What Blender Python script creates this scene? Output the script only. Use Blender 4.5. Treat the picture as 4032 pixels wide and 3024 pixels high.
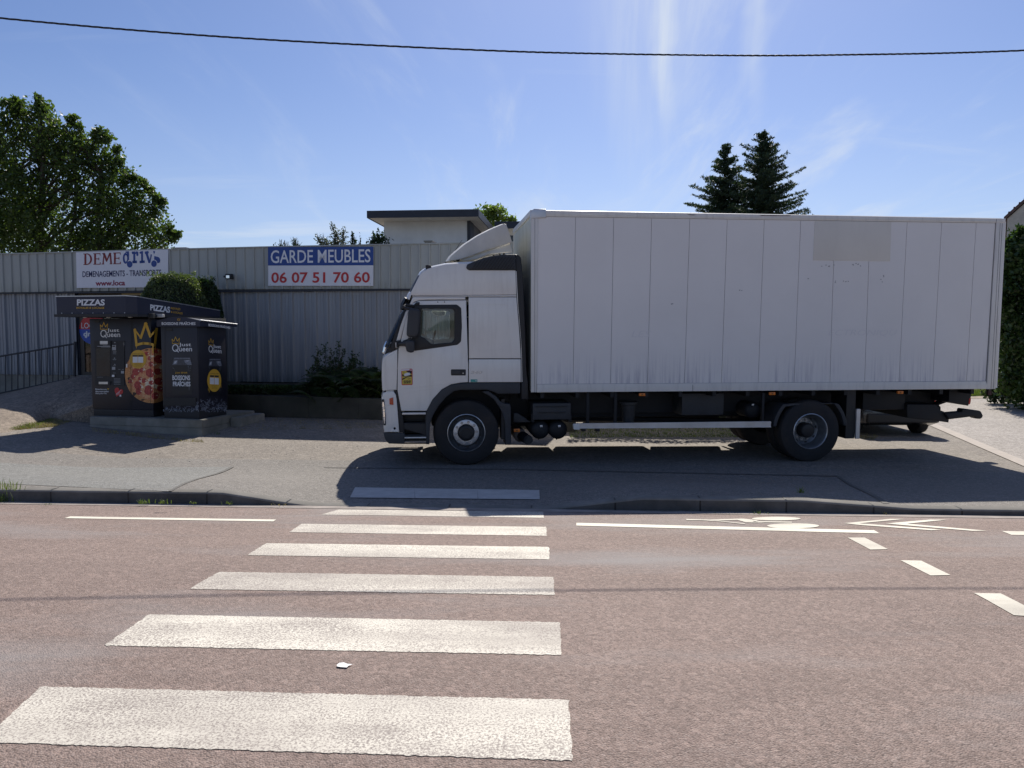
import bpy, bmesh, math, random
import numpy as np
from mathutils import Vector, Matrix
from math import radians, sin, cos, tan, pi, atan2, hypot

for o in list(bpy.data.objects): bpy.data.objects.remove(o)
SC = bpy.context.scene
COL = SC.collection
random.seed(7); RNG = np.random.default_rng(7)

# ------------------------------------------------------------ camera, sky, sun, exposure
EYE = Vector((0, 0, 2.12)); FPX = 2989.0; CX, CY = 2016.0, 1512.0
PITCH = radians(3.886)
cam = bpy.data.cameras.new('camera'); camo = bpy.data.objects.new('camera', cam); COL.objects.link(camo)
cam.sensor_width = 36; cam.lens = 36*FPX/4032; cam.clip_end = 3000; cam.clip_start = 0.05
camo.location = EYE; camo.rotation_euler = (pi/2 - PITCH, 0, 0)
SC.camera = camo
SUN_AZ = radians(11.5); SUN_EL = radians(45.5)       # azimuth from +Y towards +X
w = bpy.data.worlds.new('World'); SC.world = w; w.use_nodes = True
nt = w.node_tree; nt.nodes.clear()
def N(t, **k):
    n = nt.nodes.new(t)
    for a, b in k.items(): setattr(n, a, b)
    return n
L = lambda a, b: nt.links.new(a, b)
def build_world():
    out = N('ShaderNodeOutputWorld'); bg = N('ShaderNodeBackground'); bg.inputs[1].default_value = 0.066
    sky = N('ShaderNodeTexSky'); sky.sky_type = 'NISHITA'; sky.sun_disc = False
    sky.sun_elevation = SUN_EL; sky.sun_rotation = SUN_AZ
    sky.air_density = 1.0; sky.dust_density = .8; sky.ozone_density = 2.2; sky.altitude = 200
    tc = N('ShaderNodeTexCoord')
    sep = N('ShaderNodeSeparateXYZ'); L(tc.outputs['Generated'], sep.inputs[0])
    # project the view direction on a cloud layer: (x, y)/(z + c)
    zc = N('ShaderNodeMath', operation='MAXIMUM'); L(sep.outputs[2], zc.inputs[0]); zc.inputs[1].default_value = 0.0
    za = N('ShaderNodeMath', operation='ADD'); L(zc.outputs[0], za.inputs[0]); za.inputs[1].default_value = 0.10
    dx = N('ShaderNodeMath', operation='DIVIDE'); L(sep.outputs[0], dx.inputs[0]); L(za.outputs[0], dx.inputs[1])
    dy = N('ShaderNodeMath', operation='DIVIDE'); L(sep.outputs[1], dy.inputs[0]); L(za.outputs[0], dy.inputs[1])
    cmb = N('ShaderNodeCombineXYZ'); L(dx.outputs[0], cmb.inputs[0]); L(dy.outputs[0], cmb.inputs[1])
    def layer(rot, scale, loc, nscale, detail, lo, hi, dist=0.6):
        m = N('ShaderNodeMapping'); L(cmb.outputs[0], m.inputs[0])
        m.inputs['Rotation'].default_value = (0, 0, radians(rot)); m.inputs['Scale'].default_value = scale
        m.inputs['Location'].default_value = loc
        n = N('ShaderNodeTexNoise'); L(m.outputs[0], n.inputs[0]); n.inputs['Scale'].default_value = nscale
        n.inputs['Detail'].default_value = detail; n.inputs['Roughness'].default_value = 0.62; n.inputs['Distortion'].default_value = dist
        r = N('ShaderNodeMapRange'); r.interpolation_type = 'SMOOTHSTEP'
        L(n.outputs[0], r.inputs[0]); r.inputs[1].default_value = lo; r.inputs[2].default_value = hi
        return r.outputs[0]
    a = layer(10, (1.6, 0.28, 1), (3.1, 0.4, 0), 1.5, 9, 0.50, 0.86)
    b = layer(-28, (1.1, 0.22, 1), (0.7, 2.0, 0), 1.1, 10, 0.50, 0.92, 1.2)
    c = layer(80, (0.5, 2.4, 1), (5.0, 1.3, 0), 0.8, 8, 0.56, 0.90, 0.3)
    s1 = N('ShaderNodeMath', operation='MAXIMUM'); L(a, s1.inputs[0]); L(b, s1.inputs[1])
    s2 = N('ShaderNodeMath', operation='MAXIMUM'); L(s1.outputs[0], s2.inputs[0]); L(c, s2.inputs[1])
    # more cirrus on the sun's side (a real patch of sky, fixed in world direction)
    sd = (sin(radians(17))*cos(radians(17)), cos(radians(17))*cos(radians(17)), sin(radians(17)))
    dt = N('ShaderNodeVectorMath', operation='DOT_PRODUCT'); L(tc.outputs['Generated'], dt.inputs[0]); dt.inputs[1].default_value = sd
    rg = N('ShaderNodeMapRange'); rg.interpolation_type = 'SMOOTHSTEP'; L(dt.outputs['Value'], rg.inputs[0]); rg.inputs[1].default_value = 0.80; rg.inputs[2].default_value = 0.985
    rg.inputs[3].default_value = 0.30; rg.inputs[4].default_value = 0.85
    k0 = N('ShaderNodeMath', operation='MULTIPLY'); L(s2.outputs[0], k0.inputs[0]); L(rg.outputs[0], k0.inputs[1])
    # tall cirrus streaks and a low milky band, laid out in compass direction and height
    az = N('ShaderNodeMath', operation='ARCTAN2'); L(sep.outputs[0], az.inputs[0]); L(sep.outputs[1], az.inputs[1])
    def M2(op, a_, b_):
        n = N('ShaderNodeMath', operation=op)
        for i, x in enumerate((a_, b_)):
            if isinstance(x, (int, float)): n.inputs[i].default_value = x
            else: L(x, n.inputs[i])
        return n.outputs[0]
    def R2(x, a_, b_, c_, d_):
        r = N('ShaderNodeMapRange'); r.interpolation_type = 'SMOOTHSTEP'; L(x, r.inputs[0])
        for i, q in enumerate((a_, b_, c_, d_)): r.inputs[i+1].default_value = q
        return r.outputs[0]
    def NZ(sx, sz, scale, det, dist=0.):
        c = N('ShaderNodeCombineXYZ'); L(M2('MULTIPLY', az.outputs[0], sx), c.inputs[0]); L(M2('MULTIPLY', sep.outputs[2], sz), c.inputs[1])
        n = N('ShaderNodeTexNoise'); L(c.outputs[0], n.inputs[0]); n.inputs['Scale'].default_value = scale; n.inputs['Detail'].default_value = det; n.inputs['Roughness'].default_value = .6; n.inputs['Distortion'].default_value = dist
        return n.outputs[0]
    wob = M2('MULTIPLY', M2('SUBTRACT', NZ(1, 6, 1.5, 3), .5), .05)
    def streak(a0, wd, lo, hi, amt):
        d = M2('ABSOLUTE', M2('SUBTRACT', M2('ADD', az.outputs[0], wob), radians(a0)), 0)
        return M2('MULTIPLY', M2('MULTIPLY', R2(d, 0, radians(wd), 1, 0), R2(sep.outputs[2], lo, hi, 0, 1)), M2('MULTIPLY', R2(NZ(26, 3, 1.6, 5, .3), .25, .7, .35, 1), amt))
    st = M2('MAXIMUM', streak(11.0, 1.7, .16, .36, .8), M2('MAXIMUM', streak(9.6, 5.5, .02, .40, .42), streak(17.3, 1.3, .20, .40, .45)))
    bnd = M2('MULTIPLY', M2('MULTIPLY', R2(NZ(2.2, 24, 1.3, 7, .5), .42, .72, 0, .75), R2(sep.outputs[2], .20, .10, 0, 1)), 1.0)
    haze_ = R2(sep.outputs[2], .34, .02, .0, .22)
    k1_ = M2('MAXIMUM', M2('MAXIMUM', st, bnd), haze_)
    kk = M2('SUBTRACT', 1.0, M2('MULTIPLY', M2('SUBTRACT', 1.0, k1_), M2('SUBTRACT', 1.0, k0.outputs[0])))
    k = N('ShaderNodeMath', operation='ADD'); L(kk, k.inputs[0]); k.inputs[1].default_value = 0.0
    mix = N('ShaderNodeMix', data_type='RGBA'); gn = N('ShaderNodeMix', data_type='RGBA', blend_type='MULTIPLY'); gn.inputs[0].default_value = 1; L(sky.outputs[0], gn.inputs[6]); gn.inputs[7].default_value = (0.97, 1.06, 1.35, 1)
    L(k.outputs[0], mix.inputs[0]); L(gn.outputs[2], mix.inputs[6]); mix.inputs[7].default_value = (9.5, 10.4, 11.6, 1)
    L(mix.outputs[2], bg.inputs[0]); L(bg.outputs[0], out.inputs[0])
build_world()
sl = bpy.data.lights.new('sun', 'SUN'); sl.energy = 5.0; sl.angle = radians(0.53); sl.color = (1, .945, .86)
so = bpy.data.objects.new('sun', sl); COL.objects.link(so)
sdir = Vector((sin(SUN_AZ)*cos(SUN_EL), cos(SUN_AZ)*cos(SUN_EL), sin(SUN_EL)))
so.rotation_euler = sdir.to_track_quat('Z', 'Y').to_euler(); so.location = (0, 0, 30)
SC.view_settings.view_transform = 'Standard'; SC.view_settings.look = 'None'
SC.view_settings.exposure = 0.2; SC.view_settings.gamma = 1.0

# ------------------------------------------------------------ geometry of the place
CP, SP = cos(PITCH), sin(PITCH)
def ray(px, py):
    a = (px-CX)/FPX; b = -(py-CY)/FPX
    return Vector((a, CP + b*SP, -SP + b*CP))
def at_depth(px, py, d):
    r = ray(px, py); return EYE + r*(d/r.y)
def at_z(px, py, z):
    r = ray(px, py); return EYE + r*((z-EYE.z)/r.z)
def project(p):
    q = Vector(p)-EYE; yc = q.y*CP - q.z*SP; zc = q.y*SP + q.z*CP
    return CX + FPX*q.x/yc, CY - FPX*zc/yc
class Plane:
    """u along, n inwards (away from the viewer), up."""
    def __init__(s, o, u, up=Vector((0,0,1))):
        s.o = Vector(o); s.u = Vector(u).normalized(); s.up = Vector(up).normalized(); s.n = s.up.cross(s.u).normalized()
    def hit(s, px, py, off=0.0):
        r = ray(px, py); o = s.o + s.n*off
        return EYE + r*((o-EYE).dot(s.n)/r.dot(s.n))
    def uw(s, px, py, off=0.0):
        p = s.hit(px, py, off)-s.o; return (p.dot(s.u), p.dot(s.up))
    def pt(s, u, w, off=0.0): return s.o + s.u*u + s.up*w + s.n*off
def vplane(p0, p1): return Plane((p0[0], p0[1], 0), (p1[0]-p0[0], p1[1]-p0[1], 0))

RA = radians(3.5)
def uv(x, y): return x*cos(RA)-y*sin(RA), y*cos(RA)+x*sin(RA)
def xy(u, v): return u*cos(RA)+v*sin(RA), v*cos(RA)-u*sin(RA)
def sstep(t): t = max(0., min(1., t)); return t*t*(3-2*t)
VR = [-40,-6,0,3.5,4.15,5.2,6.28,7.39,8.54,8.81]; ZR = [.55,.46,.44,.42,.385,.34,.263,.165,.07,.045]
def kfac(x):
    return float(np.interp(x, [-3.5,-2.45,.35,1.5,3.35,4.6], [1,0,0,1,1,.45]))
def base_z(x, y):
    z = -0.010*max(0, min(x, 9)) + .06*max(0, min(-6.5-x, 8))
    z += .15*sstep((y-14.6)/2.6)*sstep((1.5-x)/3)*sstep((x+7.5)/1.5)
    return z
def gz(x, y):
    u, v = uv(x, y)
    if v <= 8.81: return float(np.interp(v, VR, ZR))
    kt = .05 + .145*kfac(x)
    return kt + (base_z(x, y)-kt)*sstep((v-8.97)/2.6)
def G(px, py, dz=0.0):
    z = 0.1
    for _ in range(12):
        p = at_z(px, py, z); z = gz(p.x, p.y)+dz
    return at_z(px, py, z)

# ------------------------------------------------------------ object helpers
def tag(o, label=None, cat=None, group=None, kind=None):
    if label: o['label'] = label
    if cat: o['category'] = cat
    if group: o['group'] = group
    if kind: o['kind'] = kind
    return o
def thing(name, label, cat, loc=(0,0,0), group=None, mat=None):
    o = bpy.data.objects.new(name, None); COL.objects.link(o)
    o.empty_display_size = .2
    o.matrix_world = mat if mat is not None else Matrix.Translation(Vector(loc))
    return tag(o, label, cat, group)
def root_of(o):
    while o.parent: o = o.parent
    return o
def mk(name, verts, faces, mat, parent=None, local=False, smooth=None, fix=True):
    """one mesh object; verts are world coordinates unless local"""
    me = bpy.data.meshes.new(name)
    if parent is not None and not local:
        mi = root_of(parent).matrix_world.inverted(); verts = [mi @ Vector(v) for v in verts]
    me.from_pydata([tuple(v) for v in verts], [], faces)
    if fix:
        bm = bmesh.new(); bm.from_mesh(me); bmesh.ops.recalc_face_normals(bm, faces=bm.faces); bm.to_mesh(me); bm.free()
    if isinstance(mat, (list, tuple)):
        for m in mat: me.materials.append(m)
    else: me.materials.append(mat)
    if smooth is not None:
        me.polygons.foreach_set('use_smooth', [True]*len(me.polygons))
        me.set_sharp_from_angle(angle=radians(smooth))
    me.update()
    o = bpy.data.objects.new(name, me); COL.objects.link(o)
    if parent is not None: o.parent = parent
    return o
class MB:
    """collects shapes for ONE mesh part"""
    def __init__(s): s.v = []; s.f = []
    def add(s, v, f):
        n = len(s.v); s.v += [Vector(p) for p in v]; s.f += [tuple(i+n for i in q) for q in f]; return s
    def box(s, x0, x1, y0, y1, z0, z1, b=0.0):
        if b <= 0:
            v = [(x0,y0,z0),(x1,y0,z0),(x1,y1,z0),(x0,y1,z0),(x0,y0,z1),(x1,y0,z1),(x1,y1,z1),(x0,y1,z1)]
            return s.add(v, [(0,3,2,1),(4,5,6,7),(0,1,5,4),(1,2,6,5),(2,3,7,6),(3,0,4,7)])
        bm = bmesh.new(); bmesh.ops.create_cube(bm, size=1)
        for q in bm.verts: q.co = ((x0+x1)/2+q.co.x*(x1-x0), (y0+y1)/2+q.co.y*(y1-y0), (z0+z1)/2+q.co.z*(z1-z0))
        b = min(b, .49*min(abs(x1-x0), abs(y1-y0), abs(z1-z0)))
        bmesh.ops.bevel(bm, geom=bm.edges[:], offset=b, segments=2, affect='EDGES', profile=.6)
        s.bm(bm); return s
    def bm(s, bm, M=None):
        bm.verts.ensure_lookup_table(); bm.verts.index_update()
        s.add([(M @ q.co if M else q.co.copy()) for q in bm.verts], [tuple(q.index for q in f.verts) for f in bm.faces]); bm.free()
        return s
    def hexa(s, P): return s.add(P, [(0,3,2,1),(4,5,6,7),(0,1,5,4),(1,2,6,5),(2,3,7,6),(3,0,4,7)])
    def tube(s, pts, r, n=8, caps=True):
        pts = [Vector(p) for p in pts]; rr = r if isinstance(r, (list, tuple)) else [r]*len(pts)
        v = []; f = []
        for i, p in enumerate(pts):
            d = (pts[min(i+1, len(pts)-1)]-pts[max(i-1, 0)]).normalized()
            a = d.orthogonal().normalized() if i == 0 else (a - d*a.dot(d)).normalized()
            b = d.cross(a)
            for k in range(n):
                t = 2*pi*k/n; v.append(p + (a*cos(t)+b*sin(t))*rr[i])
        for i in range(len(pts)-1):
            for k in range(n): f.append((i*n+k, i*n+(k+1) % n, (i+1)*n+(k+1) % n, (i+1)*n+k))
        if caps: f.append(tuple(range(n))[::-1]); f.append(tuple((len(pts)-1)*n+k for k in range(n)))
        return s.add(v, f)
    def lathe(s, prof, c, axis='y', n=48, close=False, cap0=True):
        """prof: (radius, offset along axis)"""
        v = []; f = []; c = Vector(c)
        for (r, h) in prof:
            for k in range(n):
                t = 2*pi*k/n
                if axis == 'y': v.append(c+Vector((r*cos(t), h, r*sin(t))))
                elif axis == 'z': v.append(c+Vector((r*cos(t), r*sin(t), h)))
                else: v.append(c+Vector((h, r*cos(t), r*sin(t))))
        m = len(prof)
        for i in range(m if close else m-1):
            j = (i+1) % m
            for k in range(n): f.append((i*n+k, i*n+(k+1) % n, j*n+(k+1) % n, j*n+k))
        if not close:
            if cap0: f.append(tuple(range(n)))
            f.append(tuple((m-1)*n+k for k in range(n)))
        return s.add(v, f)
    def prism(s, poly, y0, y1):
        """poly in (x,z), extruded along y; caps triangulated later by blender's ngon"""
        n = len(poly); v = [(p[0], y0, p[1]) for p in poly]+[(p[0], y1, p[1]) for p in poly]
        f = [tuple(range(n)), tuple(range(2*n-1, n-1, -1))]+[(i, (i+1) % n, n+(i+1) % n, n+i) for i in range(n)]
        return s.add(v, f)
    def build(s, name, mat, parent=None, local=True, smooth=None): return mk(name, s.v, s.f, mat, parent, local, smooth)
def curve_mesh(splines, extrude, bevel=0.0, res=2):
    cu = bpy.data.curves.new('t', 'CURVE'); cu.dimensions = '2D'; cu.fill_mode = 'BOTH'
    cu.extrude = extrude; cu.bevel_depth = bevel; cu.bevel_resolution = res; cu.offset = -bevel
    for pts in splines:
        sp = cu.splines.new('POLY'); sp.points.add(len(pts)-1); sp.use_cyclic_u = True
        for i, p in enumerate(pts): sp.points[i].co = (p[0], p[1], 0, 1)
    o = bpy.data.objects.new('t', cu); COL.objects.link(o)
    dg = bpy.context.evaluated_depsgraph_get(); me = bpy.data.meshes.new_from_object(o.evaluated_get(dg))
    v = [x.co.copy() for x in me.vertices]; f = [tuple(p.vertices) for p in me.polygons]
    bpy.data.objects.remove(o); bpy.data.curves.remove(cu); bpy.data.meshes.remove(me)
    return v, f
def plate(name, outline, holes, y0, y1, mat, parent, bevel=.012, smooth=35):
    """flat panel with real holes in the local x-z plane, y0..y1 thick"""
    v, f = curve_mesh([outline]+list(holes), max(abs(y1-y0)/2-bevel, .0005), bevel)
    ym = (y0+y1)/2
    bm = bmesh.new(); vs = [bm.verts.new((p.x, ym+p.z, p.y)) for p in v]
    for q in f:
        try: bm.faces.new([vs[i] for i in q])
        except ValueError: pass
    bmesh.ops.remove_doubles(bm, verts=bm.verts, dist=1e-5)
    bm.verts.index_update(); vv = [x.co.copy() for x in bm.verts]; ff = [tuple(x.index for x in q.verts) for q in bm.faces]; bm.free()
    return mk(name, vv, ff, mat, parent, True, smooth)
def rpoly(pts, r, n=5):
    """round the corners of a polygon"""
    out = []; m = len(pts)
    for i in range(m):
        p = Vector(pts[i]); a = Vector(pts[i-1])-p; b = Vector(pts[(i+1) % m])-p
        rr = r[i] if isinstance(r, (list, tuple)) else r
        rr = min(rr, .45*a.length, .45*b.length)
        if rr < 1e-4: out.append(tuple(p)); continue
        A = p+a.normalized()*rr; B = p+b.normalized()*rr
        for k in range(n+1):
            t = k/n; out.append(tuple(A*(1-t)**2+p*2*t*(1-t)+B*t*t))
    return out
FONT_CACHE = {}
def text_mesh(body, bold=0.0, shear=0.0, spacing=1.0):
    cu = bpy.data.curves.new('t', 'FONT'); cu.body = body; cu.offset = bold; cu.shear = shear; cu.space_character = spacing
    cu.resolution_u = 3; cu.fill_mode = 'FRONT'
    o = bpy.data.objects.new('t', cu); COL.objects.link(o)
    dg = bpy.context.evaluated_depsgraph_get(); me = bpy.data.meshes.new_from_object(o.evaluated_get(dg))
    v = np.array([x.co[:2] for x in me.vertices]); f = [tuple(p.vertices) for p in me.polygons]
    bpy.data.objects.remove(o); bpy.data.curves.remove(cu); bpy.data.meshes.remove(me)
    lo = v.min(0); hi = v.max(0); v = (v-lo)/(hi-lo)
    return v, f
def bil(q, s, t):
    """q: tl, tr, br, bl   s right, t up"""
    tl, tr, br, bl = q; return (bl*(1-s)+br*s)*(1-t)+(tl*(1-s)+tr*s)*t
def text_px(pl, body, x0, y0, x1, y1, mat, parent, off=-.006, bold=.0, shear=0., skew=0., name='lettering', yr=None, spacing=1.):
    """lettering on plane pl filling the photo box (x0,y0)-(x1,y1); yr = (top, bottom) of the right end"""
    yt, yb = yr if yr else (y0, y1)
    q = [pl.hit(x0, y0, off), pl.hit(x1, yt, off), pl.hit(x1, yb, off), pl.hit(x0, y1, off)]
    v, f = text_mesh(body, bold, shear, spacing)
    return mk(name, [bil(q, a, b) for a, b in v], f, mat, parent, False, fix=False)
def poly_px(pl, polys, mat, parent, off=-.004, name='print'):
    """flat printed shapes on a plane; each poly in photo pixels, concave allowed"""
    vs = []; fs = []
    for poly in polys:
        P = [pl.hit(x, y, off) for x, y in poly]; n = len(vs); vs += P
        from mathutils.geometry import tessellate_polygon
        loc = [Vector(((p-pl.o).dot(pl.u), (p-pl.o).dot(pl.up), 0)) for p in P]
        for t in tessellate_polygon([loc]): fs.append(tuple(n+i for i in t))
    return mk(name, vs, fs, mat, parent, False, fix=False)
def ell(cx, cy, rx, ry, n=40, a0=0, a1=360): return [(cx+rx*cos(radians(a0+(a1-a0)*k/n)), cy+ry*sin(radians(a0+(a1-a0)*k/n))) for k in range(n if a1-a0 >= 360 else n+1)]
def stroke(pts, w):
    """polyline -> quads in photo pixels"""
    out = []
    for (a, b) in zip(pts[:-1], pts[1:]):
        d = Vector((b[0]-a[0], b[1]-a[1])); n = Vector((-d.y, d.x)).normalized()*w/2; e = d.normalized()*w*.35
        out.append([(a[0]-e.x+n.x, a[1]-e.y+n.y), (b[0]+e.x+n.x, b[1]+e.y+n.y), (b[0]+e.x-n.x, b[1]+e.y-n.y), (a[0]-e.x-n.x, a[1]-e.y-n.y)])
    return out

# ------------------------------------------------------------ materials
def node_mat(name):
    m = bpy.data.materials.new(name); m.use_nodes = True; t = m.node_tree; t.nodes.clear()
    out = t.nodes.new('ShaderNodeOutputMaterial'); b = t.nodes.new('ShaderNodeBsdfPrincipled'); t.links.new(b.outputs[0], out.inputs[0])
    return m, t, b, out
def nn(t, typ, **k):
    n = t.nodes.new(typ)
    for a, v in k.items(): setattr(n, a, v)
    return n
def noise(t, vec, scale, detail=4, rough=.55, dist=0.):
    n = nn(t, 'ShaderNodeTexNoise'); n.inputs['Scale'].default_value = scale; n.inputs['Detail'].default_value = detail
    n.inputs['Roughness'].default_value = rough; n.inputs['Distortion'].default_value = dist; t.links.new(vec, n.inputs['Vector']); return n.outputs[0]
def rng(t, val, a, b, c=0., d=1., smooth=False):
    n = nn(t, 'ShaderNodeMapRange'); t.links.new(val, n.inputs[0])
    if smooth: n.interpolation_type = 'SMOOTHSTEP'
    for i, x in enumerate((a, b, c, d)): n.inputs[i+1].default_value = x
    return n.outputs[0]
def mixc(t, f, a, b, mode='MIX'):
    n = nn(t, 'ShaderNodeMix', data_type='RGBA', blend_type=mode)
    for s, x in ((0, f), (6, a), (7, b)):
        if isinstance(x, (int, float)): n.inputs[s].default_value = x
        elif isinstance(x, (tuple, list)): n.inputs[s].default_value = (*x[:3], 1)
        else: t.links.new(x, n.inputs[s])
    return n.outputs[2]
def mth(t, op, a, b=None):
    n = nn(t, 'ShaderNodeMath', operation=op)
    for i, x in enumerate((a, b)):
        if x is None: continue
        if isinstance(x, (int, float)): n.inputs[i].default_value = x
        else: t.links.new(x, n.inputs[i])
    return n.outputs[0]
def coord(t, rot=0., scale=(1,1,1)):
    tc = nn(t, 'ShaderNodeTexCoord'); m = nn(t, 'ShaderNodeMapping'); t.links.new(tc.outputs['Object'], m.inputs[0])
    m.inputs['Rotation'].default_value = (0, 0, rot); m.inputs['Scale'].default_value = scale; return m.outputs[0]
def bump(t, b, h, strength, dist):
    n = nn(t, 'ShaderNodeBump'); n.inputs['Strength'].default_value = strength; n.inputs['Distance'].default_value = dist
    t.links.new(h, n.inputs['Height']); t.links.new(n.outputs[0], b.inputs['Normal'])
def simple(name, col, rough=.5, metal=0., var=.12, vscale=6., bmp=0., spec=.5, dirt=None, dirt_amt=.0, coat=0.):
    m, t, b, _ = node_mat(name); v = coord(t)
    n = noise(t, v, vscale, 6)
    c = mixc(t, rng(t, n, .3, .7), tuple(x*(1-var) for x in col), tuple(min(1, x*(1+var)) for x in col))
    if dirt:
        n2 = noise(t, v, vscale*.35, 8, .65); c = mixc(t, mth(t, 'MULTIPLY', rng(t, n2, .45, .75), dirt_amt), c, dirt)
    t.links.new(c, b.inputs['Base Color'])
    b.inputs['Roughness'].default_value = rough; b.inputs['Metallic'].default_value = metal; b.inputs['Specular IOR Level'].default_value = spec
    b.inputs['Coat Weight'].default_value = coat; b.inputs['Coat Roughness'].default_value = .08
    t.links.new(rng(t, n, .2, .8, max(0, rough-.08), min(1, rough+.1)), b.inputs['Roughness'])
    if bmp: bump(t, b, noise(t, v, vscale*12, 3), bmp, .003)
    return m
def asphalt(name, c1, c2, stone, rot=RA, streak=.25, agg=75., stone_amt=.35, lum=1., patch=None, mottle=.18):
    m, t, b, _ = node_mat(name); v = coord(t, rot); vs = coord(t, rot, (.18, 1.6, 1))
    big = noise(t, v, .35, 5, .6); med = noise(t, v, 9, 6, .7); st = noise(t, vs, 1.1, 6, .6, .5)
    c = mixc(t, rng(t, big, .35, .65), c1, c2)
    c = mixc(t, rng(t, st, .38, .7, 0, streak), c, tuple(x*.55 for x in c1))
    c = mixc(t, rng(t, med, .35, .75, 0, .35), c, tuple(x*.7 for x in c2))
    vo = nn(t, 'ShaderNodeTexVoronoi'); vo.inputs['Scale'].default_value = agg; t.links.new(v, vo.inputs['Vector'])
    sp = nn(t, 'ShaderNodeSeparateColor'); t.links.new(vo.outputs['Color'], sp.inputs[0])
    c = mixc(t, mth(t, 'MULTIPLY', rng(t, sp.outputs[0], .62, .95), stone_amt), c, stone)
    c = mixc(t, mth(t, 'MULTIPLY', rng(t, sp.outputs[1], .6, 1.), .55), c, tuple(x*.35 for x in c1))
    c = mixc(t, rng(t, vo.outputs['Distance'], .45, .9, 0, .5), c, tuple(x*.3 for x in c1))
    vo2 = nn(t, 'ShaderNodeTexVoronoi'); vo2.inputs['Scale'].default_value = agg*.36; t.links.new(v, vo2.inputs['Vector']); s4 = nn(t, 'ShaderNodeSeparateColor'); t.links.new(vo2.outputs['Color'], s4.inputs[0])
    c = mixc(t, rng(t, s4.outputs[0], .55, 1., 0, .38), c, tuple(x*.45 for x in c1)); c = mixc(t, rng(t, s4.outputs[1], .6, 1., 0, .30), c, tuple(min(1, x*1.5) for x in c2))
    cr = noise(t, v, 1.6, 3, .5, 2.5)
    crack = mth(t, 'ABSOLUTE', mth(t, 'SUBTRACT', cr, .5)); cm = mth(t, 'MULTIPLY', rng(t, crack, .0, .0035, 1, 0), rng(t, noise(t, v, .5, 2), .52, .62))
    c = mixc(t, mth(t, 'MULTIPLY', cm, .6), c, tuple(x*.25 for x in c1))
    mid = noise(t, v, 2.6, 8, .75, .6); c = mixc(t, rng(t, mid, .48, .72, 0, mottle), c, tuple(x*.62 for x in c1)); c = mixc(t, rng(t, noise(t, v, 28, 3, .8), .55, .72, 0, mottle*.7), c, tuple(min(1, x*1.35) for x in c2))
    if patch:
        pn = noise(t, coord(t, rot, (.25, 1, 1)), .8, 5, .6); c = mixc(t, rng(t, pn, .50, .70, 0, .8), c, patch)
    t.links.new(c, b.inputs['Base Color']); b.inputs['Roughness'].default_value = .82; b.inputs['Specular IOR Level'].default_value = .35
    h = mth(t, 'SUBTRACT', mth(t, 'MULTIPLY', med, .5), vo.outputs['Distance']); bump(t, b, h, .8, .006)
    return m
def paint_mark(name, col, under, wear=.5):
    """worn road paint: gaps of the paint show the asphalt below (geometry is the paint film)"""
    m, t, b, out = node_mat(name); v = coord(t, RA)
    n1 = noise(t, v, 85, 4, .8); n2 = noise(t, v, 2.2, 5, .6); n3 = noise(t, coord(t, RA, (.5, 3, 1)), 1.2, 4, .6)
    thr = mth(t, 'ADD', mth(t, 'MULTIPLY', n2, .20), mth(t, 'MULTIPLY', n3, .16))
    f = rng(t, mth(t, 'SUBTRACT', mth(t, 'ADD', n1, wear*.22), thr), .33, .47)
    c = mixc(t, f, under, col); n4 = noise(t, coord(t, RA, (.35, 1.3, 1)), .9, 6, .65); c = mixc(t, rng(t, n4, .42, .66, 0, .60), c, under)
    t.links.new(c, b.inputs['Base Color']); b.inputs['Roughness'].default_value = .7
    bump(t, b, n1, .2, .002); return m
def leafmat(name, c1, c2, trans=.35, rough=.45, cl=1.2):
    m, t, b, out = node_mat(name); v = coord(t)
    n = noise(t, v, 5., 3); n2 = noise(t, v, cl, 3)
    c = mixc(t, rng(t, n, .35, .65), c1, c2); c = mixc(t, rng(t, n2, .4, .65, 0, .5), c, tuple(x*.6 for x in c1))
    t.links.new(c, b.inputs['Base Color']); b.inputs['Roughness'].default_value = rough; b.inputs['Specular IOR Level'].default_value = .4
    tr = nn(t, 'ShaderNodeBsdfTranslucent'); t.links.new(mixc(t, 1., c, (1.5, 1.7, .7), 'MULTIPLY'), tr.inputs[0])
    ms = nn(t, 'ShaderNodeMixShader'); ms.inputs[0].default_value = trans
    t.links.new(b.outputs[0], ms.inputs[1]); t.links.new(tr.outputs[0], ms.inputs[2]); t.links.new(ms.outputs[0], out.inputs[0])
    return m
def glassmat(name, tint=(.75, .8, .78), rough=.02, alpha=.25):
    """thin tinted window pane: mostly see-through, with a mirror-like reflection"""
    m, t, b, out = node_mat(name)
    tr = nn(t, 'ShaderNodeBsdfTransparent'); tr.inputs[0].default_value = (*tint, 1)
    gl = nn(t, 'ShaderNodeBsdfGlossy'); gl.inputs[1].default_value = rough
    fr = nn(t, 'ShaderNodeFresnel'); fr.inputs[0].default_value = 1.5
    ms = nn(t, 'ShaderNodeMixShader'); t.links.new(rng(t, fr.outputs[0], 0, 1, .03, 1), ms.inputs[0])
    t.links.new(tr.outputs[0], ms.inputs[1]); t.links.new(gl.outputs[0], ms.inputs[2]); t.links.new(ms.outputs[0], out.inputs[0])
    return m
M = {}
M['road'] = asphalt('road_asphalt', (.268, .194, .163), (.318, .235, .198), (.54, .46, .41), streak=.42, agg=115., stone_amt=.28, patch=(.285, .262, .25), mottle=.30)
M['pavement'] = asphalt('pavement_asphalt', (.21, .19, .165), (.255, .232, .205), (.44, .42, .39), agg=90, streak=.15)
M['pavement_pale'] = asphalt('pavement_pale_asphalt', (.225, .22, .20), (.26, .255, .235), (.36, .36, .35), agg=90, streak=.15)
M['lot'] = asphalt('lot_asphalt', (.22, .188, .155), (.30, .262, .218), (.40, .36, .32), agg=60, streak=.35, stone_amt=.5, mottle=.65)
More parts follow.
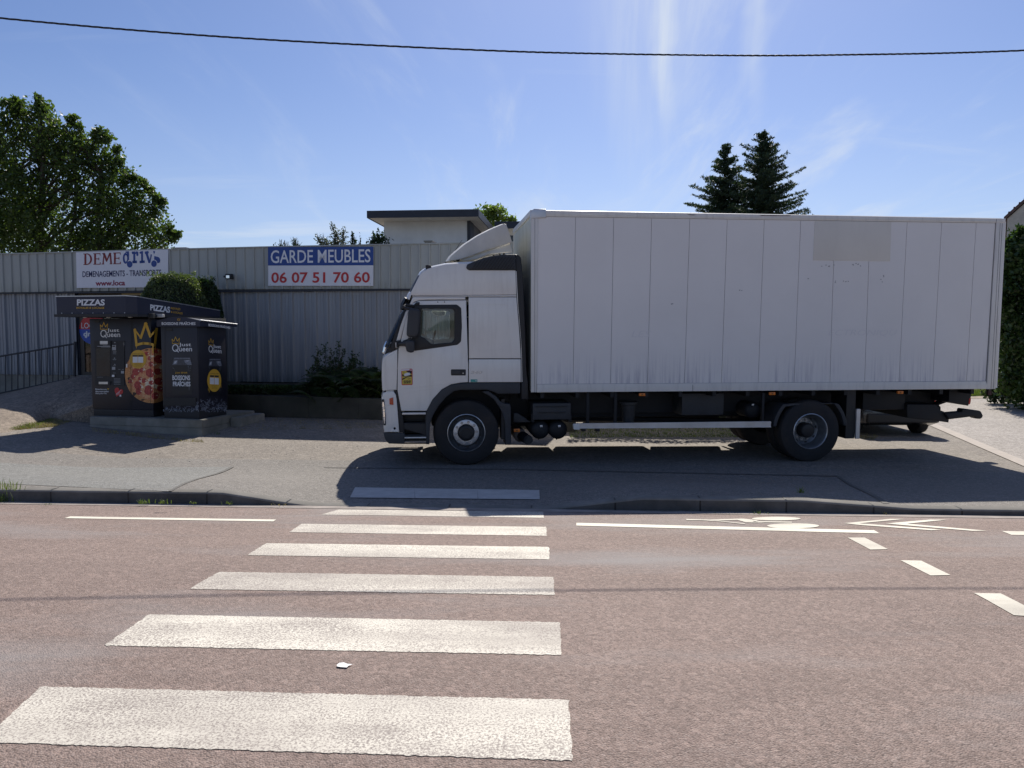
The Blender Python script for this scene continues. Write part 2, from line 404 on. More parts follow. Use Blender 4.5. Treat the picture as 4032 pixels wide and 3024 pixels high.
M['side_road'] = asphalt('side_road_asphalt', (.335, .30, .265), (.39, .35, .31), (.55, .50, .46), agg=45, streak=.08, stone_amt=.6)
M['mound'] = asphalt('sloping_forecourt', (.24, .19, .145), (.34, .275, .215), (.45, .38, .30), agg=40, streak=.45, stone_amt=.4, rot=.3)
M['earth'] = simple('earth', (.075, .062, .045), .95, var=.45, vscale=5, bmp=.6, dirt=(.05, .07, .03), dirt_amt=.7)
M['field'] = simple('field', (.09, .10, .06), .95, var=.4, vscale=.4)
M['mark'] = paint_mark('worn_zebra_paint', (.74, .69, .58), (.24, .20, .175), .46)
M['mark2'] = paint_mark('fresh_line_paint', (.76, .71, .58), (.2, .17, .15), 1.1)
M['tactile'] = simple('tactile_slab', (.50, .475, .44), .8, var=.12, vscale=8, bmp=.3)
M['tar'] = simple('tar', (.12, .112, .10), .8, var=.2)
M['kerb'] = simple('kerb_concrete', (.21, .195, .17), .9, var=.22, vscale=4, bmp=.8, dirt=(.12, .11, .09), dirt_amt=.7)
M['kerbface'] = simple('shaded_grimy_kerb_face', (.105, .098, .088), .95, var=.3, vscale=4, bmp=.8, dirt=(.04, .04, .035), dirt_amt=.8)  # darker than the kerb top: shade on the face painted in, plus grime
M['strip'] = simple('edge_strip_concrete', (.42, .37, .32), .9, var=.12, vscale=5, bmp=.5)
M['concrete'] = simple('concrete', (.265, .25, .215), .9, var=.25, vscale=3, bmp=.7, dirt=(.10, .10, .07), dirt_amt=.75)
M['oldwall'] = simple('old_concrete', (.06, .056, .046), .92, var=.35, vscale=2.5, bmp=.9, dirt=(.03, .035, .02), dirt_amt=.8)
M['render'] = simple('white_render', (.80, .80, .78), .9, var=.05, vscale=2, bmp=.6, dirt=(.42, .42, .40), dirt_amt=.35)
M['soffit'] = simple('cream_soffit', (.74, .71, .62), .7, var=.06)
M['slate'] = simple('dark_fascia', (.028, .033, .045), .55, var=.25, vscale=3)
M['black'] = simple('black_plastic', (.012, .0125, .014), .5, var=.25, vscale=9)
M['charcoal'] = simple('charcoal_plastic', (.030, .033, .038), .55, var=.2, vscale=7, bmp=.2, dirt=(.06, .06, .06), dirt_amt=.35)
M['chassis'] = simple('chassis_steel', (.012, .013, .016), .6, .2, var=.4, vscale=5)
M['rubber'] = simple('tyre_rubber', (.016, .016, .017), .8, var=.3, vscale=5, bmp=.4, dirt=(.07, .05, .038), dirt_amt=.55)
M['steel'] = simple('steel', (.50, .50, .50), .38, .85, var=.15, vscale=12)
M['alu'] = simple('aluminium', (.62, .62, .62), .40, .7, var=.08, vscale=5, dirt=(.3, .29, .27), dirt_amt=.4)
M['whiteplastic'] = simple('cream_deflector', (.62, .60, .54), .45, var=.06, vscale=3, dirt=(.30, .28, .22), dirt_amt=.55)
M['orange'] = simple('orange_lens', (.75, .20, .02), .3, var=.1)
M['red'] = simple('red_lens', (.55, .03, .02), .25, var=.1)
M['lens'] = simple('headlamp_glass', (.65, .66, .66), .15, .5, var=.3, vscale=30)
M['chrome'] = simple('chrome', (.8, .8, .8), .12, 1., var=.05)
M['glass'] = glassmat('window_glass', (.82, .86, .84))
M['windscreen'] = glassmat('windscreen_glass', (.35, .42, .42))
M['signwhite'] = simple('sign_white', (.74, .74, .77), .45, var=.03)
M['signblue'] = simple('sign_blue', (.012, .055, .26), .4, var=.05)
M['signred'] = simple('sign_red', (.50, .018, .022), .4, var=.06)
M['darkred'] = simple('sign_dark_red', (.22, .015, .018), .45, var=.06)
M['wine'] = simple('sign_wine', (.26, .012, .05), .45, var=.06)
M['navy'] = simple('sign_navy', (.010, .014, .085), .45, var=.06)
M['blue2'] = simple('sign_royal_blue', (.018, .06, .26), .45, var=.06)
M['skyblue'] = simple('disc_blue', (.03, .09, .40), .45, var=.06)
M['kiosk'] = simple('kiosk_dark_panel', (.012, .012, .021), .42, var=.12, vscale=2)
M['kiosk2'] = simple('kiosk_dark_canopy', (.014, .017, .038), .5, var=.10, vscale=2)
M['kioskbase'] = simple('kiosk_base', (.022, .022, .024), .6, var=.2)
M['gold'] = simple('gold_print', (.62, .36, .035), .5, var=.06)
M['white'] = simple('white_print', (.72, .73, .74), .5, var=.03)
M['greyprint'] = simple('grey_print', (.34, .35, .36), .5, var=.05)
M['ink'] = simple('ink', (.02, .02, .02), .6, var=.05)
M['screen'] = simple('dark_screen', (.012, .014, .016), .18, var=.1)
M['cable'] = simple('cable_black', (.012, .012, .014), .6, var=.2)
M['rail'] = simple('dark_railing', (.035, .037, .042), .6, var=.2)
M['bark'] = simple('bark', (.075, .060, .045), .95, var=.35, vscale=8, bmp=.8)
M['leaf_tree'] = leafmat('broad_leaves', (.058, .095, .026), (.11, .145, .040), .45, cl=.7)
M['leaf_pale'] = leafmat('pale_leaves', (.10, .15, .035), (.16, .21, .05), .45)
M['leaf_fir'] = leafmat('fir_needles', (.028, .052, .024), (.05, .078, .032), .18, .6)
M['leaf_clip'] = leafmat('clipped_leaves', (.075, .105, .035), (.17, .20, .09), .35, .3)
M['leaf_dark'] = leafmat('dark_leaves', (.022, .045, .016), (.045, .08, .024), .3)
M['leaf_laurel'] = leafmat('laurel_leaves', (.030, .062, .018), (.085, .13, .035), .3, .3)
M['leaf_spruce'] = leafmat('grey_green_needles', (.07, .085, .055), (.13, .14, .09), .25)
M['grass'] = leafmat('grass_blades', (.085, .14, .025), (.20, .23, .06), .3, .6)
M['straw'] = leafmat('dry_grass', (.26, .21, .11), (.34, .28, .15), .2, .8)
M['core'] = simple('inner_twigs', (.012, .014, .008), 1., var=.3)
M['blob'] = simple('white_blob', (.82, .82, .80), .8, var=.05, vscale=30)
M['seat'] = simple('seat_fabric', (.05, .05, .06), .9, var=.2)
M['headlining'] = simple('headlining', (.55, .53, .48), .9, var=.05)
M['car'] = simple('dark_car_paint', (.022, .024, .03), .22, .3, var=.1, coat=.6)
M['pizza_crust'] = simple('printed_crust', (.34, .15, .05), .5, var=.5, vscale=14, dirt=(.12, .04, .02), dirt_amt=.7)
M['brick'] = simple('chimney_brick', (.20, .11, .08), .9, var=.3, vscale=12)
# ============================================================ SETTING: ground, road, kerb, pavement
def sheet(name, us, vs, dz, mat, zf=None, uvf=xy):
    P = []; F = []
    for v in vs:
        for u in us:
            x, y = uvf(u, v); P.append((x, y, (zf or gz)(x, y)+dz))
    n = len(us)
    for j in range(len(vs)-1):
        for i in range(n-1): F.append((j*n+i, j*n+i+1, (j+1)*n+i+1, (j+1)*n+i))
    o = mk(name, P, F, mat, smooth=60); o['kind'] = 'structure'; return o
lin = lambda a, b, n: [a+(b-a)*i/(n-1) for i in range(n)]
ground = mk('ground', [(-900,-300,-1.6),(900,-300,-1.6),(900,1600,-1.6),(-900,1600,-1.6)], [(0,1,2,3)], M['field']); ground['kind'] = 'structure'
us_f = lin(-60,-14,12)+lin(-13,13,105)+lin(14,60,12)
road = sheet('road', us_f, [-40,-20,-6,0,2,3]+lin(3.5,8.7,30)+[8.81], 0, M['road'], lambda x, y: float(np.interp(uv(x,y)[1], VR, ZR)))
# kerb: top, face and back as one run of stones
def kerb_run():
    P = []; F = []; us = lin(-60,-6,20)+lin(-5.9,7,160)+lin(7.2,60,20)
    for u in us:
        x, y = xy(u, 8.81); zt = .05+.145*kfac(x)
        zr = .045-.02
        for dv, z in ((0, zr-.1), (0, zt-.022), (.006, zt-.008), (.022, zt), (.16, zt+.003), (.16, zr-.1)):
            a, b = xy(u, 8.81+dv); P.append((a, b, z))
    for i in range(len(us)-1):
        for k in range(5): F.append((i*6+k, (i+1)*6+k, (i+1)*6+k+1, i*6+k+1))
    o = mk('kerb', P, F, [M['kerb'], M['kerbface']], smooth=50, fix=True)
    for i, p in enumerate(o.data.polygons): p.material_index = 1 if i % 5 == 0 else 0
    return o
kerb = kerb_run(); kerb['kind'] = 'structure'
# joints between kerb stones
mbj = MB(); u = -6.2
while u < 8:
    x, y = xy(u, 8.81); zt = .05+.145*kfac(x)
    a = [Vector((*xy(u+du, 8.81-.002), z)) for du in (0, .018) for z in (.046, zt-.02)]
    mbj.add([a[0], a[2], a[3], a[1]], [(0,1,2,3)])
    b = [Vector((*xy(u+du, 8.81+dv), zt+.005)) for du in (0, .016) for dv in (.02, .158)]
    mbj.add([b[0], b[2], b[3], b[1]], [(0,1,2,3)]); u += .98
mbj.build('kerb_joints', M['black'], kerb)
gut = sheet('gutter', us_f, [8.60, 8.81], .004, simple('gutter_dust', (.30,.26,.23), .9, var=.3, vscale=5, bmp=.5), lambda x, y: float(np.interp(uv(x,y)[1], VR, ZR)))
pav = sheet('pavement', us_f, lin(8.97, 12.3, 26), 0, M['pavement'])
lot = sheet('forecourt', us_f, lin(12.3, 20, 40)+lin(21, 60, 12), 0, M['lot'])
# patches as thin sheets on top, following the ground
def drape(name, pxs, mat, dz=.004, parent=None, n=14, m=6, kind='structure', rag=0.):
    """a quad given by four photo points (tl, tr, br, bl) laid on the ground"""
    q = [G(*p) for p in pxs]; P = []; F = []
    for j in range(m+1):
        for i in range(n+1):
            s, t = i/n, j/m; p = (q[3]*(1-s)+q[2]*s)*(1-t)+(q[0]*(1-s)+q[1]*s)*t
            if rag and (i in (0, n) or j in (0, m)): p = p+Vector((random.uniform(-rag, rag), random.uniform(-rag, rag), 0))
            P.append((p.x, p.y, gz(p.x, p.y)+dz))
    for j in range(m):
        for i in range(n): F.append((j*(n+1)+i, j*(n+1)+i+1, (j+1)*(n+1)+i+1, (j+1)*(n+1)+i))
    o = mk(name, P, F, mat, parent)
    if parent is None: o['kind'] = kind
    return o
S = 4032/2212
def D(*p): return [(a*S, b*S) for a, b in p]
drape('pale_pavement', D((-260,988),(500,1009),(366,1062),(-260,1056)), M['pavement_pale'], .004)
for pts in [D((499,1008),(506,1009),(371,1062),(363,1062)), D((700,1010),(1000,1013),(1000,1014.2),(700,1011)), D((1000,1013),(1810,1028),(1810,1030),(1000,1014.2)), D((1806,1028),(1814,1029),(1922,1089),(1908,1089))]:
    drape('tar_seam', pts, M['tar'], .008, pav)
# pale tactile strip of three slabs on the pavement
for (a, b) in ((756, 893), (897, 1029), (1033, 1163)):
    f = lambda x: (x-756)/(1163-756)
    tl = 767 if a == 756 else a-4
    drape('tactile_slab', D((tl+ (0 if a==756 else 2), 1054+6*f(a)), (b+2, 1054+6*f(b)), (b+3, 1076+4*f(b)), (a, 1076+4*f(a))), M['tactile'], .009, pav)
# painted markings on the road
bars = [((732,1101),(1174,1106),(1175,1119),(694,1112)), ((651,1132),(1180,1138.5),(1181,1158),(625,1150)), ((575,1174),(1186,1182),(1187,1209),(534,1200)),
        ((474,1236),(1196,1247),(1198,1286),(409,1273)), ((322,1328),(1209,1345),(1214,1416),(224,1395)), ((88,1484),(1228,1513),(1237,1644),(-40,1604))]
for b in bars: drape('crosswalk_stripe', D(*b), M['mark'], .003, road, 150, 16, rag=.005)
drape('lane_line', D((152,1116),(597,1123),(590,1127),(139,1120)), M['mark2'], .004, road, 20, 2)
drape('lane_line', D((1245,1130),(1885,1146),(1899,1153),(1245,1136)), M['mark2'], .004, road, 20, 2)
drape('lane_line', D((1888,1146),(1900,1153),(1896,1153),(1884,1146)), M['mark2'], .0045, road, 2, 2)
drape('lane_line', D((2164,1148),(2330,1150),(2330,1158),(2185,1156)), M['mark2'], .004, road, 4, 2)
for q in (((1831,1162),(1868,1162),(1918,1187),(1880,1188)), ((1945,1211),(1990,1212),(2053,1243),(2010,1244)), ((2104,1282),(2162,1283),(2262,1335),(2190,1330))):
    drape('lane_dash', D(*q), M['mark2'], .004, road, 6, 3)
def gpoly(polys, mat, parent, name, dz=.005):
    from mathutils.geometry import tessellate_polygon
    vs = []; fs = []
    for poly in polys:
        P = [G(*p) for p in poly]; n = len(vs)
        for t in tessellate_polygon([[Vector((p.x, p.y, 0)) for p in P]]): fs.append(tuple(n+i for i in t))
        vs += [Vector((p.x, p.y, p.z+dz)) for p in P]
    return mk(name, vs, fs, mat, parent)
bz = lambda x, y: (2600+.6474*x, 1980+.6474*y)
gpoly([[bz(*p) for p in ell(705, 98, 148, 11)], [bz(*p) for p in ell(808, 142, 158, 15)],
       [bz(*p) for p in ((155,100),(300,104),(500,98),(600,108),(560,118),(640,124),(520,121),(470,106),(310,112),(250,108),(160,108))],
       [bz(*p) for p in ((360,112),(520,127),(510,132),(330,112))], [bz(*p) for p in ((560,112),(800,118),(800,123),(600,120))]], M['mark2'], road, 'bicycle_symbol')
gpoly([[bz(*p) for p in ((1115,126),(1400,100),(1485,101),(1210,127),(1710,165),(1650,169),(1210,137))]], M['mark2'], road, 'chevron_marking')
gpoly([[bz(*p) for p in ((1370,128),(1640,104),(1745,105),(1500,129),(1985,172),(1900,173),(1480,138))]], M['mark2'], road, 'chevron_marking')
blobp = [(727,1440),(733,1435),(743,1434),(750,1437),(762,1438),(753,1441),(749,1445),(736,1444),(729,1443)]
tag(gpoly([D(*blobp)], M['blob'], None, 'chewed_paint_spot', .008), 'small white splash on the road between the two nearest zebra bars', 'road stain')
# side road on the right and its pale edging
sidep = [G(*p) for p in D((1860,860),(1985,905),(2212,1002),(2700,1215))]
P = []; F = []
e = [xy for xy in [(p.x, p.y) for p in sidep]]
dirx = Vector((e[2][0]-e[1][0], e[2][1]-e[1][1], 0)).normalized(); nor = Vector((-dirx.y, dirx.x, 0))
if nor.x < 0: nor = -nor
p0 = Vector((e[1][0], e[1][1], 0)) - dirx*28; Ld = 36.0
def strip(name, a, b, dz, mat, par=None):
    P = []; F = []; n = 60
    for i in range(n+1):
        c = p0+dirx*(Ld*i/n)
        for k in range(9):
            q = c+nor*(a+(b-a)*k/8); 
            if uv(q.x, q.y)[1] < 8.98:
                # stop at the kerb
                t = (8.98-uv(q.x, q.y)[1]); q = q + Vector((sin(RA), cos(RA), 0))*t
            P.append((q.x, q.y, gz(q.x, q.y)+dz))
    for i in range(n):
        for k in range(8): F.append((i*9+k, i*9+k+1, (i+1)*9+k+1, (i+1)*9+k))
    o = mk(name, P, F, mat, par)
    if par is None: o['kind'] = 'structure'
    return o
side_road = strip('side_road', .12, 9.0, .006, M['side_road'])
strip('side_road_edging', -.12, .12, .012, M['strip'])
# dusty verge at the far end of the side road
def dverge(name, pxs, mat, dz): return drape(name, pxs, mat, dz)
dverge('verge', [(3760,1532),(4200,1526),(4200,1560),(3790,1572)], simple('verge_soil', (.30,.25,.19), .95, var=.35, vscale=6, bmp=.6), .014)

# sloping forecourt mound rising to the entrance
back = [at_depth(-900,1690,19.6), at_depth(-400,1628,19.3), at_depth(0,1552,18.9), at_depth(300,1480,18.9), at_depth(470,1479,19.0), at_depth(900,1490,19.0)]
midr = [at_depth(-900,1700,17.2), at_depth(-400,1640,16.9), at_depth(0,1582,16.95), at_depth(210,1584,16.9), at_depth(380,1580,16.9), at_depth(640,1555,17.3)]
front = [G(-900,1740), G(-400,1722), G(30,1703), at_depth(190,1652,16.5), at_depth(365,1594,16.45), at_depth(640,1560,17.0)]
front2 = [Vector((p.x, p.y, gz(p.x, p.y)-.05)) for p in front]
P = []; F = []; m = 12; SUB = 6
bk = []; fr = []; fr2 = []; md = []
for i in range(5):
    for k in range(SUB + (1 if i == 4 else 0)):
        t = k/SUB; bk.append(back[i].lerp(back[i+1], t)); fr.append(front[i].lerp(front[i+1], t)); fr2.append(front2[i].lerp(front2[i+1], t)); md.append(midr[i].lerp(midr[i+1], t))
for i in range(len(bk)):
    for j in range(m+1):
        t = j/m; p = fr[i].lerp(md[i], t*2) if t < .5 else md[i].lerp(bk[i], t*2-1); p.z += .02*sin(9*p.x+3*t)*sin(pi*t)*.6; P.append(p)
    P.append(fr2[i])
K = m+2
for i in range(len(bk)-1):
    for j in range(m): F.append((i*K+j, (i+1)*K+j, (i+1)*K+j+1, i*K+j+1))
    F.append((i*K, i*K+m+1, (i+1)*K+m+1, (i+1)*K))
mound = mk('entrance_ramp', P, F, M['mound'], smooth=50); mound['kind'] = 'structure'

# ============================================================ WAREHOUSE
def clad_mat(name, col, dirtcol, hem=0):
    m, t, b, _ = node_mat(name); v = coord(t, 0, (3, 3, .35)); n = noise(t, v, 1.3, 8, .65); n2 = noise(t, coord(t), 30, 3)
    c = mixc(t, rng(t, n, .3, .7), tuple(x*.88 for x in col), tuple(x*1.1 for x in col)); c = mixc(t, rng(t, n, .55, .8, 0, .45), c, dirtcol)
    tcs = nn(t, 'ShaderNodeTexCoord'); sxs = nn(t, 'ShaderNodeSeparateXYZ'); t.links.new(tcs.outputs['Object'], sxs.inputs[0]); wn = nn(t, 'ShaderNodeTexWhiteNoise', noise_dimensions='1D'); t.links.new(mth(t, 'FLOOR', mth(t, 'MULTIPLY', sxs.outputs[0], .98)), wn.inputs['W']); c = mixc(t, rng(t, wn.outputs[0], 0, 1, 0, .24), c, tuple(x*.62 for x in col))
    if hem:
        tc2 = nn(t, 'ShaderNodeTexCoord'); s3 = nn(t, 'ShaderNodeSeparateXYZ'); t.links.new(tc2.outputs['Object'], s3.inputs[0])
        dr2 = noise(t, coord(t, 0, (14, 14, .8)), 1., 5, .7); hz = rng(t, s3.outputs[2], hem, hem+.42, 1, 0, True)
        c = mixc(t, mth(t, 'MULTIPLY', mth(t, 'MULTIPLY', rng(t, dr2, .40, .62), hz), .75), c, dirtcol)
        t.links.new(c, b.inputs['Base Color']); b.inputs['Roughness'].default_value = .45; b.inputs['Metallic'].default_value = .15
    bump(t, b, n2, .08, .002); return m
M['clad_hi'] = clad_mat('fascia_sheet', (.39, .40, .375), (.16, .165, .13), 3.10)
M['clad_lo'] = clad_mat('wall_sheet', (.30, .312, .332), (.13, .14, .12), .8)
wp = at_depth(1003, 1309, 19.5); WA = radians(8.1)
WP = Plane((wp.x, wp.y, 0), (cos(WA), -sin(WA), 0))
uof = lambda px, py=1300: WP.uw(px, py)[0]
U0, U1 = uof(0)-5.0, (1.5-wp.x)/cos(WA)
topc = [WP.uw(*p) for p in ((0,1003),(300,995),(665,984),(1095,974),(1750,961))]
botc = [WP.uw(*p) for p in ((0,1151),(926,1139),(1610,1136))]
cb = [WP.uw(*p, .1) for p in ((0,1474),(300,1477),(900,1502),(1500,1508))]
ip = lambda C, u: float(np.interp(u, [c[0] for c in C], [c[1] for c in C]))
ztop = lambda u: ip(topc, u); zbot = lambda u: ip(botc, u); zcb = lambda u: ip(cb, u)
wh = thing('warehouse', 'long grey storage warehouse clad in ribbed metal sheet with a paler fascia', 'building', WP.pt(0, 0, 0))
def corrug(u0, u1, pitch, prof, top, bot, off, name, mat, thick=.0):
    """profile: list of (fraction of pitch, depth towards the viewer)"""
    P = []; F = []; u = math.floor(u0/pitch)*pitch; L_ = []
    while u < u1:
        for f, d in prof:
            x = u+f*pitch
            if u0 <= x <= u1: L_.append((x, d))
        u += pitch
    if L_[0][0] > u0+1e-4: L_.insert(0, (u0, 0))
    if L_[-1][0] < u1-1e-4: L_.append((u1, 0))
    for x, d in L_:
        P.append(WP.pt(x, bot(x), off-d)); P.append(WP.pt(x, top(x), off-d))
    for i in range(len(L_)-1): F.append((2*i, 2*i+2, 2*i+3, 2*i+1))
    return mk(name, P, F, mat, wh)
corrug(U0, U1, .255, [(0,0),(.05,.038),(.15,.038),(.22,0)], ztop, zbot, 0, 'fascia', M['clad_hi'])
uL, uR = uof(288), uof(858)
lowprof = [(0,0),(.06,.055),(.16,.055),(.24,0),(.44,0),(.46,.012),(.50,.012),(.52,0),(.70,0),(.72,.012),(.76,.012),(.78,0)]
corrug(U0, uL, .315, lowprof, lambda u: zbot(u)+.1, zcb, .12, 'wall', M['clad_lo'])
corrug(uR, U1, .315, lowprof, lambda u: zbot(u)+.1, zcb, .12, 'wall', M['clad_lo'])
mb = MB()
def wbox(mb, u0, u1, o0, o1, z0, z1):
    z0f = z0 if callable(z0) else (lambda u: z0); z1f = z1 if callable(z1) else (lambda u: z1)
    mb.hexa([WP.pt(u0,z0f(u0),o0),WP.pt(u1,z0f(u1),o0),WP.pt(u1,z0f(u1),o1),WP.pt(u0,z0f(u0),o1),WP.pt(u0,z1f(u0),o0),WP.pt(u1,z1f(u1),o0),WP.pt(u1,z1f(u1),o1),WP.pt(u0,z1f(u0),o1)])
# dark gap under the fascia, coping, roof and the other walls
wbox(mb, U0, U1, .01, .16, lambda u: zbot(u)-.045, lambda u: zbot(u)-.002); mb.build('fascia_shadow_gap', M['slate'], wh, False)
mb = MB(); us = lin(U0, U1, 12)
for a, b in zip(us[:-1], us[1:]): wbox(mb, a, b, -.045, .05, lambda u: ztop(u)+.002, lambda u: ztop(u)+.03)
mb.build('coping', M['clad_hi'], wh, False)
mb = MB(); wbox(mb, U0, U1, .2, 5.2, lambda u: ztop(u)-.4, lambda u: ztop(u)-.28); mb.build('roof', M['slate'], wh, False)
mb = MB(); wbox(mb, U0, U1, 5.0, 5.2, -.1, lambda u: ztop(u)-.42); wbox(mb, U1-.15, U1-.02, .2, 4.98, -.1, lambda u: ztop(u)-.42); wbox(mb, U0+.02, U0+.15, .2, 4.98, -.1, lambda u: ztop(u)-.42)
wbox(mb, U0+.2, uL-.02, .2, .3, lambda u: zcb(u)+.0, lambda u: zbot(u)); wbox(mb, uR+.02, U1-.2, .2, .3, lambda u: zcb(u), lambda u: zbot(u))
mb.build('inner_wall', M['slate'], wh, False)
for a, b in ((U0, uL), (uR, U1)):
    mb = MB()
    for p, q in zip(lin(a, b, 8)[:-1], lin(a, b, 8)[1:]): wbox(mb, p, q, .15, .5, -.3, lambda u: zcb(u)-.004)
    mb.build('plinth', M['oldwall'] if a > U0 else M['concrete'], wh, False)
# recessed entrance
FZ = WP.uw(300, 1478, .1)[1]
mb = MB(); wbox(mb, uL, uR, .95, 1.05, FZ, lambda u: zbot(u)-.05); wbox(mb, uL-.02, uL+.03, .17, .95, FZ, lambda u: zbot(u)-.05); wbox(mb, uR-.03, uR+.02, .17, .95, FZ, lambda u: zbot(u)-.05)
mb.build('entrance_recess', M['slate'], wh, False)
mb = MB(); wbox(mb, uR-.06, uR+.0, .06, .12, FZ, lambda u: zbot(u)-.05); mb.build('corner_trim', M['alu'], wh, False)
mb = MB(); wbox(mb, uL, uR, .2, .94, lambda u: zbot(u)-.10, lambda u: zbot(u)-.06); mb.build('entrance_ceiling', simple('ceiling_boards', (.45,.36,.20), .7, vscale=4), wh, False)
mb = MB(); wbox(mb, uL-.6, uR+.5, .14, 1.1, FZ-.25, FZ); mb.build('entrance_floor', M['concrete'], wh, False)
dr = thing('entrance_door', 'narrow glazed entrance door in a dark frame behind the pizza kiosk, round sticker on its glass', 'door', WP.pt(uL+.5, FZ, .3))
mb = MB()
dx0, dx1 = uL+.02, uL+1.3
for a, b, c, d in ((dx0, dx0+.13, FZ, 3.2), (dx1-.1, dx1, FZ, 3.2), (dx0+.13, dx1-.1, FZ, FZ+.09), (dx0+.13, dx1-.1, 3.1, 3.2)): wbox(mb, a, b, .20, .26, c, d)
mb.build('frame', simple('door_frame_brown', (.07,.06,.05), .5), dr, False)
mb = MB(); wbox(mb, dx0+.13, dx1-.1, .225, .235, FZ+.09, 3.1); mb.build('pane', glassmat('door_glass', (.5,.5,.42), .05), dr, False)
mb = MB(); wbox(mb, dx0+.3, dx0+.62, .45, .75, FZ+.0, FZ+1.1); wbox(mb, dx0+.75, dx1-.15, .5, .8, FZ, FZ+.85); mb.build('display_rack', simple('tan_shelf', (.35,.26,.13), .6), dr, False)
DP = Plane(WP.pt(0,0,.20), WP.u)
z5 = lambda x, y: (.3315*x, 1250+.3315*y)
poly_px(DP, [[z5(*p) for p in ell(1105,140,165,178,24,180,360)]], M['signred'], dr, -.004, 'round_sticker')
poly_px(DP, [[z5(*p) for p in ell(1105,140,165,178,24,0,180)]], M['skyblue'], dr, -.004, 'round_sticker')
text_px(DP, 'LOC', *z5(966,62), *z5(1106,130), M['white'], dr, -.010, .0)
text_px(DP, 'dr1', *z5(990,163), *z5(1110,225), M['white'], dr, -.010, .04)
poly_px(DP, [[z5(*p) for p in ell(1022,228,14,16)]], M['white'], dr, -.011)
# chimney stubs and vent on the roof
def on_roof(name, label, cat, x0, x1, y0, y1, off, mat, cap=None):
    a = WP.uw(x0, y1, off); b = WP.uw(x1, y0, off); t = thing(name, label, cat, WP.pt(a[0], a[1], off))
    m_ = MB(); wbox(m_, a[0], b[0], off, off+.3, a[1]-.5, b[1]-.03); m_.build('stack', mat, t, False)
    m_ = MB(); wbox(m_, a[0]-.02, b[0]+.02, off-.02, off+.32, b[1]-.03, b[1]); m_.build('cap', cap or mat, t, False); return t
on_roof('chimney', 'short brown brick chimney stub above the fascia left of the blue sign', 'chimney', 694, 731, 974, 990, 1.2, M['brick'])
on_roof('roof_vent', 'wide pale concrete roof vent above the fascia below the white house', 'roof vent', 1672, 1700, 947, 970, 1.2, M['concrete'])
on_roof('roof_vent', 'small pale vent beside the wider roof vent on the warehouse', 'roof vent', 1702, 1712, 953, 970, 1.2, M['strip'])
# floodlight on the fascia
z2 = lambda x, y: (200+.4823*x, 950+.4823*y)
fl = thing('floodlight', 'small black floodlight with a bright reflector fixed to the grey fascia', 'floodlight', WP.hit(*z2(1460,285), -.1))
c = WP.hit(*z2(1458,288), -.16)
def obox(pl, c, du, dn, dz, mb, b=0.006):
    m_ = MB(); m_.box(-du/2, du/2, -dn/2, dn/2, -dz/2, dz/2, b)
    mb.add([c+pl.u*v.x+pl.n*v.y+pl.up*v.z for v in m_.v], m_.f); return mb
obox(WP, c, .16, .12, .13, MB()).build('housing', M['black'], fl, False, 40)
obox(WP, c-WP.n*.064-WP.up*.01-WP.u*.01, .09, .012, .08, MB()).build('reflector', M['chrome'], fl, False)
MB().tube([c+WP.n*.05, c+WP.n*.16-WP.up*.02], .02).build('bracket', M['black'], fl, False)
obox(WP, c-WP.u*.12, .05, .06, .05, MB()).build('sensor', M['black'], fl, False)

# ============================================================ SIGNS
def panel(pl, px4, off0, off1, name, mat, parent):
    a = [pl.hit(*p, off0) for p in px4]; b = [p+pl.n*(off1-off0) for p in a]
    return MB().hexa([a[3], a[2], b[2], b[3], a[0], a[1], b[1], b[0]]).build(name, mat, parent, False)
s1 = thing('storage_sign', 'blue and white rectangular sign reading GARDE MEUBLES and a red phone number', 'sign', WP.hit(1262, 1128, -.05))
panel(WP, [(1056,973),(1470,971),(1469.5,1125.5),(1056,1125)], -.055, -.035, 'board', M['signwhite'], s1)
z4 = lambda x, y: (900+.5425*x, 750+.5425*y)
poly_px(WP, [[z4(286,410),z4(1051,408),z4(1051,543),z4(286,545)]], M['signblue'], s1, -.058, 'blue_field')
text_px(WP, 'GARDE MEUBLES', *z4(306,434), *z4(1030,528), M['signwhite'], s1, -.061, .010, yr=(z4(0,425)[1], z4(0,522)[1]))
text_px(WP, '06 07 51 70 60', *z4(310,593), *z4(1025,672), M['signred'], s1, -.061, .020, yr=(z4(0,590)[1], z4(0,670)[1]))
for x, y in ((302,682),(467,680),(658,679),(865,679),(1028,678)):
    c_ = WP.hit(*z4(x,y), -.060); MB().lathe([(.012,0),(.010,-.006)], (0,0,0), 'y', 10).build('screw', M['steel'], s1, True).location = Vector(c_)-s1.location
s2 = thing('removals_sign', 'white rectangular sign with dark red and blue lettering partly hidden by the clipped bush', 'sign', WP.hit(480, 1134, -.05))
z8 = lambda x, y: (280+.18987*x, 960+.18987*y)
panel(WP, [z8(100,178), z8(2012,120), z8(2012,900), z8(115,915)], -.055, -.035, 'board', M['signwhite'], s2)
NV = []
def gpx(x, y): return z8(x, y)
def bars_(lst): return [[gpx(*p) for p in q] for q in lst]
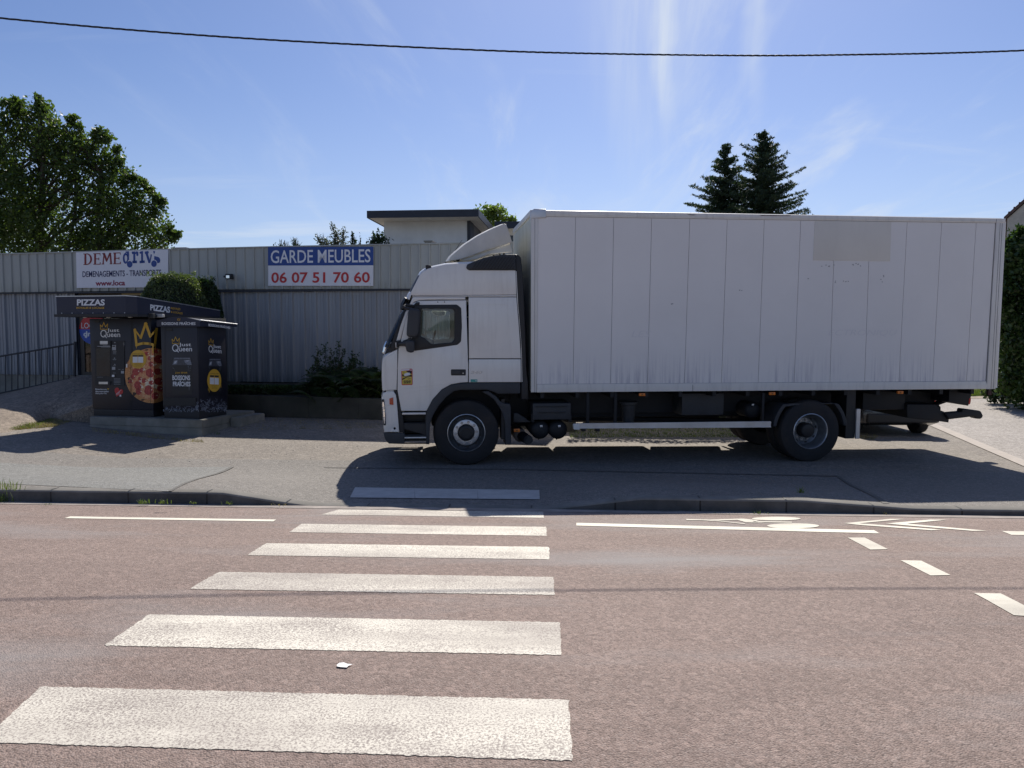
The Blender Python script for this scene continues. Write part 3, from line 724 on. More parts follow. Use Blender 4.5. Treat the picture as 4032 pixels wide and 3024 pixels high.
# D E M E with serifs
dm = []
dm += [[(275,205),(315,204),(315,435),(275,435)], [(252,204),(340,200),(340,216),(252,218)], [(254,424),(330,422),(330,438),(254,438)]]
bowl_o = [(315,200)]+[(325+108*cos(radians(a)), 318+118*sin(radians(a))) for a in range(-85,90,9)]+[(315,437)]
bowl_i = [(315,422)]+[(325+70*cos(radians(a)), 318+100*sin(radians(a))) for a in range(85,-90,-9)]+[(315,216)]
dm += [bowl_o+bowl_i]
def E_(x, w_, y0, y1):
    return [[(x+18,y0),(x+56,y0),(x+56,y1),(x+18,y1)], [(x,y0),(x+w_-6,y0-6),(x+w_-6,y0+12),(x,y0+14)], [(x+w_-22,y0),(x+w_-6,y0-6),(x+w_-4,y0+44),(x+w_-14,y0+42)],
            [(x+56,(y0+y1)/2-12),(x+w_-34,(y0+y1)/2-12),(x+w_-34,(y0+y1)/2+5),(x+56,(y0+y1)/2+5)], [(x+w_-44,(y0+y1)/2-30),(x+w_-30,(y0+y1)/2-30),(x+w_-30,(y0+y1)/2+24),(x+w_-44,(y0+y1)/2+24)],
            [(x,y1-14),(x+w_,y1-18),(x+w_,y1-2),(x,y1)], [(x+w_-18,y1-48),(x+w_,y1-50),(x+w_,y1-4),(x+w_-14,y1-4)]]
dm += E_(460,152,199,432)
dm += [[(650,195),(700,193),(752,330),(742,372),(726,372)], [(650,195),(676,195),(676,424),(640,426)][0:0] or [(672,200),(690,200),(676,424),(648,424)], [(790,190),(826,190),(742,372),(726,350)], [(796,200),(826,190),(848,420),(812,420)],
       [(632,412),(684,410),(684,426),(632,428)], [(800,408),(852,406),(852,422),(800,424)], [(646,192),(700,190),(700,204),(646,206)], [(786,188),(832,186),(832,200),(786,202)]]
dm += E_(870,160,184,422)
poly_px(WP, bars_(dm), M['darkred'], s2, -.060, 'lettering')
br = []
br += [[(1160,156),(1200,156),(1202,335),(1162,345)], [(1128,160),(1165,156),(1165,186),(1130,190)]]
ro = [(1128+56*cos(radians(a)), 302+112*sin(radians(a))) for a in range(20,345,10)]; ri = [(1134+26*cos(radians(a)), 302+68*sin(radians(a))) for a in range(340,15,-10)]
br += [ro+ri]
br += [[(1288,160),(1330,158),(1330,400),(1290,400)], [(1256,164),(1300,158),(1300,210),(1262,212)], [(1268,352),(1362,346),(1366,400),(1272,404)], [(1330,178),(1360,152),(1392,168),(1394,240),(1372,258),(1352,236),(1352,205),(1330,215)]]
br += [[(1450,154),(1490,152),(1492,390),(1452,392)], [(1418,170),(1452,154),(1452,205),(1424,206)], [(1418,352),(1524,344),(1528,396),(1422,404)]]
br += [[(1524,160),(1600,150),(1612,190),(1590,205),(1632,330),(1650,215),(1676,225),(1640,400),(1604,400),(1545,215),(1530,205)]]
br += [[gp for gp in [(1705,180),(1700,155),(1722,145),(1740,165),(1728,200),(1708,222),(1718,190)]], [(1722,254),(1810,275),(1838,300),(1848,345),(1840,385),(1805,400),(1786,398),(1780,365),(1750,335),(1722,330)]]
br += [ell(1214,424,57,68), ell(1718,412,57,68)]
poly_px(WP, bars_(br), M['blue2'], s2, -.060, 'lettering')
text_px(WP, 'DEMENAGEMENTS - TRANSPORTS', *z8(236,570), *z8(1868,692), M['navy'], s2, -.060, .012, yr=(z8(0,532)[1], z8(0,660)[1]))
text_px(WP, 'www.loca', *z8(505,765), *z8(1118,872), M['wine'], s2, -.060, .03, yr=(z8(0,752)[1], z8(0,864)[1]))

# ============================================================ RETAINING WALL, PLANT BED
rw0 = at_depth(700, 1640, 18.1); rw1 = at_depth(1515, 1657, 17.0)
RW = vplane(rw0, rw1)
rw = thing('retaining_wall', 'low stained concrete retaining wall holding the plant bed in front of the warehouse', 'wall', (rw0.x, rw0.y, 0))
ur = (uof(850), 0)
Lw = (rw1-rw0).length
zt0, zt1 = RW.uw(900,1552)[1], RW.uw(1500,1571)[1]
segs = lin(-.3, Lw+4.3, 9); mb = MB()
for i, (a, b) in enumerate(zip(segs[:-1], segs[1:])):
    f = lambda u: zt0+(zt1-zt0)*(u/Lw)
    a2 = a+.004
    mb.hexa([RW.pt(a2,-.2,0),RW.pt(b,-.2,0),RW.pt(b,-.2,.2),RW.pt(a2,-.2,.2),RW.pt(a2,f(a2)+.01*(i%2),0),RW.pt(b,f(b)-.006*(i%3),0),RW.pt(b,f(b),.2),RW.pt(a2,f(a2),.2)])
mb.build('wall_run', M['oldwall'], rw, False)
# bed surface
P = []; F = []; n = 30
for i in range(n+1):
    u = -.3+(Lw+4.6)*i/n; a = RW.pt(u, 0, .19); a.z = zt0+(zt1-zt0)*(u/Lw)-.03
    # matching point on the warehouse wall
    ww = (a-WP.o).dot(WP.u); b = WP.pt(ww, max(zcb(ww)-.02, .3), .2)
    for j in range(7):
        p = a.lerp(b, j/6); p.z += random.uniform(-.03,.03) if 0 < j < 6 else 0; P.append(p)
for i in range(n):
    for j in range(6): F.append((i*7+j, (i+1)*7+j, (i+1)*7+j+1, i*7+j+1))
bed = mk('plant_bed', P, F, M['earth'], smooth=60); bed['kind'] = 'structure'

# ============================================================ RAILING beside the ramp
rt = thing('ramp_railing', 'dark steel bar railing running down beside the sloping entrance ramp', 'railing', at_depth(0,1552,19.55))
def rp(x, y, d): return at_depth(x, y, d)
xs0 = [-610,-400,0,300]; tops = [(-610,1508,19.3),(0,1403,18.85),(296,1353,18.8)]; bots = [(-610,1648,19.3),(0,1548,18.85),(270,1492,18.8)]
MB().tube([rp(*p) for p in tops], .022).build('top_rail', M['rail'], rt, False, 50)
MB().tube([rp(*p) for p in bots], .016).build('bottom_rail', M['rail'], rt, False, 50)
MB().tube([rp(296,1345,18.8), rp(294,1482,18.8)], .035).build('post', M['rail'], rt, False, 50)
zx = [66,140,212,284,352,425,490,560,627,692,757,819]
allx = [x*.3315 for x in zx]; allx = [allx[0]-24*k for k in range(22,0,-1)]+allx
for x in allx:
    f = np.interp(x, [-610,0,296], [1508,1403,1353]); g = np.interp(x, [-610,0,270], [1648,1548,1492]); d = float(np.interp(x, [-610,0,296], [19.3,18.85,18.8]))
    MB().tube([rp(x, f, d), rp(x, g, d)], .012, 6).build('baluster', M['rail'], rt, False, 50)

# ============================================================ WHITE HOUSE behind
HD = 26.0; hp0 = at_depth(1444, 900, HD); hp1 = at_depth(1885, 890, HD-.35)
HP = vplane(hp0, hp1)
ho = thing('white_house', 'white rendered flat-roofed house with a black roof edge behind the warehouse', 'house', (hp0.x, hp0.y+4, 0))
uL_, zT = HP.uw(*z4(1003,152)); uR_, zT2 = HP.uw(*z4(1815,130)); zB = HP.uw(*z4(1815,187))[1]; zBl = HP.uw(*z4(1003,202))[1]
D1 = 9.0
def hbox(u0, u1, o0, o1, z0, z1, name, mat, par=ho):
    m_ = MB(); m_.hexa([HP.pt(u0,z0,o0),HP.pt(u1,z0,o0),HP.pt(u1,z0,o1),HP.pt(u0,z0,o1),HP.pt(u0,z1,o0),HP.pt(u1,z1,o0),HP.pt(u1,z1,o1),HP.pt(u0,z1,o1)]); return m_.build(name, mat, par, False)
zt = (zT+zT2)/2; zb = (zB+zBl)/2
RD = 4.6
hbox(uL_, uR_, 0, .03, zb, zt, 'fascia_board', M['slate']); hbox(uR_-.03, uR_, .032, RD, zb, zt, 'fascia_board', M['slate']); hbox(uL_, uL_+.03, .032, RD, zb, zt, 'fascia_board', M['slate'])
hbox(uL_+.032, uR_-.032, .032, RD, zt-.1, zt-.02, 'roof', M['slate'])
# soffit boards
m_ = MB()
nb = 34
for i in range(nb):
    a = uL_+.032+(uR_-uL_-.064)*i/nb; b = uL_+.032+(uR_-uL_-.064)*(i+.93)/nb
    m_.hexa([HP.pt(a,zb+.02,.034),HP.pt(b,zb+.02,.034),HP.pt(b,zb+.02,RD),HP.pt(a,zb+.02,RD),HP.pt(a,zb+.04,.034),HP.pt(b,zb+.04,.034),HP.pt(b,zb+.04,RD),HP.pt(a,zb+.04,RD)])
m_.build('soffit', M['soffit'], ho, False)
wo = 1.05
uw0 = HP.uw(*z4(1128,300), wo)[0]; uw1 = HP.uw(*z4(1732,300), wo)[0]
hbox(uw0, uw1, wo, RD-.6, -1, zb+.019, 'wall', M['render'])
uw2 = HP.uw(*z4(1822,300), wo+.8)[0]
hbox(uw1+.003, uw1+.12, wo-.03, wo+.8, -1, zb+.017, 'dark_panel', M['slate'])
hbox(uw1+.003, uw1+.10, wo+.81, RD-.6, -1, zb+.017, 'shutter_panel', simple('grey_boards', (.10,.10,.11), .6))
# lower wing going right
uq0 = HP.uw(*z4(1880,240), RD)[0]-.6; zq1 = HP.uw(*z4(1990,225), RD)[1]; zq0 = HP.uw(*z4(1990,276), RD)[1]
hbox(uR_+.004, uq0+6.5, RD, RD+.03, zq0, zq1, 'wing_fascia', M['slate']); hbox(uR_+.004, uq0+6.5, RD+.032, RD+5, zq1-.1, zq1-.02, 'wing_roof', M['slate'])
hbox(uR_+.004, uq0+6.5, RD+.034, RD+1.0, zq0+.02, zq0+.04, 'wing_soffit', M['soffit'])
hbox(uw1+.1, uq0+6.3, RD+1.0, RD+4.6, -1, zq0+.019, 'wing_wall', M['render'])
m_ = MB(); gl = HP.pt(uR_+.5, 0, RD+.99)
hbox(uR_+.3, uR_+1.6, RD+.96, RD+.998, zq0-1.4, zq0-.15, 'window', simple('house_window', (.03,.035,.04), .1), ho)

# ============================================================ KIOSKS on their slab
SZ = .35
FRc = at_z(797,1654,SZ); FLc = at_z(349.5,1641,SZ)
sv = Vector((FRc.x-FLc.x, FRc.y-FLc.y, 0)); sp_ = Vector((-sv.y, sv.x, 0)).normalized()
if sp_.y < 0: sp_ = -sp_
BRc = FRc+sp_*1.95; BLc = FLc+sp_*1.95
sl_ = thing('concrete_slab', 'raised weathered concrete slab carrying both dark vending kiosks', 'slab', ((FRc.x+FLc.x)/2, (FRc.y+FLc.y)/2+.9, 0))
def slab(a, b, c, d, z0, z1, name, bev=.012):
    m_ = MB(); m_.hexa([Vector((p.x,p.y,z0)) for p in (a,b,c,d)]+[Vector((p.x,p.y,z1)) for p in (a,b,c,d)])
    bm = bmesh.new(); vs = [bm.verts.new(v) for v in m_.v]
    for f in m_.f: bm.faces.new([vs[i] for i in f])
    bmesh.ops.bevel(bm, geom=bm.edges[:], offset=bev, segments=2, affect='EDGES'); 
    return MB().bm(bm).build(name, M['concrete'], sl_, False, 40)
fx = sv.normalized()
slab(FLc, FRc, BRc, BLc, -.2, SZ-.17, 'lower_course')
slab(FLc+fx*.004+sp_*.01, FRc-fx*.012+sp_*.012, BRc-fx*.012-sp_*.01, BLc+fx*.01-sp_*.01, SZ-.169, SZ, 'upper_course')
ext0 = BRc-sp_*1.0+fx*.004; ext = at_z(986,1646,.30)
e1 = ext0+fx*.26
slab(ext0, e1, e1+sp_*.95, ext0+sp_*.95, -.2, .30, 'step_block')

def kiosk_frame(fl, fr, depth):
    a = Vector((fl.x, fl.y, 0)); b = Vector((fr.x, fr.y, 0)); u = (b-a).normalized(); n = Vector((-u.y, u.x, 0))
    if n.y < 0: n = -n
    return a, b, u, n
K1l = at_z(366,1637,SZ); K1r = at_z(605,1642.5,SZ)
ka, kb, ku, kn = kiosk_frame(K1l, K1r, 1.6)
KF = Plane(ka, ku); KS = Plane(kb, kn); KS.n = ku*-1 if ku.dot(Vector((1,0,0))) > 0 else ku
# plane normals must point into the body: side plane looks along -u
KS.u = kn; KS.n = -ku
k1 = thing('pizza_kiosk', 'large dark pizza vending kiosk with a wide canopy and a pepperoni pizza printed on it', 'vending kiosk', Vector(((ka+kb)/2+kn*.8).to_tuple())+Vector((0,0,SZ)))
KW = (kb-ka).length; KD = 1.6; kh = KF.uw(366,1255)[1]
def kbox(a, u, n, x0, x1, y0, y1, z0, z1, b=.01):
    m_ = MB(); m_.box(x0, x1, y0, y1, z0, z1, b); return [a+u*v.x+n*v.y+Vector((0,0,v.z)) for v in m_.v], m_.f
def kpart(name, mat, par, a, u, n, *dims, b=.01):
    return MB().add(*kbox(a, u, n, *dims, b)).build(name, mat, par, False, 40)
kpart('base', M['kioskbase'], k1, ka, ku, kn, .01, KW-.01, .012, KD-.01, SZ, SZ+.145)
kpart('body', M['kiosk'], k1, ka, ku, kn, 0, KW, 0, KD, SZ+.147, kh)
kpart('sun_gap_blocker', M['kioskbase'], k1, ka, ku, kn, KW+.003, KW+.60, .37, KD+.25, SZ, 2.49-.06)  # added between the kiosks to stop sun slipping through the gap
pz = lambda x, y: (350+.2713*x, 1230+.2713*y)
# canopy: wedge with a chamfered front corner
cfr = at_depth(521,1166,15.2); CZ0 = 2.49
cu_ = ku; cn_ = (at_depth(866,1224,18.0)-cfr); cn_.z = 0; clen = cn_.length; cn_.normalize()
cA = Vector((cfr.x, cfr.y, 0)); cw = 1.74
fl_top = cfr.z; bk_top = 2.63
foot = [cA-cu_*cw, cA-cu_*.16, cA+cn_*.13-cu_*.0, cA+cn_*clen, cA+cn_*clen-cu_*cw]
tz = [fl_top, fl_top, fl_top-.012, bk_top, bk_top]
v = [Vector((p.x,p.y,CZ0)) for p in foot]+[Vector((p.x,p.y,z)) for p, z in zip(foot, tz)]
mk('canopy', v, [(4,3,2,1,0),(5,6,7,8,9)]+[(i,(i+1)%5,5+(i+1)%5,5+i) for i in range(5)], M['kiosk2'], k1)
cen = sum(foot, Vector())/5
# thin lower flange and bright upper trim
def ring(foot, g, z0, z1): 
    o = [p+(p-cen).normalized()*g for p in foot]; return [Vector((p.x,p.y,z0)) for p in o]+[Vector((p.x,p.y,z1)) for p in o]
mk('canopy_flange', ring(foot, .05, CZ0-.055, CZ0-.002), [(4,3,2,1,0),(5,6,7,8,9)]+[(i,(i+1)%5,5+(i+1)%5,5+i) for i in range(5)], M['kioskbase'], k1)
tv = []
for g, dz in ((.012, .002), (.012, .018), (-.03, .02), (-.03, .002)):
    tv += [Vector((p.x,p.y,z+dz)) for p, z in zip([q+(q-cen).normalized()*g for q in foot], tz)]
mk('canopy_trim', tv, [(k*5+i, k*5+(i+1)%5, ((k+1)%4)*5+(i+1)%5, ((k+1)%4)*5+i) for k in range(4) for i in range(5)], M['steel'], k1)
for k in range(7):
    p = foot[0]+cu_*(.12+.24*k); MB().lathe([(.012,-.008),(.006,-.012)], (p.x, p.y, CZ0+.02), 'y', 8).build('bolt', M['steel'], k1, False)
for s in (.35, .9, 1.4):
    p = foot[0]+cu_*s+cn_*.35; MB().lathe([(.05,0),(.045,-.012)], (p.x,p.y,CZ0-.056), 'z', 20).build('downlight', M['steel'], k1, False)
CF = Plane(foot[0], cu_); CS = Plane(cA, cn_); CS.u = cn_; CS.n = Vector((-cn_.y, cn_.x, 0))
zc_ = lambda x, y: (230+.3165*x, 1120+.3165*y)
text_px(CF, 'PIZZAS', *zc_(230,184), *zc_(577,263), M['white'], k1, -.006, .035)
text_px(CF, 'ROYALES & LOCALES', *zc_(225,279), *zc_(570,303), M['gold'], k1, -.006, .02)
text_px(CS, 'PIZZAS', *zc_(1142,246), *zc_(1390,322), M['white'], k1, -.006, .04, yr=(zc_(0,278)[1], zc_(0,356)[1]))
text_px(CS, 'ROYALES', *zc_(1400,281), *zc_(1517,307), M['gold'], k1, -.006, .02, yr=(zc_(0,295)[1], zc_(0,323)[1]))
text_px(CS, '& LOCALES', *zc_(1400,328), *zc_(1545,352), M['gold'], k1, -.006, .02, yr=(zc_(0,347)[1], zc_(0,374)[1]))
# camera box hanging under the side of the canopy
c_ = CS.hit(*zc_(1270,390), -.06); MB().box(-.07,.07,-.05,.05,-.035,.035,.01).build('sensor_box', M['alu'], k1).location = c_-k1.location
c_ = CS.hit(*zc_(1160,392), -.04); MB().box(-.05,.05,-.05,.05,-.05,.05,.01).build('sensor_box', M['black'], k1).location = c_-k1.location
def clipx(poly, x, keep_left):
    out = []; ins = (lambda p: p[0] <= x) if keep_left else (lambda p: p[0] >= x)
    for i in range(len(poly)):
        a, b = poly[i-1], poly[i]
        if ins(a) != ins(b): t = (x-a[0])/(b[0]-a[0]); out.append((x, a[1]+t*(b[1]-a[1])))
        if ins(b): out.append(b)
    return out
def both(polys, mat, off, name):
    L1 = [q for q in (clipx(p, 941, True) for p in polys) if len(q) > 2]; R1 = [q for q in (clipx(p, 946, False) for p in polys) if len(q) > 2]
    if L1: poly_px(KF, [[pz(*p) for p in q] for q in L1], mat, k1, off, name)
    if R1: poly_px(KS, [[pz(*p) for p in q] for q in R1], mat, k1, off, name)
def blob(cx, cy, rx, ry, n=22, j=.14, rs=random):
    ph = [rs.uniform(0, 6.28) for _ in range(4)]
    return [(cx+rx*(1+j*sin(2*t+ph[0])+j*.6*sin(3*t+ph[1])+j*.4*sin(5*t+ph[2]))*cos(t), cy+ry*(1+j*sin(2*t+ph[0])+j*.6*sin(3*t+ph[1])+j*.4*sin(5*t+ph[2]))*sin(t)) for t in [2*pi*k/n for k in range(n)]]
def topping(name, a, b, c):
    m, t, bb, _ = node_mat(name); v = coord(t); n = noise(t, v, 22, 6, .7, .8); n2 = noise(t, v, 60, 4, .7)
    x = mixc(t, rng(t, n, .38, .62), a, b); x = mixc(t, rng(t, n2, .5, .68), x, c); t.links.new(x, bb.inputs['Base Color']); bb.inputs['Roughness'].default_value = .5; return m
M['cheese'] = topping('printed_cheese', (.60,.16,.05), (.78,.50,.24), (.45,.06,.03))
M['pep'] = topping('printed_pepperoni', (.46,.045,.035), (.28,.025,.025), (.62,.15,.09))
M['mozz'] = simple('printed_mozzarella', (.82,.68,.48), .5, var=.15, vscale=30)
M['crust'] = topping('printed_crust2', (.64,.28,.09), (.42,.15,.04), (.78,.44,.17))
M['char'] = simple('printed_char', (.07,.035,.02), .6, var=.3)
rs = random.Random(3)
both([blob(908,915,382,405,60,.012,rs)], M['crust'], -.0030, 'pizza_print')
both([blob(915,912,325,352,50,.02,rs)], M['cheese'], -.0036, 'pizza_print')
mz = []; pe = []; pr = []
for i in range(34):
    a = rs.uniform(0,6.28); r = rs.uniform(0,1)**.5; mz.append(blob(915+270*r*cos(a), 912+300*r*sin(a), rs.uniform(18,42), rs.uniform(10,26), 14, .3, rs))
both(mz, M['mozz'], -.0042, 'pizza_print')
for (x, y, r) in [(685,860,56),(885,880,62),(710,1060,58),(865,1130,66),(1010,680,62),(900,750,36),(765,840,34),(840,600,30),(880,665,28),(640,930,34),(1000,860,50),(1010,1000,58),(800,990,36),(960,1210,52),(720,1150,44),(600,1000,30),(975,560,34),(1030,1110,40),(740,960,28),(905,1020,34)]:
    pe.append(blob(x, y, r, r*1.02, 20, .07, rs)); pr.append(blob(x+r*.08, y-r*.1, r*.62, r*.58, 16, .25, rs))
both(pe, M['pep'], -.0048, 'pizza_print'); both(pr, M['cheese'], -.0054, 'pizza_print') if False else both([blob(p[0][0], p[0][1], 9, 9, 10, .3, rs) for p in pr], M['mozz'], -.0054, 'pizza_print')
both([blob(578,960,16,20,14,.2,rs), blob(660,1185,34,22,14,.3,rs), blob(835,545,30,8,14,.3,rs), blob(780,1270,30,10,14,.2,rs), blob(575,1020,10,12,10,.3,rs)], M['char'], -.0052, 'pizza_print')
# big crown
cr = []
for pts, w_ in ((((665,255),(692,480)), 34), (((665,250),(752,368)), 22), (((752,370),(822,168)), 34), (((828,168),(890,345)), 36), (((888,350),(990,238)), 26), (((984,238),(958,480)), 34), (((690,470),(790,448),(880,456),(960,478)), 36), (((690,480),(689,518)), 8), (((928,480),(930,585)), 18), (((964,480),(966,540)), 8)):
    cr += stroke(pts, w_)
both(cr, M['gold'], -.0064, 'crown_print')
both([ell(x, y, r, r, 16) for x, y, r in ((825,168,26),(668,252,19),(985,238,15),(752,370,14),(889,350,17),(690,478,18),(940,478,22))], M['gold'], -.0068, 'crown_print')
both([ell(713,680,122,135)], M['gold'], -.0076, 'round_sticker')
def PX(pl, f, polys, mat, par, off, name='print'): return poly_px(pl, [[f(*p) for p in q] for q in polys], mat, par, off, name)
R_ = lambda a, b, c, d: [(a,b),(c,b),(c,d),(a,d)]
PX(KF, pz, [R_(636,645,708,730), R_(714,645,788,730)], M['white'], k1, -.0084, 'sticker_square')
PX(KF, pz, [R_(636,620,710,642), R_(716,620,790,642)], M['ink'], k1, -.0084, 'sticker_bar')
def tx(pl, f, s, x0, y0, x1, y1, mat, par, off=-.009, bold=0., yr=None, name='lettering'):
    a = f(x0, y0); b = f(x1, y1); return text_px(pl, s, a[0], a[1], b[0], b[1], mat, par, off, bold, name=name, yr=(f(0, yr[0])[1], f(0, yr[1])[1]) if yr else None)
tx(KF, pz, "Téléchargez l'appli", 634, 593, 792, 614, M['ink'], k1, -.0084)
for y in (738, 751, 764, 777): tx(KF, pz, 'commandez, payez' if y < 760 else "c'est prêt", 662, y, 766, y+9, M['ink'], k1, -.0084)
PX(KF, pz, [ell(463,595,53,60), [(455,648),(476,668),(482,640)]], M['gold'], k1, -.004, 'balloon_sticker')
tx(KF, pz, 'Scannez', 428, 562, 498, 574, M['ink'], k1, -.0055)
PX(KF, pz, [ell(461,740,50,55)], M['signred'], k1, -.004, 'prohibition_sign'); PX(KF, pz, [ell(461,740,41,45)], M['white'], k1, -.0048, 'prohibition_sign')
PX(KF, pz, [ell(456,725,16,20), [(440,740),(472,740),(476,780),(448,784),(434,765)], [(478,735),(492,728),(494,760),(482,770)]], M['ink'], k1, -.0056, 'prohibition_sign')
# heart
ht = [(425+4.0*16*sin(t)**3, 1150-4.6*(13*cos(t)-5*cos(2*t)-2*cos(3*t)-cos(4*t))) for t in [2*pi*k/40 for k in range(40)]]
ca_, sa_ = cos(radians(22)), sin(radians(22)); ht = [(425+(x-425)*ca_-(y-1160)*sa_, 1165+(x-425)*sa_+(y-1160)*ca_) for x, y in ht]
PX(KF, pz, [ht], M['signred'], k1, -.004, 'heart_print'); PX(KF, pz, stroke(((398,1180),(470,1128)),4)+stroke(((392,1198),(450,1155)),4)+stroke(((415,1195),(440,1178)),4)+[R_(445,1195,470,1222)], M['white'], k1, -.0048, 'heart_print')
for s, y in (('Élaborées avec', 1100), ('dans notre atelier', 1134), ("tout près d'ici.", 1166)): tx(KF, pz, s, 95, y, 262 if y != 1134 else 290, y+25, M['white'], k1, -.004, .02)
ht2 = [(280+.75*16*sin(t)**3, 1112-.85*(13*cos(t)-5*cos(2*t)-2*cos(3*t)-cos(4*t))) for t in [2*pi*k/30 for k in range(30)]]; PX(KF, pz, [ht2], M['gold'], k1, -.004, 'heart_print')
def kplate(pl, f, x0, y0, x1, y1, out, name, mat, par):
    a = pl.hit(*f(x0,y1)); b = pl.hit(*f(x1,y1)); c = pl.hit(*f(x1,y0)); d = pl.hit(*f(x0,y0)); o = -pl.n*out
    return MB().hexa([a, b, b+o, a+o, d, c, c+o, d+o]).build(name, mat, par, False)
kplate(KF, pz, 92, 412, 520, 1062, .012, 'control_panel', M['kioskbase'], k1)
kplate(KF, pz, 118, 520, 315, 925, .016, 'touch_screen', M['screen'], k1)
kplate(KF, pz, 92, 412, 330, 510, .035, 'screen_hood', M['kioskbase'], k1)
kplate(KF, pz, 180, 415, 294, 458, .041, 'receipt_slot', M['steel'], k1); kplate(KF, pz, 105, 1000, 325, 1048, .03, 'delivery_tray', M['kioskbase'], k1); kplate(KF, pz, 160, 1006, 292, 1040, .036, 'delivery_slot', M['steel'], k1)
PX(KF, pz, [R_(120,490,312,497), R_(175,500,312,506), R_(165,464,270,470), R_(200,477,300,481)], M['greyprint'], k1, -.038, 'print')
PX(KF, pz, [R_(118,938,205,941)], M['greyprint'], k1, -.0165, 'print')
kplate(KF, pz, 348, 475, 402, 550, .022, 'card_reader', M['greyprint'], k1); kplate(KF, pz, 355, 484, 392, 500, .025, 'reader_screen', M['screen'], k1)
kplate(KF, pz, 345, 790, 392, 832, .022, 'coin_slot', M['greyprint'], k1); kplate(KF, pz, 340, 900, 395, 938, .02, 'button_plate', M['black'], k1); kplate(KF, pz, 345, 905, 380, 935, .024, 'button', M['white'], k1)
kplate(KF, pz, 420, 850, 462, 885, .02, 'flap', M['black'], k1); kplate(KF, pz, 474, 850, 516, 886, .02, 'flap', M['greyprint'], k1)
PX(KF, pz, [R_(348,566,400,571), R_(348,583,396,588), R_(348,600,396,604), R_(345,678,398,682), R_(350,688,394,691), R_(350,770,392,774), R_(350,878,390,882), R_(425,826,458,830), R_(478,826,512,830)]+[R_(362,y,458,y+4) for y in (962,980,999,1018,1040)]+stroke(((508,432),(508,490)),4)+stroke(((495,460),(522,460)),4)+[ell(376,438,9,7), ell(376,755,9,7), ell(372,664,9,7)], M['greyprint'], k1, -.0125, 'print')
kplate(KF, pz, 553, 748, 572, 800, .03, 'door_handle', M['alu'], k1)
# panel joints
for x in (612, 630, 898): MB().add(*[(lambda a, b: ([a, a+KF.u*.006, b+KF.u*.006, b], [(0,1,2,3)]))(KF.hit(*pz(x, 100), -.0088), KF.hit(*pz(x+(-14 if x < 700 else -8), 1440), -.0088))][0]).build('panel_joint', M['ink'], k1, False)
MB().add([KF.hit(*pz(70,1437),-.003), KF.hit(*pz(890,1450),-.003), KF.hit(*pz(890,1454),-.003), KF.hit(*pz(70,1441),-.003)], [(0,1,2,3)]).build('panel_joint', M['ink'], k1, False)
kplate(KF, pz, 80, 122, 158, 146, .01, 'lock_plate', M['black'], k1)
def logo(pl, f, par):
    """f maps the 295 x 230 logo box to photo pixels"""
    cr = []
    for pts, w_ in ((((5,40),(10,105)),7), (((5,38),(32,72),(55,4),(82,68),(112,24)),8), (((112,24),(104,112)),7), (((10,105),(55,98),(105,112)),8)): cr += stroke(pts, w_)
    poly_px(pl, [[f(*p) for p in q] for q in cr], M['gold'], par, -.0045, 'crown_logo')
    ro = ell(53, 166, 46, 54, 36); ri = ell(53, 166, 33, 41, 36)
    qs = [[ro[i], ro[(i+1)%36], ri[(i+1)%36], ri[i]] for i in range(36)]+stroke(((62,190),(98,226)), 12)
    poly_px(pl, [[f(*p) for p in q] for q in qs], M['white'], par, -.0045, 'letter_logo')
    for s, x0, y0, x1, y1 in (('Just',104,92,280,156), ('ueen',106,166,294,216)):
        q = [pl.hit(*f(*p), -.0045) for p in ((x0,y0),(x1,y0),(x1,y1),(x0,y1))]; v, fc = text_mesh(s, .012)
        mk('lettering', [bil(q, a, b) for a, b in v], fc, M['white'], par, False, fix=False)
logo(KF, lambda x, y: pz(160+x, 142+y), k1)

# drinks kiosk
qz = lambda x, y: (600+.2713*x, 1230+.2713*y)
K2l = at_z(*qz(160,1530), SZ); K2r = at_z(*qz(682,1550), SZ)
la, lb, lu, ln = kiosk_frame(K2l, K2r, .9)
LF = Plane(la, lu); LS = Plane(lb, ln); LS.u = ln; LS.n = -lu
k2 = thing('drinks_kiosk', 'smaller dark drinks vending kiosk with printed cans and an arched roof sign', 'vending kiosk', Vector(((la+lb)/2+ln*.45).to_tuple())+Vector((0,0,SZ)))
LW = (lb-la).length; LD = .89; lh = LF.uw(*qz(690,200))[1]
kpart('base', M['kioskbase'], k2, la, lu, ln, .012, LW-.012, .014, LD-.01, SZ, SZ+.20)
kpart('body', M['kiosk'], k2, la, lu, ln, 0, LW, 0, LD, SZ+.202, lh, b=.014)
# roof cap with an arched front
P0 = LF.uw(*qz(95,95)); P1 = LF.uw(*qz(712,118)); zl = LF.uw(*qz(712,205))[1]
x0c = P0[0]-.0; x1c = P1[0]+.02; yo = -.07
arc = [(x0c, zl)]+[(x0c+(x1c-x0c)*i/16, P1[1]-.0+.075*sin(pi*i/16)) for i in range(17)]+[(x1c, zl)]
n = len(arc); v = [la+lu*x+ln*yo+Vector((0,0,z)) for x, z in arc]
back_drop = .07
v += [la+lu*x+ln*(LD+.22)+Vector((0,0,(z-back_drop) if 0 < i < n-1 else z-.0)) for i, (x, z) in enumerate(arc)]
mk('roof_cap', v, [tuple(range(n)), tuple(range(2*n-1,n-1,-1))]+[(i,(i+1)%n,n+(i+1)%n,n+i) for i in range(n)], M['kiosk2'], k2)
e0 = la+lu*(x1c+.006)+ln*yo+Vector((0,0,P1[1]+.004)); e1_ = la+lu*(x1c+.006)+ln*(LD+.22)+Vector((0,0,P1[1]-back_drop+.004))
MB().tube([e0, e1_], .014, 8).build('roof_trim', M['steel'], k2, False, 50)
LC = Plane(la+ln*yo, lu); LD_ = Plane(la+lu*x1c+ln*yo, ln); LD_.u = ln; LD_.n = -lu
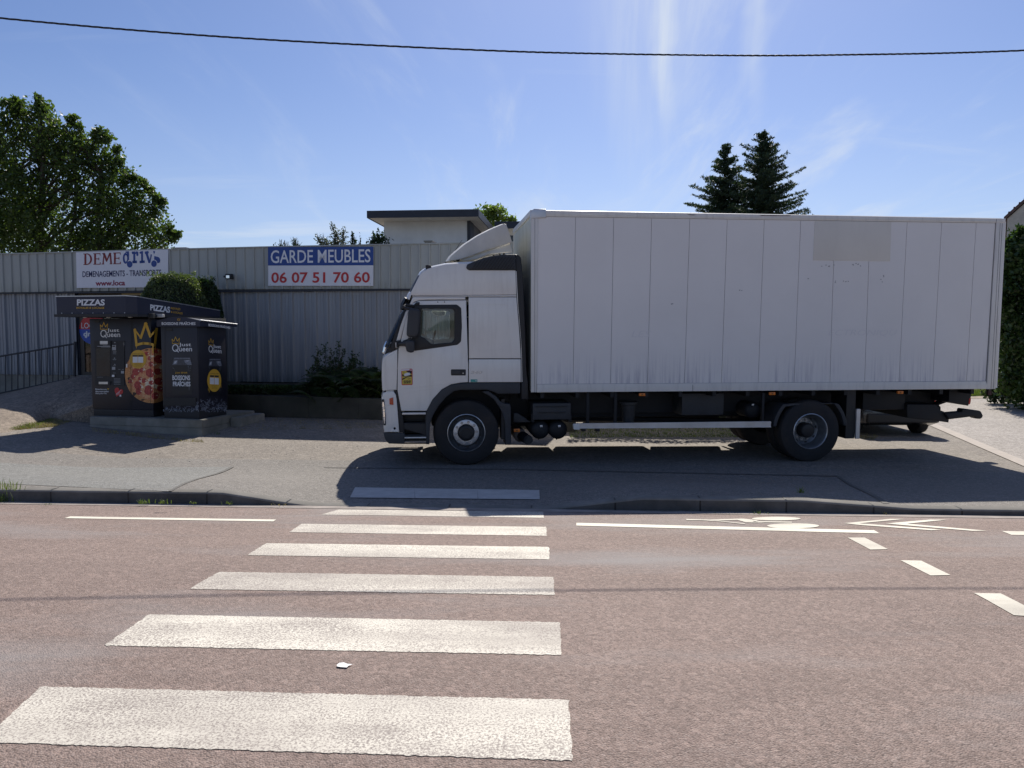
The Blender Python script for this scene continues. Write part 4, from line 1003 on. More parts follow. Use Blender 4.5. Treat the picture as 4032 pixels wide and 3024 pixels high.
text_px(LC, 'BOISSONS FRAÎCHES', *qz(135,132), *qz(625,183), M['white'], k2, -.005, .022)
text_px(LD_, 'BOISSONS FRAÎCHES', *qz(815,152), *qz(1130,200), M['white'], k2, -.005, .025, yr=(qz(0,198)[1], qz(0,240)[1]))
PX(LC, qz, stroke(((362,90),(366,118),(398,120),(403,88)),4)+stroke(((362,90),(374,106),(382,84),(392,104),(403,88)),4), M['gold'], k2, -.005, 'crown_logo')
logo(LF, lambda x, y: qz(280+x*1.005, 350+y), k2)
logo(LS, lambda x, y: qz(812+x*.655, 370+y*.95+.075*x), k2)
M['can_lo'] = simple('printed_can_shade', (.05,.055,.07), .4, var=.4, vscale=30); M['can_mid'] = simple('printed_can_metal', (.17,.185,.22), .4, var=.4, vscale=40); M['can_hi'] = simple('printed_can_highlight', (.42,.45,.50), .4, var=.3, vscale=40)
M['can_body'] = simple('printed_can_body', (.006,.007,.011), .4, var=.3)
def can(pl, x0, x1, y0, sc, par):
    g = lambda x, y: (x0+(x1-x0)*x, y0+sc*y)
    def p_(polys, m_, off): poly_px(pl, [[qz(*g(*p)) for p in q] for q in polys], m_, par, off, 'can_print')
    p_([[(-.02,.0),(1.02,.0),(1.06,1.0),(1.06,5.3),(-.06,5.3),(-.06,1.0)]], M['can_body'], -.003)
    p_([[(.04,.0),(.96,.0),(1.06,1.0),(-.06,1.0)]], M['can_lo'], -.0036)
    p_([[(.04,-.06),(.96,-.06),(.94,.06),(.06,.06)]], M['can_mid'], -.0042)
    p_([[(.60,.28),(.96,.24),(1.04,.95),(.82,.98),(.66,.62)], [(.06,.35),(.26,.28),(.22,.85),(-.02,.95)]], M['can_mid'], -.0042)
    p_([[(.09,.42),(.22,.36),(.18,.72),(.04,.80)], [(.70,.34),(.88,.32),(.86,.44),(.72,.46)]], M['can_hi'], -.0048)
    pts = []
    r2 = random.Random(int(x0))
    for i in range(60):
        x = r2.choice([r2.uniform(.80,1.0), r2.uniform(.80,1.0), r2.uniform(-.03,.1)]); y = r2.uniform(1.05,1.9); s = .008+.012*r2.random(); pts.append([(x,y),(x+s,y),(x+s,y+s*2.5),(x,y+s*2.5)])
    p_(pts, M['can_mid'], -.0042)
    p_([[(.86,3.1),(.93,3.05),(.94,4.6),(.87,4.7)]], M['can_lo'], -.0042)
can(LF, 300, 560, 665, 100, k2); can(LS, 822, 998, 682, 100, k2)
tx(LF, qz, 'Just drink', 330, 862, 510, 893, M['gold'], k2, -.0056, .02)
tx(LF, qz, 'BOISSONS', 290, 912, 547, 985, M['white'], k2, -.0056, .03, yr=(914,986)); tx(LF, qz, 'FRAÎCHES', 298, 988, 552, 1072, M['white'], k2, -.0056, .03, yr=(990,1074))
PX(LS, qz, [ell(898,988,102,165)]+[R_(808,1100,815,1135), R_(822,1110,829,1162), R_(990,1040,997,1092)], M['gold'], k2, -.006, 'round_sticker')
PX(LS, qz, [[(835,945),(896,950),(896,1045),(835,1040)], [(902,950),(963,956),(963,1048),(902,1045)]], M['white'], k2, -.0066, 'sticker_square'); PX(LS, qz, [[(836,912),(896,914),(896,938),(836,936)], [(902,914),(963,917),(963,941),(902,938)]], M['ink'], k2, -.0066, 'sticker_bar')
tx(LS, qz, "Téléchargez l'appli", 832, 878, 962, 898, M['ink'], k2, -.0066)
for y in (1055,1070,1085,1100): tx(LS, qz, 'commandez, payez', 858, y, 938, y+10, M['ink'], k2, -.0066)
kplate(LF, qz, 165, 1240, 640, 1352, .02, 'delivery_tray', M['black'], k2); kplate(LF, qz, 205, 235, 290, 268, .01, 'lock_plate', M['black'], k2)
for pts in (((182,212),(182,1236)), ((668,218),(668,1500))): PX(LF, qz, [R_(pts[0][0]-2, pts[0][1], pts[0][0]+2, pts[1][1])], M['ink'], k2, -.0035, 'panel_joint')
M['ice'] = simple('printed_ice', (.26,.29,.35), .4, var=.5, vscale=60)
r3 = random.Random(5)
def ice(pl, x0, x1, y0, y1, n_, sk=0.):
    P_ = []
    for i in range(n_):
        x = r3.uniform(x0, x1); y = y1-(y1-y0)*r3.random()**1.4*(.35+.65*abs(sin(x*.021))); pts = [(x, y)]; a = r3.uniform(0, 6.28)
        for k in range(4): a += r3.uniform(-1.1,1.1); pts.append((pts[-1][0]+r3.uniform(6,14)*cos(a), pts[-1][1]+r3.uniform(6,16)*sin(a)))
        pts = [(min(max(p[0], x0), x1), min(p[1], y1+20)) for p in pts]
        pts = [pts[0]]+[p for q, p in zip(pts[:-1], pts[1:]) if abs(p[0]-q[0])+abs(p[1]-q[1]) > 1]
        if len(pts) > 1: P_ += stroke(pts, r3.uniform(2,5.5))
    PX(pl, qz, P_, M['ice'], k2, -.0045, 'ice_print')
ice(LF, 160, 670, 1362, 1425, 60); ice(LF, 625, 672, 1260, 1420, 18); ice(LS, 700, 1078, 1235, 1425, 130)
# ============================================================ TRUCK
to = at_z(1835, 1834, 0.0); TYAW = radians(6.2); TLEAN = radians(.8)
TM = Matrix.Translation(to) @ Matrix.Rotation(TYAW, 4, 'Z') @ Matrix.Rotation(TLEAN, 4, 'X')
TI = TM.inverted(); EL_ = TI @ EYE
TP_ = Plane(to, TM.to_3x3() @ Vector((1,0,0)), TM.to_3x3() @ Vector((0,0,1)))
def tp(px, py, t=0.):
    h = TP_.hit(px, py, t); q = TI @ h; return (q.x, q.z)
def TPX(f, pts, t=0.): return [tp(*f(*p), t) for p in pts]
idf = lambda x, y: (x, y)
f5 = lambda x, y: (1450+.3617*x, 850+.3617*y)
f6 = lambda x, y: (1450+.3617*x, 1350+.3617*y)
f7 = lambda x, y: (1480+.24107*x, 1400+.24107*y)
fb = lambda x, y: (1900+.9638*x, 700+.9638*y)
fu = lambda x, y: (2100+.4521*x, 1500+.4521*y)
fr_ = lambda x, y: (2900+.5118*x, 1450+.5118*y)
ft = lambda x, y: (3350+.3083*x, 1500+.3083*y)
fm = lambda x, y: (1950+.1808*x, 1500+.1808*y)
truck = thing('box_truck', 'white high-roof box truck with a plain ribless white cargo body parked on the forecourt', 'truck', mat=TM)
def paint(name, col, dirt, amt, coat=.25, rough=.38):
    m, t, b, _ = node_mat(name); v = coord(t); n = noise(t, v, 1.3, 6, .6); n2 = noise(t, coord(t, 0, (4,4,.5)), 2.5, 7, .65)
    c = mixc(t, rng(t, n, .3, .7), tuple(x*.95 for x in col), tuple(min(1,x*1.04) for x in col)); c = mixc(t, rng(t, n2, .5, .8, 0, amt), c, dirt)
    t.links.new(c, b.inputs['Base Color']); b.inputs['Roughness'].default_value = rough; b.inputs['Coat Weight'].default_value = coat; b.inputs['Coat Roughness'].default_value = .15
    return m
M['cab'] = paint('cab_paint', (.76,.735,.68), (.46,.43,.38), .35, .6, .3)
M['boxtrim'] = paint('box_trim', (.71,.69,.64), (.36,.35,.32), .5, .1, .45)
def box_side_mat():
    m, t, b, _ = node_mat('box_side_paint'); tc = nn(t, 'ShaderNodeTexCoord'); sep = nn(t, 'ShaderNodeSeparateXYZ'); t.links.new(tc.outputs['Object'], sep.inputs[0])
    v = coord(t); n = noise(t, v, .9, 5, .6)
    c = mixc(t, rng(t, n, .3, .7), (.745,.725,.695), (.79,.77,.74))
    # washed-down drip streaks in the lower third
    mp = nn(t, 'ShaderNodeMapping'); t.links.new(tc.outputs['Object'], mp.inputs[0]); mp.inputs['Scale'].default_value = (22, 1, .55)
    dn = noise(t, mp.outputs[0], 1.0, 6, .75); gate = noise(t, coord(t, 0, (.9,1,.5)), 1.3, 3); low = rng(t, sep.outputs[2], 1.15, 1.95, 1, 0, True)
    k = mth(t, 'MULTIPLY', mth(t, 'MULTIPLY', rng(t, dn, .47, .62), rng(t, gate, .40, .52)), low)
    c = mixc(t, mth(t, 'MULTIPLY', k, .72), c, (.34,.33,.40))
    sc = noise(t, coord(t, 0, (1,1,2)), 5.5, 5, .7, 1.); c = mixc(t, rng(t, sc, .735, .76, 0, .45), c, (.30,.29,.31))
    t.links.new(c, b.inputs['Base Color']); b.inputs['Roughness'].default_value = .36; b.inputs['Specular IOR Level'].default_value = .5
    bump(t, b, noise(t, v, 1.4, 3), .22, .02); return m
M['boxside'] = box_side_mat()
M['boxfront'] = paint('box_front_panel', (.60,.62,.54), (.22,.24,.13), .85, .0, .55)
NW = 2.5
# --- front contour of the cab, bottom to top then back along the roof (outer silhouette)
c_panel = TPX(f6, [(150,522),(143,400),(144,250),(150,180),(165,150)])+TPX(f5, [(200,1500),(240,1478)])
c_screen = TPX(f5, [(175,1425),(235,1300),(300,1165),(350,1060),(385,1005)])
c_visor = TPX(f5, [(385,1005),(402,930),(412,900)])
c_brow = TPX(f5, [(412,900),(430,850),(452,822)])
c_upwin = TPX(f5, [(452,822),(495,735),(545,642)])
c_roof = TPX(f5, [(545,642),(562,608),(600,575),(640,556),(700,541),(840,511),(1000,497),(1160,489),(1360,450),(1600,430)])
def insetc(C, e):
    out = []
    for i, p in enumerate(C):
        a = Vector(C[max(i-1,0)]); b = Vector(C[min(i+1,len(C)-1)]); d = (b-a).normalized(); n = Vector((d.y, -d.x))
        out.append(Vector(p)+n*e)
    return out
SL = [(.0,.055),(.012,.03),(.04,.012),(.10,.0),(.35,-.02),(.8,-.035),(1.25,-.04)]
SL = SL+[(NW-t, e) for t, e in SL[-2::-1]]
def loft(name, C, mat, SL=SL, th=0., smooth=60, k=1.0, par=None):
    v = []; n = len(C)
    for t, e in SL:
        for p in insetc(C, e*k): v.append((p.x, t, p.y))
    f = [(i*n+j, i*n+j+1, (i+1)*n+j+1, (i+1)*n+j) for i in range(len(SL)-1) for j in range(n-1)]
    return mk(name, v, f, mat, par or truck, True, smooth)
loft('front_panel', c_panel, M['cab']); loft('windscreen', c_screen, M['windscreen']); loft('roof', c_roof, M['cab']); loft('brow', c_brow, M['cab'])
loft('upper_front_panel', c_upwin, M['black']); 
loft('cowl', [c_panel[-1], c_screen[0]], M['black'])
vis = loft('sun_visor', TPX(f5, [(372,1012),(376,962),(408,900),(440,905),(446,965)]), M['black'], [(.02,0),(.08,-.03),(.35,-.05),(1.25,-.06),(2.15,-.05),(2.42,-.03),(2.48,0)])
# --- side sheets
def sides(name, outl, holes=(), mat=None, t0=0., t1=.03, bev=.008, far=True, r=.0, par=truck):
    o = plate(name, rpoly(outl, r) if r else outl, holes, t0, t1, mat or M['cab'], par, bev)
    if far: plate(name, rpoly(outl, r) if r else outl, holes, NW-t1, NW-t0, mat or M['cab'], par, bev)
    return o
up = TPX(f5, [(480,868),(462,835),(505,752),(556,650),(580,618),(640,578),(700,560),(840,530),(1000,517),(1070,517),(1095,590),(1603,592),(1612,858)])
sides('upper_side_panel', up)
door_o = TPX(f5, [(490,948),(560,925),(1066,919),(1088,1659)])+TPX(f6, [(1085,428),(1000,434),(900,452),(800,507),(700,617),(634,741),(360,741),(318,512),(322,240),(330,60)])+TPX(f5, [(362,1330),(405,1150),(445,1020)])
win = TPX(f5, [(575,1008),(920,1010),(940,1045),(938,1340),(912,1378),(690,1397),(570,1310)])
seal = TPX(f5, [(520,968),(965,965),(1012,1003),(1020,1200),(1010,1368),(972,1404),(505,1470),(440,1455),(400,1420),(370,1400),(372,1360),(440,1335),(480,1330),(470,1000)])
door = plate('door', door_o, [rpoly(win, .03)], 0, .035, M['cab'], truck, .008)
plate('door', door_o, [rpoly(win, .03)], NW-.035, NW, M['cab'], truck, .008)
plate('window_seal', rpoly(seal, .02), [rpoly(win, .03)], -.004, .004, M['black'], door, .002)
plate('window_glass', rpoly(win, .03), [], .012, .018, M['glass'], door, .001); plate('window_glass', rpoly(win, .03), [], NW-.018, NW-.012, M['glass'], truck, .001)
sides('roof_gutter', TPX(f5, [(484,884),(1058,884),(1058,910),(640,913),(560,917),(500,935),(462,1000),(452,960)]))
sides('gutter_line', TPX(f5, [(478,871),(1612,861),(1612,880),(1070,880),(480,880)]), t1=.02)
sides('sleeper_panel', TPX(f5, [(1092,886),(1613,886),(1636,1150),(1652,1380),(1662,1552),(1096,1552)]))
sides('locker_door', TPX(f6, [(1096,178),(1660,178),(1662,428),(1094,430)]))
sides('rear_edge', TPX(f5, [(1606,600),(1616,600),(1636,1000),(1670,1400),(1680,1800)])+TPX(f6, [(1680,428),(1668,428),(1668,178)])+TPX(f5, [(1660,1380),(1642,1150),(1618,886)]), t1=.025)
sides('corner_panel', TPX(f5, [(172,1535),(235,1492),(318,1450),(317,1659)])+TPX(f6, [(309,512),(155,520),(149,400),(150,240),(160,180)]), t0=.004)
sides('windscreen_pillar', TPX(f5, [(413,1024),(440,1026),(355,1335),(318,1440),(296,1440),(300,1380),(352,1190)]), t0=.004)
sides('windscreen_surround', TPX(f5, [(388,1012),(410,1020),(350,1185),(296,1378),(300,1448),(230,1486),(182,1510),(190,1470),(240,1440),(300,1240),(345,1110)]), t0=.006, mat=M['black'], bev=.004)
# thin raised outlines on the upper side and the sleeper
def ringp(outl, w_, r):
    a = rpoly(outl, r); c = Vector((sum(p[0] for p in a)/len(a), sum(p[1] for p in a)/len(a)))
    return a, [tuple(Vector(p)+(c-Vector(p)).normalized()*w_) for p in a]
for o_ in (TPX(f5, [(650,632),(1520,610),(1510,806),(600,820)]), TPX(f5, [(1160,960),(1520,958),(1552,1460),(1165,1465)])):
    a, b = ringp(o_, .010, .06); plate('pressed_outline', a, [b], -.0025, .004, M['cab'], truck, .001)
# inner shell: floor, back wall, dash, seats, wheel
mb = MB(); x0 = tp(*f6(150,500))[0]; x1 = tp(*f6(1660,500))[0]
wf = tp(*f6(700,432))[1]; wd = tp(*f6(700,745))[1]
mb.box(x0+.08, x1-.02, .06, NW-.06, wf-.02, wf+.06); mb.box(x1-.08, x1-.03, .06, NW-.06, wf, tp(*f5(1600,600))[1]); mb.box(x0+.1, tp(*f6(620,0))[0], .06, NW-.06, wd, wf)
mb.build('cab_floor', M['black'], truck)
mb = MB(); xw = tp(*f5(1090,1400))[0]; zs = tp(*f5(0,1600))[1]
mb.box(xw+.02, x1-.1, .08, NW-.08, zs, zs+.35, .03); mb.build('bunk', M['seat'], truck)
mb = MB(); du0 = tp(*f5(230,1500))[0]+.12; mb.box(du0, du0+.42, .08, NW-.08, wf+.1, tp(*f5(0,1425))[1], .05); mb.build('dashboard', M['charcoal'], truck, smooth=40)
def seat(t0, label=None):
    m_ = MB(); s0 = tp(*f5(960,1400))[0]; zz = wf+.3
    m_.box(s0-.35, s0+.15, t0, t0+.5, zz, zz+.16, .05); m_.box(s0+.12, s0+.28, t0, t0+.5, zz+.1, zz+.72, .05); m_.box(s0+.16, s0+.26, t0+.12, t0+.38, zz+.74, zz+.92, .04); return m_.build('seat', M['seat'], truck, smooth=40)
seat(.3); seat(1.7)
bm = bmesh.new(); MB_ = MB()
ctr = Vector((du0+.55, .55, tp(*f5(0,1400))[1])); ring_ = [ctr+Vector((.10*cos(a)*.5, .22*sin(a), .2*cos(a))) for a in [2*pi*k/24 for k in range(25)]]; bm.free()
MB_.tube(ring_, .014, 6, False).tube([ctr-Vector((0,.2,0)), ctr+Vector((0,.2,0))], .016, 6).build('steering_wheel', M['black'], truck, smooth=50)
# far-side things seen through the door glass
FT = 2.78
mbm = [tp(*f5(*p), FT) for p in ((692,1020),(845,1016),(850,1050),(835,1088),(770,1092),(715,1078),(690,1050))]
plate('kerb_mirror', rpoly(mbm, .04), [], FT, FT+.05, M['chrome'], truck, .01)
MB().tube([(mbm[0][0]+.25, FT, mbm[0][1]), (mbm[0][0]+.2, NW+.0, mbm[0][1]+.15)], .015).build('mirror_arm', M['black'], truck)
mbm = [tp(*f5(*p), 1.4) for p in ((560,1200),(650,1178),(790,1165),(800,1130),(690,1142),(560,1165))]
# --- roof deflector
td = .30
dtop = TPX(f5, [(868,492),(900,440),(960,385),(1050,310),(1200,212),(1340,140),(1480,82)], td)
dside = TPX(f5, [(868,492),(900,442),(960,387),(1050,312),(1200,214),(1340,142),(1478,84),(1502,92),(1535,180),(1566,288),(1430,328),(1280,372),(1130,432),(1010,470)], td)
dr_ = thing  # keep name free
defl = loft('roof_deflector', dtop, M['whiteplastic'], [(td,.03),(td+.03,.008),(td+.12,-.01),(td+.4,-.04),(1.25,-.05),(NW-td-.4,-.04),(NW-td-.12,-.01),(NW-td-.03,.008),(NW-td,.03)])
plate('deflector_side', dside, [], td, td+.03, M['whiteplastic'], defl, .01); plate('deflector_side', dside, [], NW-td-.03, NW-td, M['whiteplastic'], defl, .01)
d2 = TPX(f5, [(1010,478),(1160,430),(1350,368),(1540,297),(1552,330),(1568,392),(1490,400),(1310,418),(1180,470),(1040,492)], td+.06)
plate('deflector_underpanel', d2, [], td+.05, td+.08, M['whiteplastic'], defl, .008); plate('deflector_underpanel', d2, [], NW-td-.08, NW-td-.05, M['whiteplastic'], defl, .008)
for x in (975,): 
    a = tp(*f5(x,478), td+.1); MB().lathe([(.03,0),(.03,.05)], (a[0], td+.05, a[1]), 'y', 14).build('deflector_hinge', M['black'], defl, smooth=40)
for p, q in (((1365,425),(1365,470)), ((1430,405),(1440,440)), ((1480,402),(1470,440))):
    a = tp(*f5(*p), .5); b = tp(*f5(*q), .5); MB().tube([(a[0],.5,a[1]),(b[0],.5,b[1])], .014).build('deflector_strut', M['black'], defl)
a = tp(*f5(925,412), .7); b = tp(*f5(1020,264), .7); MB().tube([(a[0],.7,a[1]),(b[0],.7,b[1])], [.006,.003], 5).build('aerial', M['black'], truck)
# --- ribbed side wind deflector and rear collar
wdp = TPX(f5, [(1066,560),(1080,528),(1160,492),(1260,455),(1380,432),(1500,420),(1600,420),(1606,590),(1100,592),(1075,580)], -.01)
wdf = sides('side_air_deflector', wdp, mat=M['charcoal'], t0=-.02, t1=.02, bev=.012, r=.01)
for k in range(15):
    xx = 1120+34*k; p = [(xx,582),(xx+14,582),(xx+112,445),(xx+98,445)]
    lim = lambda x: 560-(x-1070)*1.0 if x < 1110 else (520-(x-1110)*.32 if x < 1250 else (475-(x-1250)*.3 if x < 1380 else 438))
    def cl(px_, py_): 
        px_ = min(px_, 1590); return (px_, max(py_, lim(px_)+8))
    if xx+14 > 1590: continue
    # clip each diagonal rib to the deflector outline
    out = []
    for (ax, ay), (bx, by) in (((xx,582),(xx+98,445)), ((xx+14,582),(xx+112,445))):
        t_ = 1.
        for s_ in range(40):
            q = s_/39; X = ax+(bx-ax)*q; Y = ay+(by-ay)*q
            if Y < lim(X)+8 or X > 1590: t_ = q; break
        out.append((ax+(bx-ax)*t_, ay+(by-ay)*t_))
    rb = TPX(f5, [(xx,582),(xx+14,582),out[1],out[0]], -.03); plate('rib', rb, [], -.034, -.018, M['black'], wdf, .002)
col = TPX(f5, [(1600,417),(1640,425),(1662,455),(1672,520),(1690,750),(1700,1000),(1712,1300),(1722,1659)])+TPX(f6, [(1740,430),(1745,620),(1665,620),(1665,432),(1678,430)])+TPX(f5, [(1678,1659),(1652,1380),(1616,886),(1604,596)])
sides('rear_collar', col, mat=M['black'], t0=.0, t1=.45, bev=.02)
MB().tube([(tp(*f6(1680,157))[0], .03, tp(*f6(1680,157))[1]), (tp(*f6(1698,157))[0], .03, tp(*f6(1698,157))[1])], .012).build('catch', M['steel'], truck)
# roof marker
mp_ = TPX(f5, [(622,540),(640,532),(683,538),(690,572),(640,597),(626,578)], .02)
sides('roof_marker', mp_, mat=M['black'], t0=.01, t1=.13, bev=.008)
# --- mirrors on the near side
tm_ = -.24
mo = [tp(*f5(*p), tm_) for p in ((452,1004),(540,1012),(562,1035),(564,1080),(548,1290),(520,1326),(440,1322),(416,1300),(418,1230),(432,1060))]
mir = plate('mirror_housing', rpoly(mo, .03), [], tm_, tm_+.16, M['charcoal'], truck, .035)
mo = [tp(*f5(*p), tm_) for p in ((410,1368),(440,1352),(500,1362),(504,1420),(498,1482),(460,1492),(415,1474),(406,1430))]
plate('wide_mirror_housing', rpoly(mo, .02), [], tm_, tm_+.12, M['charcoal'], mir, .025)
P = lambda x, y, t: Vector((tp(*f5(x,y), t)[0], t, tp(*f5(x,y), t)[1]))
MB().tube([P(495,985,.0), P(410,972,-.10), P(384,990,-.14), P(420,1010,-.17), P(480,1014,-.17)], .024, 8).build('mirror_arm', M['black'], mir, smooth=50)
MB().tube([P(330,1395,.0), P(380,1392,-.12), P(430,1392,-.18)], .035, 8).tube([P(450,1325,-.17), P(450,1360,-.17)], .025, 8).build('mirror_arm', M['black'], mir, smooth=50)
plate('mirror_foot', TPX(f5, [(300,1360),(345,1352),(360,1370),(345,1400),(330,1438),(300,1430)], -.01), [], -.03, .01, M['black'], mir, .008)
plate('mirror_foot', TPX(f5, [(480,985),(520,942),(560,938),(558,966),(520,975)], -.01), [], -.02, .004, M['black'], mir, .006)
plate('corner_cover', TPX(f5, [(545,1305),(615,1330),(690,1400),(640,1430),(520,1455),(505,1330)], -.006), [], -.012, .002, M['black'], door, .003)
MB().tube([P(300,1378,-.045), P(303,1430,-.045)], .010, 8).build('hinge_pin', M['steel'], mir)
mo = [tp(*f5(*p), .25) for p in ((150,1490),(165,1420),(185,1370),(215,1356),(232,1368),(225,1420),(205,1480),(170,1506))]
plate('front_mirror', rpoly(mo, .015), [], .22, .42, M['chrome'], truck, .03)
mo = [tp(*f5(*p), .2) for p in ((180,1395),(196,1400),(190,1450),(178,1440))]
MB().tube([P(205,1480,.3), P(250,1440,.3)], .012).build('mirror_arm', M['black'], truck)
MB().tube([P(200,1470,.5), P(300,1200,.5)], [.012,.006]).tube([P(190,1450,1.2), P(290,1210,1.2)], [.012,.006]).build('wiper', M['black'], truck)
# --- handle, badge, stickers
hd = plate('handle_recess', rpoly(TPX(f6, [(900,288),(1062,288),(1062,355),(900,355)]), .015), [], -.004, .004, M['black'], door, .002)
plate('door_handle', rpoly(TPX(f6, [(912,300),(1000,300),(1000,340),(912,340)]), .01), [], -.016, -.005, M['charcoal'], door, .004)
a = tp(*f6(1033,330)); MB().lathe([(.010,0),(.010,-.006)], (a[0], -.004, a[1]), 'y', 12).build('lock', M['steel'], door)
def ttext(body, f, x0, y0, x1, y1, t, mat, bold=.02, name='lettering', shear=0., par=truck):
    v, fc = text_mesh(body, bold, shear); a = tp(*f(x0,y0), t); b = tp(*f(x1,y1), t)
    return mk(name, [(a[0]+(b[0]-a[0])*p[0], t, b[1]+(a[1]-b[1])*p[1]) for p in v], fc, mat, par, True, fix=False)
ttext('340', f6, 1113, 305, 1243, 338, -.004, M['steel'], .05, 'badge', .2)
def tpoly(polys, f, t, mat, name, par=truck):
    from mathutils.geometry import tessellate_polygon
    vs = []; fs = []
    for q in polys:
        c = [tp(*f(*p), t) for p in q]; n = len(vs); vs += [(p[0], t, p[1]) for p in c]
        for tr in tessellate_polygon([[Vector((p[0], p[1], 0)) for p in c]]): fs.append(tuple(n+i for i in tr))
    return mk(name, vs, fs, mat, par, True, fix=False)
RR = lambda a, b, c, d: [(a,b),(c,b),(c,d),(a,d)]
tpoly([RR(1115,397,1188,426)], f6, -.003, simple('teal_sticker', (.05,.32,.27), .4), 'green_sticker')
tpoly([RR(1098,400,1113,424)], f6, -.003, M['white'], 'green_sticker'); tpoly(stroke(((1168,408),(1174,418)),4)+stroke(((1174,418),(1184,402)),4), f6, -.0036, M['white'], 'green_sticker')
M['warn'] = simple('warning_yellow', (.62,.46,.06), .5, var=.05)
ws = plate('warning_sticker', rpoly([tp(*f7(*p)) for p in ((414,222),(585,214),(598,230),(600,470),(590,480),(428,484),(420,470))], .008), [], -.0022, .002, M['signred'], door, .0005)
tpoly([[(428,256),(585,248),(588,466),(432,470)]], f7, -.0030, M['warn'], 'sticker_field', door)
tpoly([[(490,252),(585,248),(585,300),(545,290),(520,275)], [(428,305),(470,318),(470,330),(428,335)], [(432,402),(432,375),(520,338),(585,320),(585,345),(530,345)], [(430,345),(585,312),(586,322),(436,352)]], f7, -.0036, M['ink'], 'sticker_print', door)
tpoly([[(460,300),(500,284),(545,278),(562,295),(556,318),(510,330),(466,335)]], f7, -.0042, M['white'], 'sticker_print', door)
tpoly([[(416,226),(555,220),(548,240),(416,252)], RR(566,228,582,246)], f7, -.0030, M['white'], 'sticker_print', door)
tpoly(stroke(((523,358),(527,388)),4)+stroke(((527,388),(570,380)),4)+stroke(((570,380),(523,358)),4)+stroke(((447,272),(450,290)),3)+stroke(((450,290),(474,286)),3)+stroke(((474,286),(447,272)),3), f7, -.0036, M['ink'], 'sticker_print', door)
ttext('ANGLES', f7, 448, 405, 572, 430, -.0036, M['ink'], .06, 'lettering', 0, door); ttext('MORTS', f7, 455, 434, 566, 457, -.0036, M['ink'], .06, 'lettering', 0, door)
# pressed crease under the sticker: a thin strip of the same paint
plate('door_crease', [tp(*f7(*p)) for p in ((360,556),(700,512),(1100,470),(1100,476),(700,520),(360,566))], [], -.003, .004, M['cab'], door, .0015)
plate('door_crease', [tp(*f7(*p)) for p in ((420,620),(700,575),(900,545),(900,549),(700,582),(420,630))], [], -.003, .004, M['cab'], door, .0015)
for x in (757, 830):
    a = tp(*f5(x,938)); MB().lathe([(.009,0),(.009,-.002)], (a[0], -.001, a[1]), 'y', 10).build('plug', M['black'], door)
# --- bumper, lamps, steps
bc = TPX(f7, [(130,1255),(118,1150),(100,960),(92,800),(90,690),(105,635),(130,600)])
loft('bumper', bc, M['cab'], k=1.1)
bp = TPX(f7, [(136,1252),(124,1130),(108,960),(100,800),(98,690),(115,640),(150,598),(290,588),(325,640),(340,720),(362,1000),(380,1250)])
hole_ = [tp(*f7(*p)) for p in ell(307,1192,19,20,20)]
sides('bumper_side', bp, [hole_], t0=.0, t1=.04)
sides('bumper_neck', TPX(f7, [(165,575),(285,568),(300,590),(165,600)]), t0=.03, t1=.05, bev=.004)
sides('black_corner_strip', TPX(f7, [(287,568),(345,556),(375,580),(402,625),(412,918),(440,1000),(470,1260),(383,1256),(365,1000),(344,700),(325,620)]), t0=.015, t1=.04, mat=M['black'])
hl = sides('headlight', rpoly(TPX(f7, [(94,715),(135,712),(150,860),(162,1000),(164,1135),(125,1140),(112,1000),(100,850)]), .01), t0=-.008, t1=.02, mat=M['lens'], bev=.004)
plate('headlight_rim', rpoly(TPX(f7, [(94,715),(135,712),(150,860),(162,1000),(164,1135),(125,1140),(112,1000),(100,850)]), .01), [rpoly(TPX(f7, [(102,750),(130,755),(143,870),(150,1000),(150,1110),(132,1110),(120,1000),(108,860)]), .01)], -.014, -.006, M['black'], hl, .002)
tpoly([RR(108,765,140,835), RR(118,880,148,905), RR(122,920,152,1000)], f7, -.009, M['chrome'], 'reflector', hl)
plate('indicator', rpoly(TPX(f7, [(222,700),(282,682),(288,805),(224,798)]), .008), [], -.014, .0, simple('indicator_lens', (.50,.07,.02), .25), truck, .004)
plate('indicator_shield', TPX(f7, [(175,805),(272,806),(272,815),(175,812)]), [], -.012, .0, M['alu'], truck, .002)
loft('lower_bumper', TPX(f7, [(300,1447),(215,1440),(170,1400),(140,1340),(122,1262)]), M['charcoal'], k=1.)
sides('lower_bumper_side', TPX(f7, [(122,1262),(382,1264),(470,1272),(470,1447),(215,1440),(170,1400),(140,1340)]), t0=.0, t1=.06, mat=M['charcoal'], bev=.01)
plate('lower_bumper_side', TPX(f7, [(225,1442),(470,1447),(472,1300),(140,1300)]), [], .06, .1, M['black'], truck, .002) if False else None
stp = sides('step_module', TPX(f7, [(415,930),(822,930),(860,1000),(876,1120),(876,1450),(460,1450),(460,1272),(440,1200),(425,1000)]), [TPX(f7, [(445,985),(800,985),(806,1100),(440,1105)]), TPX(f7, [(455,1120),(810,1115),(815,1295),(470,1298)])], t0=.03, t1=.10, mat=M['black'], bev=.01)
mb = MB(); a = tp(*f7(430,985)); b = tp(*f7(830,1440)); mb.box(a[0], b[0], .3, .33, b[1], a[1]); mb.build('step_back', M['black'], stp)
for y0, y1, t0 in ((1102,1120,.03), (1300,1326,.0)):
    a = tp(*f7(440,y1)); b = tp(*f7(825,y0)); MB().box(a[0], b[0], t0+.0, .3, a[1]-.012, a[1]+.012, .004).build('step_tread', M['charcoal'], stp)
def bar7(x0, y0, x1, y1, t0, t1, name, mat, par, b=.004):
    a = tp(*f7(x0,y1), t0); c = tp(*f7(x1,y0), t0); return MB().box(a[0], c[0], t0, t1, a[1], c[1], b).build(name, mat, par, smooth=40)
